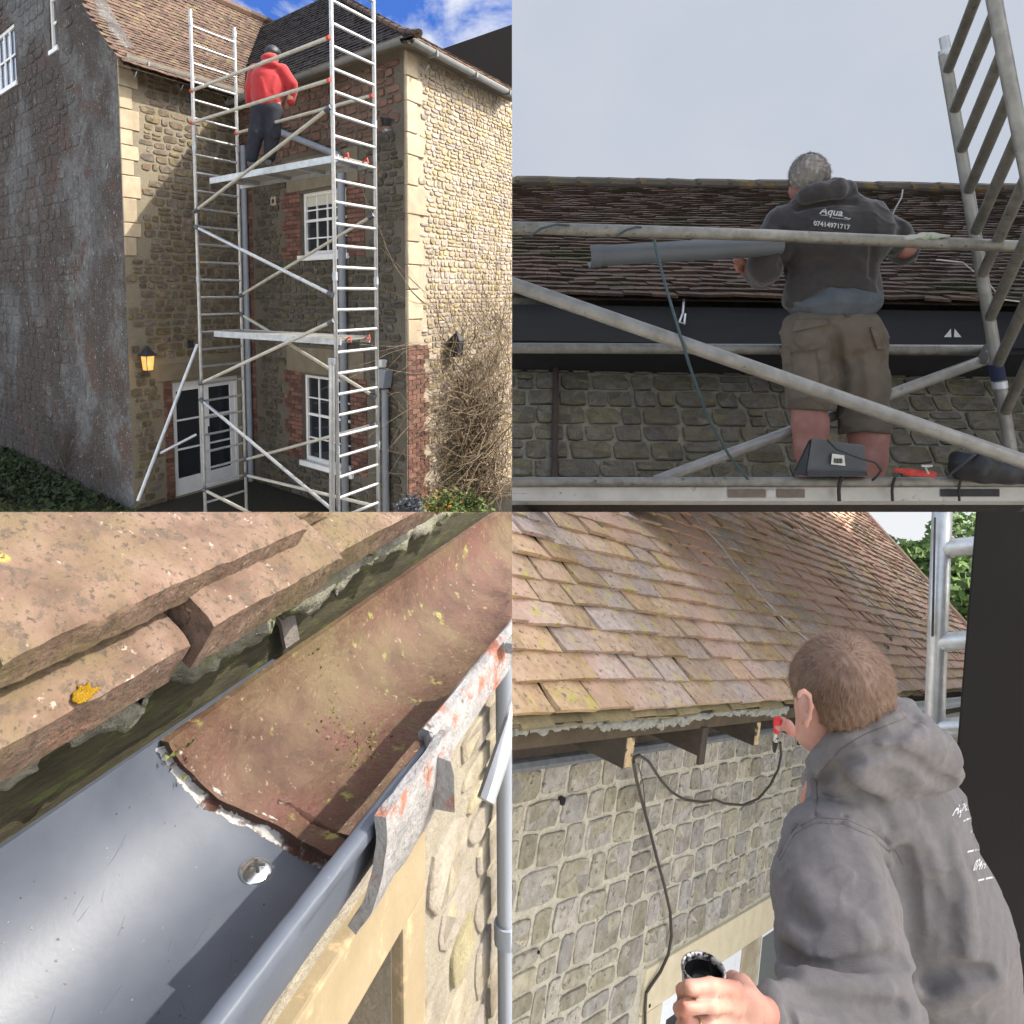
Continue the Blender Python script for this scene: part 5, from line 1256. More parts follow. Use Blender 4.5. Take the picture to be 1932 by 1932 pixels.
tile(.139, .286, n1, z1, .016, .3, seed=5); tile(-.03, .134, n1 - .016, z1 + .004, .016, .3, seed=6, skew=.0); tile(.290, .44, n1 - .010, z1 + .005, .016, .3, seed=7); tile(.443, .6, n1 - .010, z1 + .005, .016, .3, seed=8); tile(.603, .8, n1 - .010, z1 + .005, .016, .3, seed=10)
# bedding mortar, ragged
S = SDF(np.array(gl(.35, -.22, -.14)) - np.array((.30, .42, .07)), np.array(gl(.35, -.22, -.14)) + np.array((.30, .46, .07)), .0035)
for i in range(90):
    g = .05 + i * .0095; S.ell(gl(g, -.228 + rnd.gauss(0, .003), -.135 + rnd.gauss(0, .002) - (.002 if g > .25 else 0)), (.011, .009, .007 * rnd.uniform(.6, 1.5)), k=.006)
S.noise(.0022, 260, 7); S.noise(.0015, 600, 8)
S.build('bedding_mortar', m_mortb, eh)
# ---- the two gutters
NC, ZC, RG = -.1835, -.173, .0575
def channel(name, g_of, g1, r, th, mat, parent, n=40, steps=30, rough=0.0):
    vs = []; m = 2 * (n + 1)
    for k in range(steps + 1):
        f = (k / steps) ** 1.5
        for side in (0, 1):
            rr = r - th * side
            for i in range(n + 1):
                t = math.pi * (i if not side else n - i) / n
                g = g_of(t) + (g1 - g_of(t)) * f
                p = gl(g, NC + rr * math.cos(t), ZC - rr * math.sin(t))
                if rough: p += (GN * math.cos(t) - GU * math.sin(t)) * mnoise.noise(p * 70) * rough
                vs.append(p)
    fs = []
    for k in range(steps):
        for i in range(m): a = k * m + i; b = k * m + (i + 1) % m; fs.append((a, b, b + m, a + m))
    fs += [(i, m - 1 - i, m - 2 - i, i + 1) for i in range(n)]
    o = mk(name, vs, fs, mat, parent, True); autosmooth(o, 60); return o
ng = thing('new_gutter', gl(.2, NC, ZC - RG), 'new smooth blue-grey half-round gutter length with rolled rim', 'gutter')
ch = channel('channel', lambda t: .05, .34, RG, .0022, m_newb, ng)
RIM = [(g, [(NC + RG - .0026, ZC - .001), (NC + RG - .0024, ZC + .0010), (NC + RG - .0014, ZC + .0016), (NC + RG + .0024, ZC + .0013), (NC + RG + .0032, ZC + .0006), (NC + RG + .0032, ZC - .003), (NC + RG + .002, ZC - .004)]) for g in np.linspace(.05, .268, 40)]
og = thing('old_gutter', gl(.6, NC, ZC - RG), 'rust-brown old cast iron gutter lapping over the new length', 'gutter')
def endg(t):     # ragged end of the old gutter
    x = t / math.pi       # 0 outer .. 1 inner
    return .226 + (.283 - .226) * math.sin(min(x, .62) / .62 * math.pi / 2) - (.030 * max(0, (x - .62) / .38)) + mnoise.noise(Vector((t * 6, 1, 2))) * .0012
channel('channel', endg, 1.2, RG - .0028, .0045, m_rust, og, rough=.0012)
# lip of sealant round the joint
S = None
mb = MB(); pts = []
for k in range(60):
    t = .10 + (math.pi - .2) * k / 59; pts.append((t, endg(t)))
def smear(off, wid, hgt, mat, name, parent, t0=.05, t1=math.pi - .05, seed=0, n=150):
    vs = []; fs = []; M_ = 7
    for k in range(n + 1):
        t = t0 + (t1 - t0) * k / n; ge = endg(t) + off
        w = wid * (1 + .4 * mnoise.noise(Vector((t * 5, seed, 0))) + .15 * mnoise.noise(Vector((t * 18, seed, 3))))
        for j in range(M_ + 1):
            f = j / M_; g = ge - w * (1 - f) + .0012 * mnoise.noise(Vector((t * 40, f * 9, seed))); hh = hgt * math.sin(math.pi * f) ** .6 * (1 + .4 * mnoise.noise(Vector((t * 18, f * 4, seed + 5)))) + .0003 * mnoise.noise(Vector((t * 60, f * 14, seed)))
            base = RG - .0020 - .0050 * max(0, min(1, (f - .35) / .4))
            rr = base - hh; vs.append(gl(g, NC + rr * math.cos(t), ZC - rr * math.sin(t)))
    for k in range(n):
        for j in range(M_): a = k * (M_ + 1) + j; fs.append((a, a + 1, a + M_ + 2, a + M_ + 1))
    o = mk(name, vs, fs, mat, parent, True); return o
smear(.004, .008, .0007, m_seal, 'sealant', og, seed=3)
m_brown = MAT('dark_brown_primer', [(.030, .014, .010), (.06, .028, .02)], 60, rand=0, rough=.35, bump=.4, bscale=200, bdist=.002)
smear(.016, .012, .0012, m_brown, 'primer', og, .35, 2.1, seed=8)
# old rim: plain rim then a thicker socket collar
def ribbon(name, secs, mat, parent, amp=.0008):
    """secs: list of (g, [(n, z), ...])"""
    vs = []; m = len(secs[0][1])
    for g, s_ in secs:
        for (n_, z_) in s_: p = gl(g, n_, z_); vs.append(p + GN * mnoise.noise(p * 120) * amp + GU * mnoise.noise(p * 100 + Vector((3, 1, 7))) * amp)
    fs = [(k * m + i, k * m + (i + 1) % m, (k + 1) * m + (i + 1) % m, (k + 1) * m + i) for k in range(len(secs) - 1) for i in range(m)] + [tuple(range(m - 1, -1, -1)), tuple((len(secs) - 1) * m + i for i in range(m))]
    o = mk(name, vs, fs, mat, parent, True); autosmooth(o, 50); return o
def sec(n_, z_, w, h_): return [(n_, z_), (n_ + w * .3, z_ + .002), (n_ + w * .8, z_ + .001), (n_ + w, z_ - h_ * .2), (n_ + w, z_ - h_), (n_, z_ - h_)]
ribbon('rolled_rim', RIM, m_newb, ng, .00025)
ribbon('rim', [(g, sec(NC + RG - .006, ZC + .003, .0085, .016)) for g in np.linspace(.292, 1.2, 60)], m_flake, og)
def shell(name, g0, g1, r0, r1, t0, t1, mat, parent, ng_=14, nt=24):
    vs = []; W_ = nt + 1
    for rr_ in (r1, r0):
        for i in range(ng_ + 1):
            for j in range(nt + 1):
                t = t0 + (t1 - t0) * j / nt; g = g0 + (g1 - g0) * i / ng_
                p = gl(g, NC + rr_ * math.cos(t), ZC - rr_ * math.sin(t)); vs.append(p + (GN * math.cos(t) - GU * math.sin(t)) * mnoise.noise(p * 110) * .0009)
    o_ = W_ * (ng_ + 1); fs = []
    for i in range(ng_):
        for j in range(nt): a = i * W_ + j; fs += [(a, a + 1, a + W_ + 1, a + W_), (o_ + a, o_ + a + W_, o_ + a + W_ + 1, o_ + a + 1)]
    ed_ = [i * W_ for i in range(ng_ + 1)]; fs += [(ed_[k], ed_[k + 1], ed_[k + 1] + o_, ed_[k] + o_) for k in range(ng_)]
    fs += [(j + 1, j, j + o_, j + 1 + o_) for j in range(nt)]; e0 = ng_ * W_; fs += [(e0 + j, e0 + j + 1, e0 + j + 1 + o_, e0 + j + o_) for j in range(nt)]
    o = mk(name, vs, fs, mat, parent, True); autosmooth(o, 50); return o
shell('socket_collar', .230, .292, RG + .0050, RG + .0092, -.10, .62, m_flake, og)
ribbon('collar_step', [(g, sec(NC + RG - .004 + .012 * (1 - f), ZC + .002, .009, .02)) for f, g in zip(np.linspace(0, 1, 6), np.linspace(.276, .293, 6))], m_flake, og)
S = SDF(np.array(gl(.228, NC + RG - .005, ZC - .04)) - .035, np.array(gl(.228, NC + RG - .005, ZC - .04)) + .035, .0022)
S.chain([(gl(.222, NC + RG + .010, ZC - .012), .006), (gl(.212, NC + RG + .002, ZC - .030), .007), (gl(.205, NC + RG - .016, ZC - .046), .006)], .008); S.noise(.0015, 300, 3)
# bracket strap outside and hanger at the board
sp_ = thing('gutter_bracket', gl(.37, -.11, -.2), 'dark grey strap bracket gripping the old gutter rim', 'bracket')
MB().tube([gl(.392, -.112, -.168), gl(.385, -.108, -.176), gl(.36, -.110, -.195), gl(.335, -.116, -.222)], .0045, 8).build('strap', m_galv if 'm_galv' in globals() else m_newb, sp_, smooth='auto')
MB().box(GL, .383, .402, -.121, -.108, -.170, -.164).build('clip', m_flake, sp_, bevel=.001)
hb = thing('hanger_strap', gl(.36, -.25, -.16), 'small grey folded hanger strap on the mossy board', 'bracket')
ribbon('strap', [(g, [(-.249, -.150), (-.243, -.158), (-.240, -.172), (-.242, -.174), (-.245, -.160), (-.251, -.153)]) for g in (.352, .356, .361, .366)], MAT('dull_strap', [(.09, .085, .08), (.15, .12, .10)], 80, rand=0, rough=.6, metal=.3), hb)
# grit and hairline scratches in the new gutter
gt = MB()
for _ in range(170):
    t = rnd.uniform(.5, 2.9); g = rnd.uniform(.08, .25); p = gl(g, NC + (RG - .0023) * math.cos(t), ZC - (RG - .0023) * math.sin(t)); s_ = rnd.uniform(.0002, .0006)
    gt.add([p + Vector((s_, 0, 0)), p - Vector((s_, s_, 0)), p + Vector((0, s_, 0)), p + Vector((0, 0, s_ * 1.4))], [(0, 1, 3), (1, 2, 3), (2, 0, 3)])
gt.build('grit', MAT('grit', [(.05, .045, .04), (.30, .28, .25)], 300, rand=.6, bump=0), ng)['kind'] = 'stuff'
gt = MB()
for _ in range(40):
    t = rnd.uniform(.7, 2.6); g = rnd.uniform(.06, .22); L_ = rnd.uniform(.003, .011); dt_ = rnd.uniform(.02, .10)
    gt.tube([gl(g + L_ * k / 5, NC + (RG - .00222) * math.cos(t + dt_ * k / 5), ZC - (RG - .00222) * math.sin(t + dt_ * k / 5)) for k in range(6)], .00007, 4, caps=False)
gt.build('scratches', MAT('scratch', [(.035, .04, .05), (.05, .055, .065)], 300, rand=.2, bump=0), ng)['kind'] = 'stuff'
# dome screw
sc = thing('screw', gl(.262, -.196, -.229), 'shiny cross-head screw with a wide washer in the new gutter', 'screw')
m_zinc = MAT('bright_zinc', [(.70, .71, .70), (.82, .82, .80)], 60, rand=0, metal=.95, rough=.18, bump=.05)
t_s = math.acos(max(-1, min(1, (-.196 - NC) / RG))); rr = RG - .0022
cc = gl(.262, NC + rr * math.cos(t_s), ZC - rr * math.sin(t_s)); nn = (GU * math.sin(t_s) - GN * math.cos(t_s)).normalized(); fr_ = Frame(cc, GD, nn.cross(GD), nn)
prof_ = [(.0075, 0), (.0075, .0005), (.0068, .0012), (.0050, .0021), (.0028, .0026), (.0001, .0027)]
vs = [fr_(r0 * math.cos(2 * math.pi * k / 28), r0 * math.sin(2 * math.pi * k / 28), h_) for r0, h_ in prof_ for k in range(28)]
o = mk('head', vs, [(l * 28 + k, l * 28 + (k + 1) % 28, (l + 1) * 28 + (k + 1) % 28, (l + 1) * 28 + k) for l in range(5) for k in range(28)], m_zinc, sc, True)
m_slot = MAT('slot_shadow', [(.05, .05, .05), (.08, .08, .08)], 60, rand=0, metal=.6, rough=.4)
f45 = Frame(cc, (GD + fr_.ey).normalized(), (fr_.ey - GD).normalized(), nn)
MB().box(f45, -.0034, .0034, -.0006, .0006, .0018, .0030).build('cross_slot', m_slot, sc); MB().box(f45, -.0006, .0006, -.0034, .0034, .0018, .00301).build('cross_slot', m_slot, sc)
# moss tufts and lichen
mo = MB()
for (x, y, n_, s_) in ((1340, 870, 90, .010), (1250, 840, 60, .010), (1160, 780, 40, .008), (630, 850, 40, .005), (200, 672, 0, 0)):
    for _ in range(n_):
        r0 = ray(x, y); a = Vector((r0.dot(GD), r0.dot(GN), r0.dot(GU)));
        k_ = -.222 / a.z if y > 700 and x > 900 else -.178 / a.z
        g, n_0 = a.x * k_ + rnd.gauss(0, s_), a.y * k_ + rnd.gauss(0, s_); t = math.acos(max(-.99, min(.99, (n_0 - NC) / RG))); p = gl(g, NC + (RG - .007) * math.cos(t), ZC - (RG - .007) * math.sin(t))
        d = Vector((rnd.gauss(0, 1), rnd.gauss(0, 1), rnd.uniform(.3, 1))).normalized() * .0022; e = d.orthogonal().normalized() * .0012; mo.add([p - e, p + e, p + d], [(0, 1, 2)])
o = mo.build('moss', MAT('moss', [(.09, .10, .02), (.16, .16, .035)], 80, rand=.3, bump=0), og); o['kind'] = 'stuff'
S = SDF(np.array(gl(.162, -.186, -.105)) - .03, np.array(gl(.162, -.186, -.105)) + .03, .0008)
for _ in range(60):
    sl_ = abs(rnd.gauss(.002, .0012)); S.ell(gl(.168 + rnd.gauss(0, .0022), n0 - .003 + TN[0] * .0205 + TS[0] * sl_, z0 - .004 + TN[1] * .0205 + TS[1] * sl_), (.0009, .0009, .0006), k=.0002)
S.build('lichen', MAT('orange_lichen', [(.36, .20, .012), (.45, .27, .03)], 400, rand=0, rough=1.0, bump=.8, spec=.05), eh)
# ---- wall below with window surround
bw = thing('limestone_house', gl(.7, -.32, -1.4), 'pale limestone wall below the gutter with buff window surround', 'house')
BWF = Frame(gl(0, -.30, 0), GD, GU, GN)
hole = (-.1, .598, -1.6, -.53)
wl_ = slab(BWF, -.3, 2.6, -2.2, -.25, .12, [hole]).build('wall', m_wallm, bw); weld(wl_)
st_b = stone_meshes('limestonesq', m_wallb, 12, jit=.07, sq=5, top=.9)
lay_stones(courses(.655, 2.4, -2.0, -.25, (.055, .085), (.06, .16), .008, rnd, .004), BWF, st_b, .005, wl_, rnd, lambda a, b, w, h: a - w / 2 > .655, limit=280)
lay_stones(courses(-.2, .65, -.46, -.25, (.055, .085), (.06, .16), .008, rnd, .004), BWF, st_b, .005, wl_, rnd, lambda a, b, w, h: a + w / 2 < .65 and b - h / 2 > -.462, limit=20)
MB().box(BWF, -.2, .648, -.53, -.466, -.06, .014).build('lintel', m_lintb, wl_, bevel=.003)
MB().box(BWF, .600, .650, -1.6, -.532, -.06, .012).build('jamb_stone', m_lintb, wl_, bevel=.003)
m_timb = MAT('brown_window_timber', [(.20, .135, .075), (.27, .19, .11)], 20, rand=0, bump=.3, bscale=150, bdist=.003)
win = MB().box(BWF, .545, .598, -1.6, -.53, -.10, -.045).build('window_post', m_timb, wl_)
MB().box(BWF, -.1, .545, -.56, -.53, -.10, -.05).build('window_head', m_lintb, wl_); MB().box(BWF, -.1, .545, -1.6, -.56, -.10, -.09).build('pane', GLASS('window_glass', (.03, .035, .035), .05), wl_)
MB().box(BWF, .36, .545, -.63, -.612, -.088, -.06).build('window_bar', m_whitep if 'm_whitep' in globals() else m_flake, wl_)
dpb = thing('downpipe', gl(.93, -.25, -1.6), 'grey downpipe with a collar fixed on the pale limestone wall', 'downpipe')
MB().tube([gl(.865, -.272, -.24), gl(.865, -.272, -2)], .013, 14).build('pipe', m_pvc if 'm_pvc' in globals() else m_newb, dpb, smooth='auto'); MB().tube([gl(.865, -.272, -.72), gl(.865, -.272, -.745)], .017, 14).build('collar', m_pvc if 'm_pvc' in globals() else m_newb, dpb, smooth='auto')
# ================================================================== man painting under the eaves (lower right)
QUAD = 'BR'
rnd = random.Random(41)
RE = ray(2400, 620).normalized(); RV = Vector((0, 0, 1)); RV = (RV - RE * RV.dot(RE)).normalized(); RN = RE.cross(RV)
RW = Frame(P(0, 1200, 2.6), RE, RV, RN)
GK = 1.0
m_rmort = MAT('chalky_mortar', [(.52, .475, .37), (.68, .635, .51)], 50, detail=9, rand=0, bump=1.0, bscale=90, bdist=.02, spots=[((.34, .30, .22), 26, .62, .05), ((.22, .19, .14), 70, .66, .04)])
m_rstone = MAT('grey_greensand', [(.24, .212, .165), (.34, .307, .25), (.44, .405, .335)], 22, detail=9, rand=.24, huer=.014, bump=1.0, bscale=45, bdist=.02, spots=[((.26, .17, .09), 9, .70, .05), ((.13, .115, .085), 35, .62, .05), ((.36, .36, .33), 60, .68, .04)])
m_rtile = MAT('lichened_clay_tile', [(.29, .205, .145), (.385, .28, .20), (.45, .345, .255)], 30, detail=8, rand=.2, huer=.010, rough=.9, bump=.6, bscale=160, bdist=.004,
              broad=[((.47, .30, .225), .9, .50, .09)], spots=[((.42, .36, .08), 11, .62, .07), ((.13, .105, .075), 45, .62, .06), ((.46, .43, .36), 90, .68, .04)])
m_rmoss = MAT('eaves_moss', [(.16, .13, .075), (.24, .20, .10)], 50, rand=.2, bump=.6, bdist=.005)
m_bed = MAT('grey_bedding', [(.22, .22, .19), (.33, .33, .295)], 80, rand=0, bump=.9, bscale=180, bdist=.006)
m_timd = MAT('dark_timber', [(.035, .028, .022), (.065, .05, .036)], 16, rand=.1, bump=.5, bscale=90, bdist=.004)
m_timl = MAT('pale_timber_end', [(.34, .24, .12), (.48, .37, .22)], 40, rand=.05, bump=.6, bscale=120, bdist=.004, spots=[((.05, .035, .025), 28, .56, .06)])
m_timm = MAT('brown_timber', [(.055, .042, .026), (.09, .068, .042)], 20, rand=0, bump=.4, bdist=.004)
m_buff = MAT('buff_stone', [(.52, .44, .29), (.62, .54, .38)], 14, rand=.06, bump=.4, bscale=90, bdist=.005)
m_upvc = MAT('white_upvc', [(.74, .75, .76), (.80, .81, .82)], 8, rand=0, rough=.3, bump=0)
# sky and trees beyond
bs, bN, bL, bB = new_mat('bright_sky'); bB.inputs['Base Color'].default_value = (0, 0, 0, 1); bB.inputs['Roughness'].default_value = 1
bB.inputs['Emission Color'].default_value = (.80, .82, .84, 1); bB.inputs['Emission Strength'].default_value = .255; BRIGHT = bB
vs, fs = [], []
for i in range(9):
    a = .05 + i * .14
    for z in (-40, 1): vs.append((42 * math.sin(a), 42 * math.cos(a), z))
for i in range(8): fs.append((2 * i, 2 * i + 2, 2 * i + 3, 2 * i + 1))
tag(mk('sky', vs, fs, bs, None, True), kind='structure')
rh = thing('tiled_cottage', RW(1, -2, 0), 'stone cottage with lichened clay tile roof, open rafter ends and buff window', 'house')
hole = (1.42, 2.385, -2.2, -.905); hole2 = (2.68, 4.0, -2.2, -.905)
rw = slab(RW, -1.2, 11.5, -2.4, .62, .3, [hole, hole2]).build('wall', m_rmort, rh); weld(rw)
st_q = stone_meshes('greensand_blocks', m_rstone, 20, jit=.05, sq=8, top=.93, pts=16)
lay = courses(-.6, 7.5, -1.9, .34, (.10, .15), (.09, .27), .013, rnd, .006)
ban = outside([(1.20, 4.2, -2.4, -.715)], 0) if 'outside' in globals() else (lambda a, b, w, h: not (a + w / 2 > 1.2 and b - h / 2 < -.715))
lay_stones(lay, RW, st_q, .009, rw, rnd, lambda a, b, w, h: not (a + w / 2 > 1.20 and a - w / 2 < 4.2 and b - h / 2 < -.715), limit=300, tilt=.04)
# window surround
MB().box(RW, 1.205, 4.2, -.90, -.718, -.05, .014).build('lintel', m_buff, rw, bevel=.006)
MB().box(RW, 1.205, 1.418, -2.3, -.903, -.15, .012).build('jamb_stone', m_buff, rw, bevel=.006); MB().box(RW, 2.39, 2.675, -2.3, -.903, -.15, .010).build('mullion_stone', MAT('weathered_mullion', [(.27, .215, .14), (.40, .34, .235)], 9, rand=0, bump=.5, bdist=.005, spots=[((.46, .41, .30), 5, .58, .08)]), rw, bevel=.01)
m_gl = GLASS('pane_glass', (.10, .115, .11), .03, .8); m_gld = GLASS('dark_pane', (.012, .012, .012), .05, .5)
def frame_win(a0, a1, h0, h1, fw, glass, c=.002):
    w = MB(); w.box(RW, a0, a0 + fw, h0, h1, c - .06, c); w.box(RW, a1 - fw, a1, h0, h1, c - .06, c); w.box(RW, a0 + fw, a1 - fw, h1 - fw, h1, c - .06, c)
    o = w.build('window_frame', m_upvc, rw, bevel=.004); MB().box(RW, a0 + fw, a1 - fw, h0, h1 - fw, c - .045, c - .04).build('pane', glass, o)
    w = MB(); g = fw * .5; w.box(RW, a0 + fw, a0 + fw + g, h0, h1 - fw, c - .038, c - .015); w.box(RW, a1 - fw - g, a1 - fw, h0, h1 - fw, c - .038, c - .015); w.box(RW, a0 + fw + g, a1 - fw - g, h1 - fw - g, h1 - fw, c - .038, c - .015); w.build('sash', m_upvc, o)
    return o
frame_win(1.42, 2.385, -2.2, -.905, .075, m_gld); f2 = frame_win(2.68, 4.0, -2.2, -.905, .02, m_gl); MB().box(RW, 2.70, 3.98, -1.62, -1.55, -.085, -.03).build('transom', m_upvc, f2)
for x, y, r0 in ((190, 1090, .016), (98, 1660, .006), (517, 1862, .008)):
    c_ = RW.hit(x, y, .012); MB().tube([RW(c_[0], c_[1], -.01), RW(c_[0], c_[1], .017)], r0, 12).build('drilled_hole', m_gld, rw)
# rafters, plate, boards
MB().box(RW, -1.2, 11, .395, .445, .02, .30).build('tilting_board', m_timm, rh)
MB().box(RW, -1.2, 11, .34, .62, -.02, .004).build('wall_head', MAT('eaves_shade_stone', [(.05, .045, .038), (.085, .075, .06)], 20, rand=0, bump=.6), rh)  # dark strip paints in the shade under the eaves
MB().tube([RW(-1.2, .225, .03), RW(6, .225, .03)], .022, 8).build('wall_pipe', MAT('old_lead_pipe', [(.10, .11, .12), (.17, .18, .19)], 30, rand=0, rough=.5, spots=[((.5, .5, .48), 20, .68, .04)]), rh)
MB().box(RW, -1.2, 6, .250, .285, .0, .035).build('wall_plate', m_timd, rh)
for i, a in enumerate((-1.15, .155, .76, 1.37, 1.98, 2.6, 3.2, 3.8, 4.4)):
    r_ = MB().box8([RW(a, .31, 0), RW(a + .055, .31, 0), RW(a + .055, .292, .30), RW(a, .292, .30), RW(a, .56, 0), RW(a + .055, .56, 0), RW(a + .055, .395, .30), RW(a, .395, .30)]).build('rafter', m_timd, rh)
    if i in (1, 3): MB().box8([RW(a + .002, .296, .301), RW(a + .053, .296, .301), RW(a + .053, .296, .305), RW(a + .002, .296, .305), RW(a + .002, .392, .301), RW(a + .053, .392, .301), RW(a + .053, .392, .305), RW(a + .002, .392, .305)]).build('rafter_end', m_timl, r_)
    else: MB().box(RW, a, a + .055, .26, .40, .301, .312).build('rafter_end', m_timd, r_)
# roof
evr = RW(*RW.hit(525, 748, .34)[:2], .34); pr_ = R(45); RS = -RN * math.cos(pr_) + RV * math.sin(pr_); RR = RN * math.sin(pr_) + RV * math.cos(pr_)
rsurf = lambda a, t, l=0: evr + RE * a + RS * t + RR * l
VERGE = 10.4
mk('roof', [rsurf(-1.6, -.02, -.01), rsurf(VERGE, -.02, -.01), rsurf(VERGE, 4.6, -.01), rsurf(-1.6, 4.6, -.01)], [(0, 1, 2, 3)], m_timd, rh)
def near(a, t): return a < 2.2 + 0 * t and t < 1.05
tile_rows('roof_tiles', rsurf, -1.1, 2.6, 1.05, .0985, .235, .024, m_rtile, rh, rnd, jit=1.0, objs=11, keep=lambda a, t: True)
tile_rows('roof_tiles', lambda a, t, l=0: rsurf(a, t + .0985 * 11, l), -1.3, VERGE, 3.0, .0985, .235, .024, m_rtile, rh, rnd, jit=1.1)
tile_rows('roof_tiles', rsurf, 2.62, VERGE, 1.05, .0985, .235, .024, m_rtile, rh, rnd, jit=1.1)
tile_rows('eaves_tiles', lambda a, t, l=0: rsurf(a, t - .02, l - .016), -1.1, VERGE, .06, .10, .165, .014, m_rmoss, rh, rnd, jit=1.6); tile_rows('eaves_tiles', lambda a, t, l=0: rsurf(a + .07, t - .012, l - .032), -1.1, VERGE, .06, .10, .2, .014, m_rmoss, rh, rnd, jit=1.6)
# verge tiles stand up a little along the far end
MB().tube([rsurf(VERGE, -.02, .03), rsurf(VERGE, 4.6, .03)], .05, 8).build('verge', m_rtile, rh)
S = SDF(np.minimum(np.array(rsurf(-.9, 0)), np.array(rsurf(1.7, 0))) - .12, np.maximum(np.array(rsurf(-.9, 0)), np.array(rsurf(1.7, 0))) + .12, .007)
for i in range(150):
    a = -.9 + i * .0165; amp = .5 + .5 * math.sin(a * 5 + 1) + rnd.uniform(-.2, .2)
    S.ell(rsurf(a, .012 + rnd.gauss(0, .006), -.05) - RV * (.012 + .012 * amp), (.016, .016, .014 + .014 * max(amp, 0)), k=.008)
S.noise(.003, 180, 3); S.noise(.002, 420, 4); S.build('bedding_mortar', m_bed, rh)
mo = MB()
for (x, y, r0) in ((320, 62, .018), (330, 100, .017), (1045, 62, .025), (1415, 482, .03), (1405, 515, .025), (795, 120, .01), (440, 70, .008), (1185, 130, .02), (1475, 520, .025), (905, 90, .012), (590, 130, .01), (1440, 440, .02), (1200, 75, .02)):
    c_ = hit(x, y, rsurf(0, 0), RR)
    for k in range(70):
        v_ = Vector((rnd.gauss(0, 1), rnd.gauss(0, 1), rnd.gauss(0, 1))).normalized(); v_ = v_ if v_.dot(RR) > -.2 else -v_; p_ = c_ + v_ * r0 + RR * .012; d_ = (v_ + Vector((rnd.gauss(0, .4), rnd.gauss(0, .4), rnd.gauss(0, .4)))).normalized() * r0 * .5; e_ = d_.orthogonal().normalized() * r0 * .22; mo.add([p_ - e_ - v_ * r0 * .3, p_ + e_ - v_ * r0 * .3, p_ + d_ * .6], [(0, 1, 2)])
o = mo.build('moss_clumps', MAT('cushion_moss', [(.17, .17, .10), (.30, .30, .20)], 60, rand=.3, bump=0), rh); o['kind'] = 'stuff'
# cables
m_cond = MAT('conductor_cable', [(.34, .32, .30), (.46, .43, .40)], 30, rand=0, rough=.5)
cq = [(640, -10), (700, 60), (770, 135), (830, 215), (880, 275), (940, 345), (1010, 415), (1105, 498), (1160, 545)]
tag(MB().tube([hit(x, y, rsurf(0, 0), RR) + RR * .03 for x, y in cq], .0055, 8).build('roof_cable', m_cond, smooth='auto'), 'thin grey cable running diagonally down the tiled roof', 'cable')
m_bcab = MAT('brown_black_cable', [(.035, .03, .024), (.06, .052, .042)], 30, rand=0, rough=.45)
def cabl(q, r0, c0): return MB().tube([RW(*RW.hit(x, y, c)[:2], c) for x, y, c in q], r0, 8)
ck = thing('hanging_cable', RW(.3, .2, .1), 'brown-black cable looping from the pale rafter end and hanging down the wall', 'cable')
cabl([(455, 930, .28), (480, 918, .25), (515, 940, .2), (560, 1010, .1), (600, 1055, .06), (650, 1085, .05), (720, 1095, .045), (768, 1086, .045), (800, 1100, .045), (870, 1106, .05), (930, 1082, .06), (975, 1030, .1), (1005, 970, .15), (1016, 915, .2), (1012, 870, .25)], .0062, 0).build('loop', m_bcab, ck, smooth='auto')
cabl([(458, 940, .27), (470, 1010, .18), (490, 1090, .08), (515, 1180, .05), (545, 1300, .045), (575, 1410, .04), (597, 1510, .04), (602, 1600, .035), (590, 1670, .03), (560, 1735, .028), (525, 1785, .025), (506, 1815, .025), (502, 1880, .025), (502, 1990, .025)], .0068, 0).build('drop', m_bcab, ck, smooth='auto')
cabl([(475, 950, .26), (495, 1020, .12), (500, 1090, .06), (505, 1140, .05)], .002, 0).build('thin_wire', m_bcab, ck)
# gutter beyond the man
def half2(fr_a, fr_b, r0, mat, parent, name): 
    d = (fr_b - fr_a).normalized(); s_ = d.cross(RV).normalized(); vs = []
    for p_ in (fr_a, fr_b):
        for k in range(13): t = math.pi * k / 12; vs.append(p_ + s_ * r0 * math.cos(t) - RV * r0 * math.sin(t))
        for k in range(13): t = math.pi * (12 - k) / 12; vs.append(p_ + s_ * (r0 - .004) * math.cos(t) - RV * (r0 - .004) * math.sin(t))
    return mk(name, vs, [(k, (k + 1) % 26, 26 + (k + 1) % 26, 26 + k) for k in range(26)], mat, parent, True)
gq = thing('grey_gutter', RW(6, .42, .42), 'grey gutter run under the eaves beyond the man', 'gutter')
half2(RW(4.2, .435, .42), RW(VERGE, .435, .42), .056, MAT('silver_grey_gutter', [(.26, .29, .29), (.33, .36, .36)], 9, rand=0, rough=.45, bump=.05), gq, 'channel'); MB().box(RW, 4.1, VERGE, .30, .43, .335, .36).build('fascia', m_timd, rh)
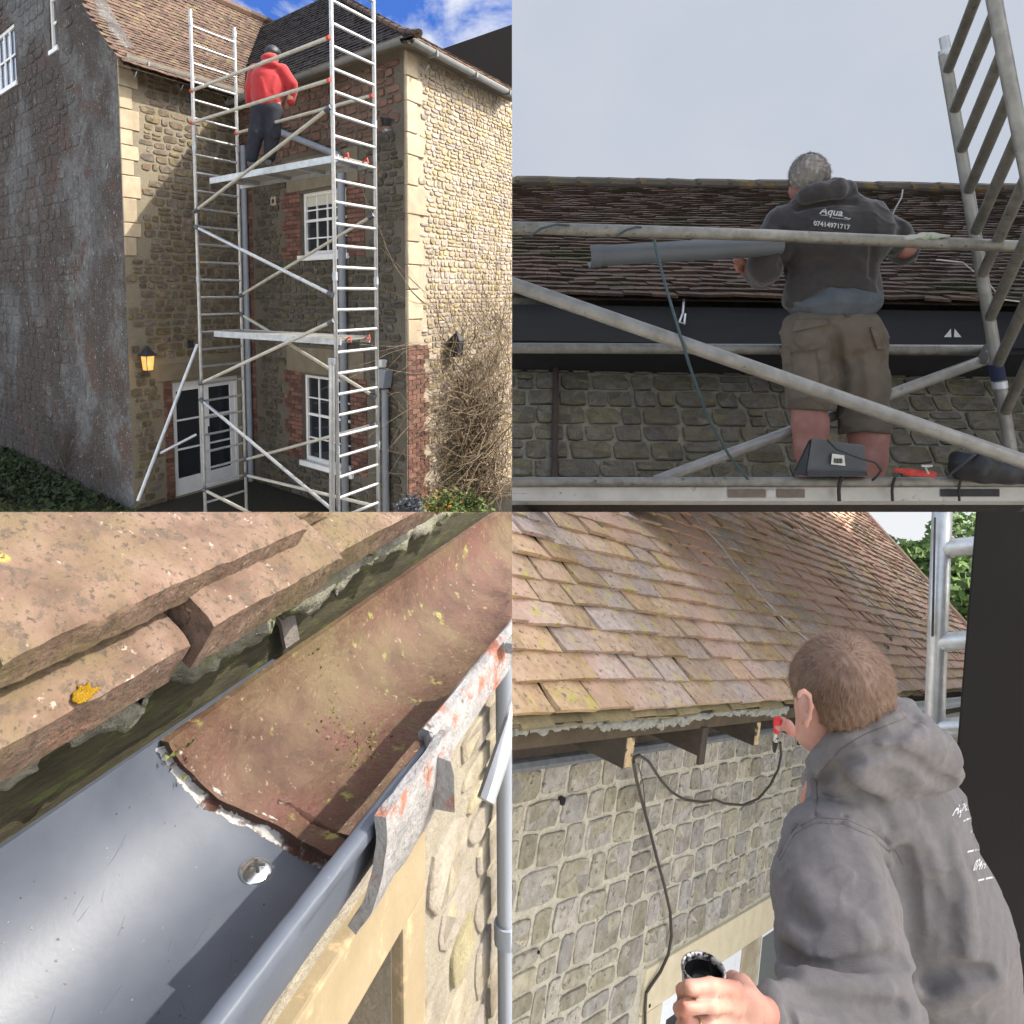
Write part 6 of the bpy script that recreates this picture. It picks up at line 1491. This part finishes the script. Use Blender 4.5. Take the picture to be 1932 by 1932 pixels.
# tree beyond
m_tree = MAT('tree_leaf', [(.045, .085, .018), (.10, .16, .04)], 2, rand=.45, bump=0)
def tree(x, y, Y, r0, label):
    t = thing('tree', P(x, y + 260, Y), label, 'tree', 'trees on the hillside')
    tube('trunk', [P(x, y + 260, Y), P(x, y + 60, Y)], .18, m_timd, t, 8)
    mb = MB(); c0 = P(x, y, Y); cl = [(c0 + Vector((rnd.gauss(0, .5) * r0, rnd.gauss(0, .4) * r0, rnd.gauss(0, .45) * r0)), r0 * rnd.uniform(.25, .5)) for _ in range(18)]
    for _ in range(9000):
        c_, rr_ = rnd.choice(cl); v_ = Vector((rnd.gauss(0, 1), rnd.gauss(0, 1), rnd.gauss(0, 1))).normalized() * rr_ * rnd.uniform(.6, 1.05); p_ = c_ + v_
        d_ = Vector((rnd.gauss(0, 1), rnd.gauss(0, 1), rnd.gauss(0, .6))).normalized() * .15; e_ = d_.orthogonal().normalized() * .08; mb.add([p_ - d_, p_ + e_, p_ + d_, p_ - e_], [(0, 1, 2, 3)])
    mb.build('crown', m_tree, t)['kind'] = 'stuff'
tree(1700, 375, 20, 1.9, 'leafy green tree beyond the far end of the tiled roof'); tree(1765, 400, 24, 2.4, 'taller hazy tree partly hidden by the dark panel'); tree(1640, 440, 23, 1.4, 'small tree low behind the verge of the roof')
# ---- ladder frame and dark panel
lf = thing('scaffold_ladder', P(1600, 900, 2.0), 'silver alloy scaffold upright with stub rungs behind the man', 'scaffold')
m_alub = MAT('brushed_alloy', [(.42, .42, .40), (.56, .56, .54)], 40, detail=8, rand=.04, metal=.55, rough=.38, bump=.2, bscale=220, bdist=.003, spots=[((.24, .23, .21), 60, .70, .04)])
up_ = MB().tube([P(1626, -60, 2.0), P(1606, 450, 2.0), P(1588, 1010, 2.0)], .0242, 20).build('upright', m_alub, lf, smooth='auto')
for a, b in (((1622, 137), (1800, 122)), ((1606, 492), (1780, 478)), ((1592, 815), (1770, 806))):
    MB().tube([P(*a, 2.0), P(*b, 1.92)], .0235, 18).build('rung', m_alub, lf, smooth='auto'); MB().tube([P(a[0] + 25, a[1] - 2, 1.99), P(a[0] + 40, a[1] - 3, 1.985)], .0265, 18).build('weld_collar', m_alub, lf, smooth='auto')
MB().box8([P(1582, 470, 1.976), P(1592, 470, 1.974), P(1592, 470, 1.98), P(1582, 470, 1.982), P(1592, 20, 1.978), P(1600, 20, 1.974), P(1600, 20, 1.98), P(1592, 20, 1.984)]).build('inspection_strip', m_bcab, up_)
GK = .8
m_panel = MAT('black_panel', [(.012, .0105, .0105), (.016, .0145, .0145)], 3, rand=0, rough=.5, spec=.06, bump=.02, bscale=200)
pn = [P(1762, -60, 1.84), P(2080, -60, 1.84), P(2080, 2000, 1.84), P(1596, 2000, 1.84)]; bk_ = Vector((.004, .012, 0))
tag(MB().box8([pn[3], pn[2], pn[2] + bk_, pn[3] + bk_, pn[0], pn[1], pn[1] + bk_, pn[0] + bk_]).build('dark_panel', m_panel, None, bevel=.001), 'tall smooth black sheet standing beside the scaffold upright', 'panel')
# ---- man
GK = .9
m_hoodb = MAT('grey_hoodie', [(.135, .123, .119), (.165, .151, .146)], 60, detail=8, rand=0, rough=1.0, bump=.5, bscale=420, bdist=.003, sheen=.08, spec=.1)
m_skinb = MAT('fair_skin', [(.40, .20, .145), (.50, .275, .205)], 16, detail=7, rand=0, rough=.5, bump=.25, bscale=260, bdist=.002, sub=.12, spots=[((.46, .18, .13), 14, .56, .09)])
m_hairb = MAT('brown_hair', [(.085, .046, .026), (.155, .088, .052), (.23, .138, .086)], 14, rand=.22, rough=.55, bump=0, spec=.4)
mp_ = thing('person', P(1450, 1990, 1.4), 'brown-haired man in grey hoodie reaching up with a paint brush, can in hand', 'person')
K9 = .92
def rB(n, Y): return px(n, Y) * K9
# body
S = SDF([P(560, 0, 1.0).x - .06, .92, P(0, 1990, 1.05).z - .15], [P(1500, 0, 1.75).x + .05, 2.42, P(0, 420, 1.2).z + .06], .0052)
hx, hy, hz = basis_view(P(1245, 640, 1.5)); HB = rot_cols(hx, hy, hz)
S.ell(P(1250, 632, 1.5), (rB(172, 1.5), rB(205, 1.5), rB(172, 1.5)), HB, .01).ell(P(1155, 735, 1.545), (rB(92, 1.5), rB(120, 1.5), rB(140, 1.5)), HB, .03)
S.cap(P(1118, 850, 1.53), rB(45, 1.5), P(1190, 880, 1.5), rB(60, 1.5), .03).cap(P(1238, 800, 1.53), rB(112, 1.5), P(1270, 1010, 1.56), rB(128, 1.5), .03)
er = rot_cols((hx * .9 + hy * .43).normalized(), (hy * .9 - hx * .43).normalized(), (hz * .98 - hx * .15).normalized())
S.ell(P(1102, 742, 1.460), (rB(26, 1.45), rB(30, 1.45), rB(64, 1.45)), er, .008); S.chain(A_ := [(P(x, y, 1.437), rB(r0, 1.45)) for x, y, r0 in ((1080, 705, 8), (1084, 684, 9), (1102, 676, 10), (1122, 690, 10), (1130, 730, 9), (1122, 775, 9), (1108, 805, 12))], .004); S.ell(P(1098, 735, 1.428), (rB(15, 1.43), rB(20, 1.43), rB(34, 1.43)), er, .006, 's')
S.ell(P(1320, 1180, 1.58), (.12, .09, .14), HB, .04)
# arm with the can (reader's left)
S.chain([(P(1230, 1300, 1.46), .05), (P(1290, 1800, 1.27), .045), (P(1180, 1895, 1.2), rB(52, 1.2)), (P(1030, 1895, 1.135), rB(46, 1.12)), (P(940, 1884, 1.088), rB(55, 1.08))], .03)
S.ell(P(882, 1872, 1.062), (rB(80, 1.05), rB(50, 1.05), rB(96, 1.05)), None, .016)
def finger(pts, k=.008): S.chain([(P(x, y, Y), rB(r0, Y)) for x, y, Y, r0 in pts], k)
finger([(850, 1806, 1.050, 34), (752, 1792, 1.012, 34), (672, 1798, 1.006, 30), (640, 1806, 1.040, 27)], .003); finger([(852, 1868, 1.045, 34), (748, 1862, 1.000, 35), (660, 1870, .995, 31), (630, 1878, 1.030, 28)], .003); finger([(855, 1930, 1.050, 33), (750, 1932, 1.004, 34), (664, 1938, 1.0, 30), (638, 1944, 1.035, 27)], .003); finger([(860, 1985, 1.06, 30), (766, 1998, 1.02, 31), (694, 2000, 1.015, 27)], .003)
finger([(905, 1840, 1.085, 44), (868, 1795, 1.11, 40), (838, 1778, 1.14, 34), (808, 1790, 1.165, 28)], .014)
for a, b in (((650, 1838), (825, 1834)), ((645, 1908), (825, 1898))): S.fold([a, ((a[0] + b[0]) / 2, a[1] - 5), b], -.003, .004, .9, 1.2)
for x in (742, 748): S.fold([(x, 1780), (x + 2, 1830)], -.0012, .003, .9, 1.2)
# arm with the brush
S.chain([(P(1330, 1130, 1.66), .05), (P(1240, 1080, 1.9), .045), (P(1120, 975, 2.14), rB(46, 2.1)), (P(1065, 890, 2.22), rB(36, 2.2)), (P(1045, 840, 2.24), rB(34, 2.2))], .03)
for pts in (((1045, 835, 2.22, 24), (1040, 800, 2.22, 17), (1022, 788, 2.24, 14), (1008, 792, 2.25, 12)), ((1055, 845, 2.21, 22), (1052, 815, 2.20, 17), (1046, 800, 2.21, 13), (1030, 806, 2.22, 11)), ((1058, 855, 2.2, 20), (1058, 832, 2.19, 16), (1050, 822, 2.2, 13)), ((1060, 870, 2.2, 18), (1062, 848, 2.19, 14), (1054, 838, 2.2, 12)), ((1030, 870, 2.22, 22), (1012, 838, 2.22, 17), (1004, 812, 2.23, 13), (1003, 800, 2.24, 11))): finger(pts, .006)
bB_ = S.build('body', m_skinb, mp_)
# hair
S = SDF(np.array(P(1245, 640, 1.5)) - np.array((.16, .17, .17)), np.array(P(1245, 640, 1.5)) + np.array((.16, .19, .17)), .0042)
hc = P(1250, 632, 1.5); hr = (rB(182, 1.5), rB(216, 1.5), rB(182, 1.5))
S.ell(hc, hr, HB, .01).ell(P(1262, 735, 1.50), (rB(150, 1.5), rB(180, 1.5), rB(110, 1.5)), HB, .04).ell(P(1115, 640, 1.53), (rB(58, 1.5), rB(70, 1.5), rB(80, 1.5)), HB, .03)
X, Y_, Z = np.meshgrid(*S.ax, indexing='ij', sparse=True); xq = (X / Y_ / TAN + U0) * 1932; zq = -(Z / Y_ / TAN + V0) * 1932
bndy = np.interp(xq, [1030, 1060, 1085, 1120, 1145, 1165, 1200, 1240, 1330, 1450], [700, 705, 690, 690, 720, 790, 815, 835, 800, 720]) + 6 * np.sin(xq * .11) + 4 * np.sin(xq * .31)
S.F = np.maximum(S.F, ((zq - bndy) / FQ * Y_).astype(np.float32) * .7); S.noise(.0015, 300, 4)
SH = S
hb_ = S.build('hair', m_hairb, bB_)
hv = BVHTree.FromPolygons([hb_.matrix_basis @ v.co for v in hb_.data.vertices], [tuple(p.vertices) for p in hb_.data.polygons])
def hpts_():
    while True:
        v = Vector((rnd.gauss(0, 1), rnd.gauss(0, 1), rnd.gauss(0, 1))).normalized()
        if v.y > .55: continue
        p = Vector(hc) + hx * v.x * .2 + hy * v.y * .2 + hz * v.z * .2
        h_ = hv.ray_cast(p, (Vector(hc) - p).normalized())
        if h_[0] is None: continue
        n_ = h_[1]; n_ = n_ if n_.dot(p - Vector(hc)) > 0 else -n_
        return h_[0] - n_ * .001, n_
hair('strands', hpts_, 22000, .017, .00042, m_hairb, hb_, hc, rnd, .055, Vector((.05, -.1, -1)), swirl=P(1290, 520, 1.42))
# hoodie
S = SDF([P(930, 0, 1.05).x - .05, 1.0, P(0, 2000, 1.2).z - .25], [P(2000, 0, 1.75).x + .1, 2.0, P(0, 640, 1.35).z + .05], .0047)
A = lambda q: [(P(x, y, Y), rB(r0, Y)) for x, y, Y, r0 in q]
S.chain(A([(1440, 1180, 1.58, 255), (1520, 1500, 1.56, 310), (1590, 1950, 1.54, 345)]), .05)
S.cap(*A([(1255, 1180, 1.50, 160)])[0], *A([(1560, 1110, 1.66, 150)])[0], .06)
S.chain(A([(1200, 1270, 1.43, 178), (1215, 1450, 1.37, 225), (1250, 1680, 1.29, 238), (1310, 1860, 1.23, 225)]), .03)
S.chain(A([(1310, 1890, 1.23, 200), (1180, 1905, 1.19, 160), (1065, 1902, 1.155, 98), (1000, 1896, 1.125, 78), (975, 1893, 1.11, 72)]), .03)
S.chain(A([(1310, 1120, 1.66, 110), (1240, 1075, 1.9, 90), (1150, 1010, 2.0, 64)]), .04)
S.ell(P(1290, 1020, 1.55), (rB(165, 1.5), rB(120, 1.5), rB(95, 1.5)), HB, .05)
S.chain(A([(1165, 1020, 1.50, 50), (1190, 940, 1.475, 58), (1250, 880, 1.46, 62), (1340, 820, 1.475, 66), (1440, 765, 1.52, 62), (1492, 735, 1.57, 42)]), .025)
S.chain(A([(1200, 985, 1.47, 60), (1300, 905, 1.43, 78), (1420, 850, 1.44, 84), (1530, 850, 1.48, 82), (1600, 905, 1.50, 74), (1648, 965, 1.515, 48)]), .03)
S.chain(A([(1330, 960, 1.46, 70), (1480, 950, 1.48, 80), (1590, 985, 1.51, 62)]), .04)
F_ = lambda q, a, w: S.fold(q, a * 1.5 if w > .006 else a, w * .85, 1.0, 2.0)
F_([(1120, 1050), (1230, 960), (1330, 915), (1430, 905), (1530, 950), (1600, 1010), (1660, 1025)], -.014, .012)      # hood meets back
F_([(1215, 905), (1290, 870), (1370, 840), (1440, 840), (1500, 800)], -.010, .012); F_([(1400, 880), (1470, 930), (1530, 960)], .006, .014); F_([(1440, 795), (1480, 810), (1530, 775)], -.008, .010)
F_([(1480, 1290), (1505, 1400), (1520, 1560), (1525, 1700), (1535, 1800)], -.045, .015)                              # sleeve against body
F_([(1148, 1000), (1150, 1080), (1145, 1150)], -.0035, .004); F_([(1000, 1300), (1060, 1195), (1150, 1150), (1260, 1158), (1370, 1205), (1450, 1280), (1480, 1340)], -.0055, .0045); F_([(1010, 1312), (1068, 1212), (1150, 1170), (1258, 1178), (1362, 1222), (1438, 1292)], -.003, .004)
F_([(1160, 1000), (1300, 1060), (1420, 1150), (1480, 1260)], .008, .020); F_([(1300, 1000), (1430, 1080), (1530, 1200), (1570, 1350)], .007, .022); F_([(1250, 990), (1370, 1090), (1430, 1180)], -.006, .014)
F_([(1560, 1300), (1600, 1450), (1590, 1600), (1560, 1720)], -.008, .016); F_([(1660, 1250), (1720, 1450), (1720, 1650)], .006, .018); F_([(1640, 1500), (1660, 1640), (1600, 1780)], -.007, .020); F_([(1560, 1780), (1680, 1720), (1790, 1740)], -.012, .016); F_([(1600, 1850), (1720, 1800), (1820, 1760)], .010, .020)
F_([(1020, 1660), (1100, 1720), (1230, 1730), (1350, 1700), (1470, 1690)], -.012, .014); F_([(1030, 1740), (1120, 1770), (1250, 1790), (1400, 1790), (1520, 1800)], .012, .018); F_([(1050, 1820), (1150, 1850), (1300, 1870), (1460, 1870)], -.010, .014); F_([(1060, 1600), (1180, 1640), (1330, 1610)], .008, .02); F_([(1100, 1400), (1200, 1520), (1320, 1560)], .007, .024); F_([(1330, 1300), (1390, 1450), (1400, 1600)], .006, .022); F_([(1050, 1500), (1130, 1580)], -.006, .016)
F_([(1040, 1870), (1060, 1932)], -.006, .008)
S.noise(.0022, 34, 6); S.wrinkle(.006, 26, 21); S.wrinkle(.0035, 60, 22); S.noise(.0006, 160, 8)
hoodB = S.build('hoodie', m_hoodb, bB_)
# seams and lettering wrapping round the back
bvb = BVHTree.FromPolygons([hoodB.matrix_basis @ v.co for v in hoodB.data.vertices], [tuple(p.vertices) for p in hoodB.data.polygons])
def seam(q, r0=.0010, lab='seam', mat=None):
    pts = []
    for a, b in zip(q[:-1], q[1:]):
        for k in range(6):
            t = k / 6; d = ray(a[0] + (b[0] - a[0]) * t, a[1] + (b[1] - a[1]) * t).normalized(); h_ = bvb.ray_cast(Vector((0, 0, 0)), d)
            if h_[0]: pts.append(h_[0] - d * .0004)
    if len(pts) > 2: MB().tube(pts, r0, 5).build(lab, mat or m_seam, hoodB, smooth=True)
m_seam = MAT('seam_thread', [(.115, .098, .092), (.14, .12, .113)], 60, rand=0, rough=1)
for q in ([(1003, 1302), (1060, 1197), (1150, 1152), (1260, 1160), (1370, 1207), (1450, 1282), (1480, 1340)], [(1010, 1316), (1068, 1214), (1150, 1172), (1258, 1180), (1362, 1226), (1438, 1296)], [(1148, 1010), (1152, 1080), (1145, 1150)], [(1165, 980), (1240, 895), (1330, 840), (1430, 800), (1500, 770)]): seam(q)
def text_on(body, q0, size, sx, ang, mat, shear=0.0, bold=0.0):
    c = bpy.data.curves.new('lettering', 'FONT'); c.body = body; c.size = 1.0; c.shear = shear; c.offset = bold; c.resolution_u = 2
    t_ = bpy.data.objects.new('tmp', c); col.objects.link(t_); dg = bpy.context.evaluated_depsgraph_get(); me = bpy.data.meshes.new_from_object(t_.evaluated_get(dg)); bpy.data.objects.remove(t_)
    bm = bmesh.new(); bm.from_mesh(me); bmesh.ops.triangulate(bm, faces=bm.faces[:]); bmesh.ops.subdivide_edges(bm, edges=bm.edges[:], cuts=1); bmesh.ops.triangulate(bm, faces=bm.faces[:]); bm.verts.index_update()
    vs, ok = [], []
    for v in bm.verts:
        x, y = q0[0] + (v.co.x * math.cos(ang) * sx + v.co.y * .32) * size, q0[1] + (-v.co.y + v.co.x * math.sin(ang) * sx) * size
        d = ray(x, y).normalized(); h_ = bvb.ray_cast(Vector((0, 0, 0)), d); g = h_[0] is not None and h_[0].y > 1.30 and abs(h_[1].dot(d)) > .10
        ok.append(g); vs.append((h_[0] - d * .0025) if g else Vector((0, 1.4, -1)))
    fs = [tuple(v.index for v in f.verts) for f in bm.faces if all(ok[v.index] for v in f.verts)]; bm.free()
    if not fs: return
    used = sorted({i for f in fs for i in f}); mpn = {i: k for k, i in enumerate(used)}
    return mk('lettering', [vs[i] for i in used], [tuple(mpn[i] for i in f) for f in fs], mat, hoodB)
m_printb = MAT('white_ink', [(.58, .58, .58), (.68, .68, .68)], 60, rand=0, rough=.8)
text_on('Aqua', (1662, 1145), 78, .45, -.35, m_printb, .2, .02); text_on('-----', (1700, 1178), 60, .6, -.4, m_printb, 0, .03); text_on('------', (1728, 1218), 50, .55, -.4, m_printb, 0, .03); text_on('--- --- ----', (1716, 1292), 44, .55, -.22, m_printb, 0, .03); text_on('07414971717', (1738, 1355), 62, .32, -.25, m_printb, 0, .02); text_on('--- -------', (1756, 1400), 44, .55, -.22, m_printb, 0, .03)
# ---- paint can, ring and brush
cn = thing('paint_can', P(722, 1900, 1.1), 'small open can of black paint with streaked lilac label in his hand', 'can')
cY = 1.095; ctop = P(722, 1722, cY); rc = px(80, cY); f_ = Frame(ctop, (1, 0, 0), (0, 1, 0), (0, 0, 1)); Hc = .10
def lathe(prof, n=40): 
    vs = [f_(r0 * math.cos(2 * math.pi * k / n), r0 * math.sin(2 * math.pi * k / n), z) for r0, z in prof for k in range(n)]
    return vs, [(l * n + k, l * n + (k + 1) % n, (l + 1) * n + (k + 1) % n, (l + 1) * n + k) for l in range(len(prof) - 1) for k in range(n)]
m_can = MAT('lilac_label', [(.46, .38, .45), (.58, .50, .56)], 40, rand=0, rough=.45, bump=.1, stretch=((60, 60, 6),), spots=[((.02, .016, .018), 60, .60, .04)])
m_tin = MAT('smeared_tin', [(.42, .42, .40), (.6, .6, .58)], 60, rand=0, metal=.7, rough=.3, spots=[((.02, .018, .018), 90, .53, .06)])
m_paint = MAT('wet_black_paint', [(.008, .008, .008), (.012, .012, .012)], 10, rand=0, rough=.15, bump=0)
v_, f__ = lathe([(rc * .97, -Hc), (rc * .97, -.012), (rc * .955, -.010)]); mk('body', v_, f__, m_can, cn, True)
v_, f__ = lathe([(rc * .955, -.011), (rc, -.008), (rc * 1.02, -.003), (rc * 1.0, .001), (rc * .93, .001), (rc * .87, -.004), (rc * .86, -.008)]); mk('rim', v_, f__, m_tin, cn, True)
v_, f__ = lathe([(rc * .865, -.006), (rc * .865, -.035), (.0005, -.035)]); mk('paint', v_, f__, m_paint, cn, True)
for a in (-1.45, -1.9, -1.2): MB().tube([f_(rc * 1.0 * math.cos(a), rc * 1.0 * math.sin(a), -.004), f_(rc * .985 * math.cos(a + .02), rc * .985 * math.sin(a + .02), -.02), f_(rc * .98 * math.cos(a + .03), rc * .98 * math.sin(a + .03), -.05)], [.003, .0028, .002], 6).build('paint_drip', m_paint, cn)
rgp = P(662, 1942, 1.0); rg_ = thing('ring', rgp, 'plain gold wedding ring on the hand holding the can', 'ring')
ax = (P(742, 1940, 1.005) - P(660, 1942, 1.0)).normalized(); ao = ax.orthogonal().normalized(); ab = ax.cross(ao); rrg = rB(37, 1.0)
pc = P(700, 1941, 1.002)
MB().tube([pc + (ao * math.cos(2 * math.pi * k / 24) + ab * math.sin(2 * math.pi * k / 24)) * rrg for k in range(25)], .0018, 8, caps=False).build('band', MAT('gold', [(.6, .42, .16), (.7, .5, .22)], 30, rand=0, metal=.9, rough=.25, bump=0), rg_, smooth=True)
bs_ = thing('paint_brush', P(1000, 790, 2.25), 'small paint brush with red handle pinched in his fingers', 'brush')
MB().tube([P(1004, 778, 2.235), P(1002, 800, 2.235), P(998, 830, 2.25)], [.012, .013, .009], 10).build('handle', MAT('red_plastic', [(.45, .02, .025), (.55, .03, .035)], 20, rand=0, rough=.35), bs_, smooth='auto')
MB().tube([P(998, 830, 2.25), P(994, 862, 2.26)], .009, 10).build('ferrule', m_tin, bs_, smooth='auto'); MB().tube([P(994, 862, 2.26), P(990, 905, 2.28)], [.010, .004], 10).build('bristles', m_paint, bs_, smooth='auto')
# ================================================================== trim each view where it meets its neighbour
bpy.context.view_layer.update()
VP_N = Vector((1, U0 * TAN, 0)); HP_N = Vector((0, V0 * TAN, 1))      # planes that part the four views
VP_N.normalize(); HP_N.normalize()
for q, (sx, sz) in {'TL': (1, -1), 'TR': (-1, -1), 'BL': (1, 1), 'BR': (-1, 1)}.items():
    for o in CLIP[q]:
        try: ok = o.type == 'MESH'
        except ReferenceError: continue
        if ok and not bound(o, [((0, 0, 0), VP_N * sx), ((0, 0, 0), HP_N * sz)]):
            for c in list(o.children):
                w = c.matrix_basis.copy(); c.parent = o.parent
                c.matrix_parent_inverse = o.parent.matrix_basis.inverted() if o.parent else Matrix.Identity(4)
            bpy.data.objects.remove(o, do_unlink=True)
scn.render.resolution_x = scn.render.resolution_y = 1024
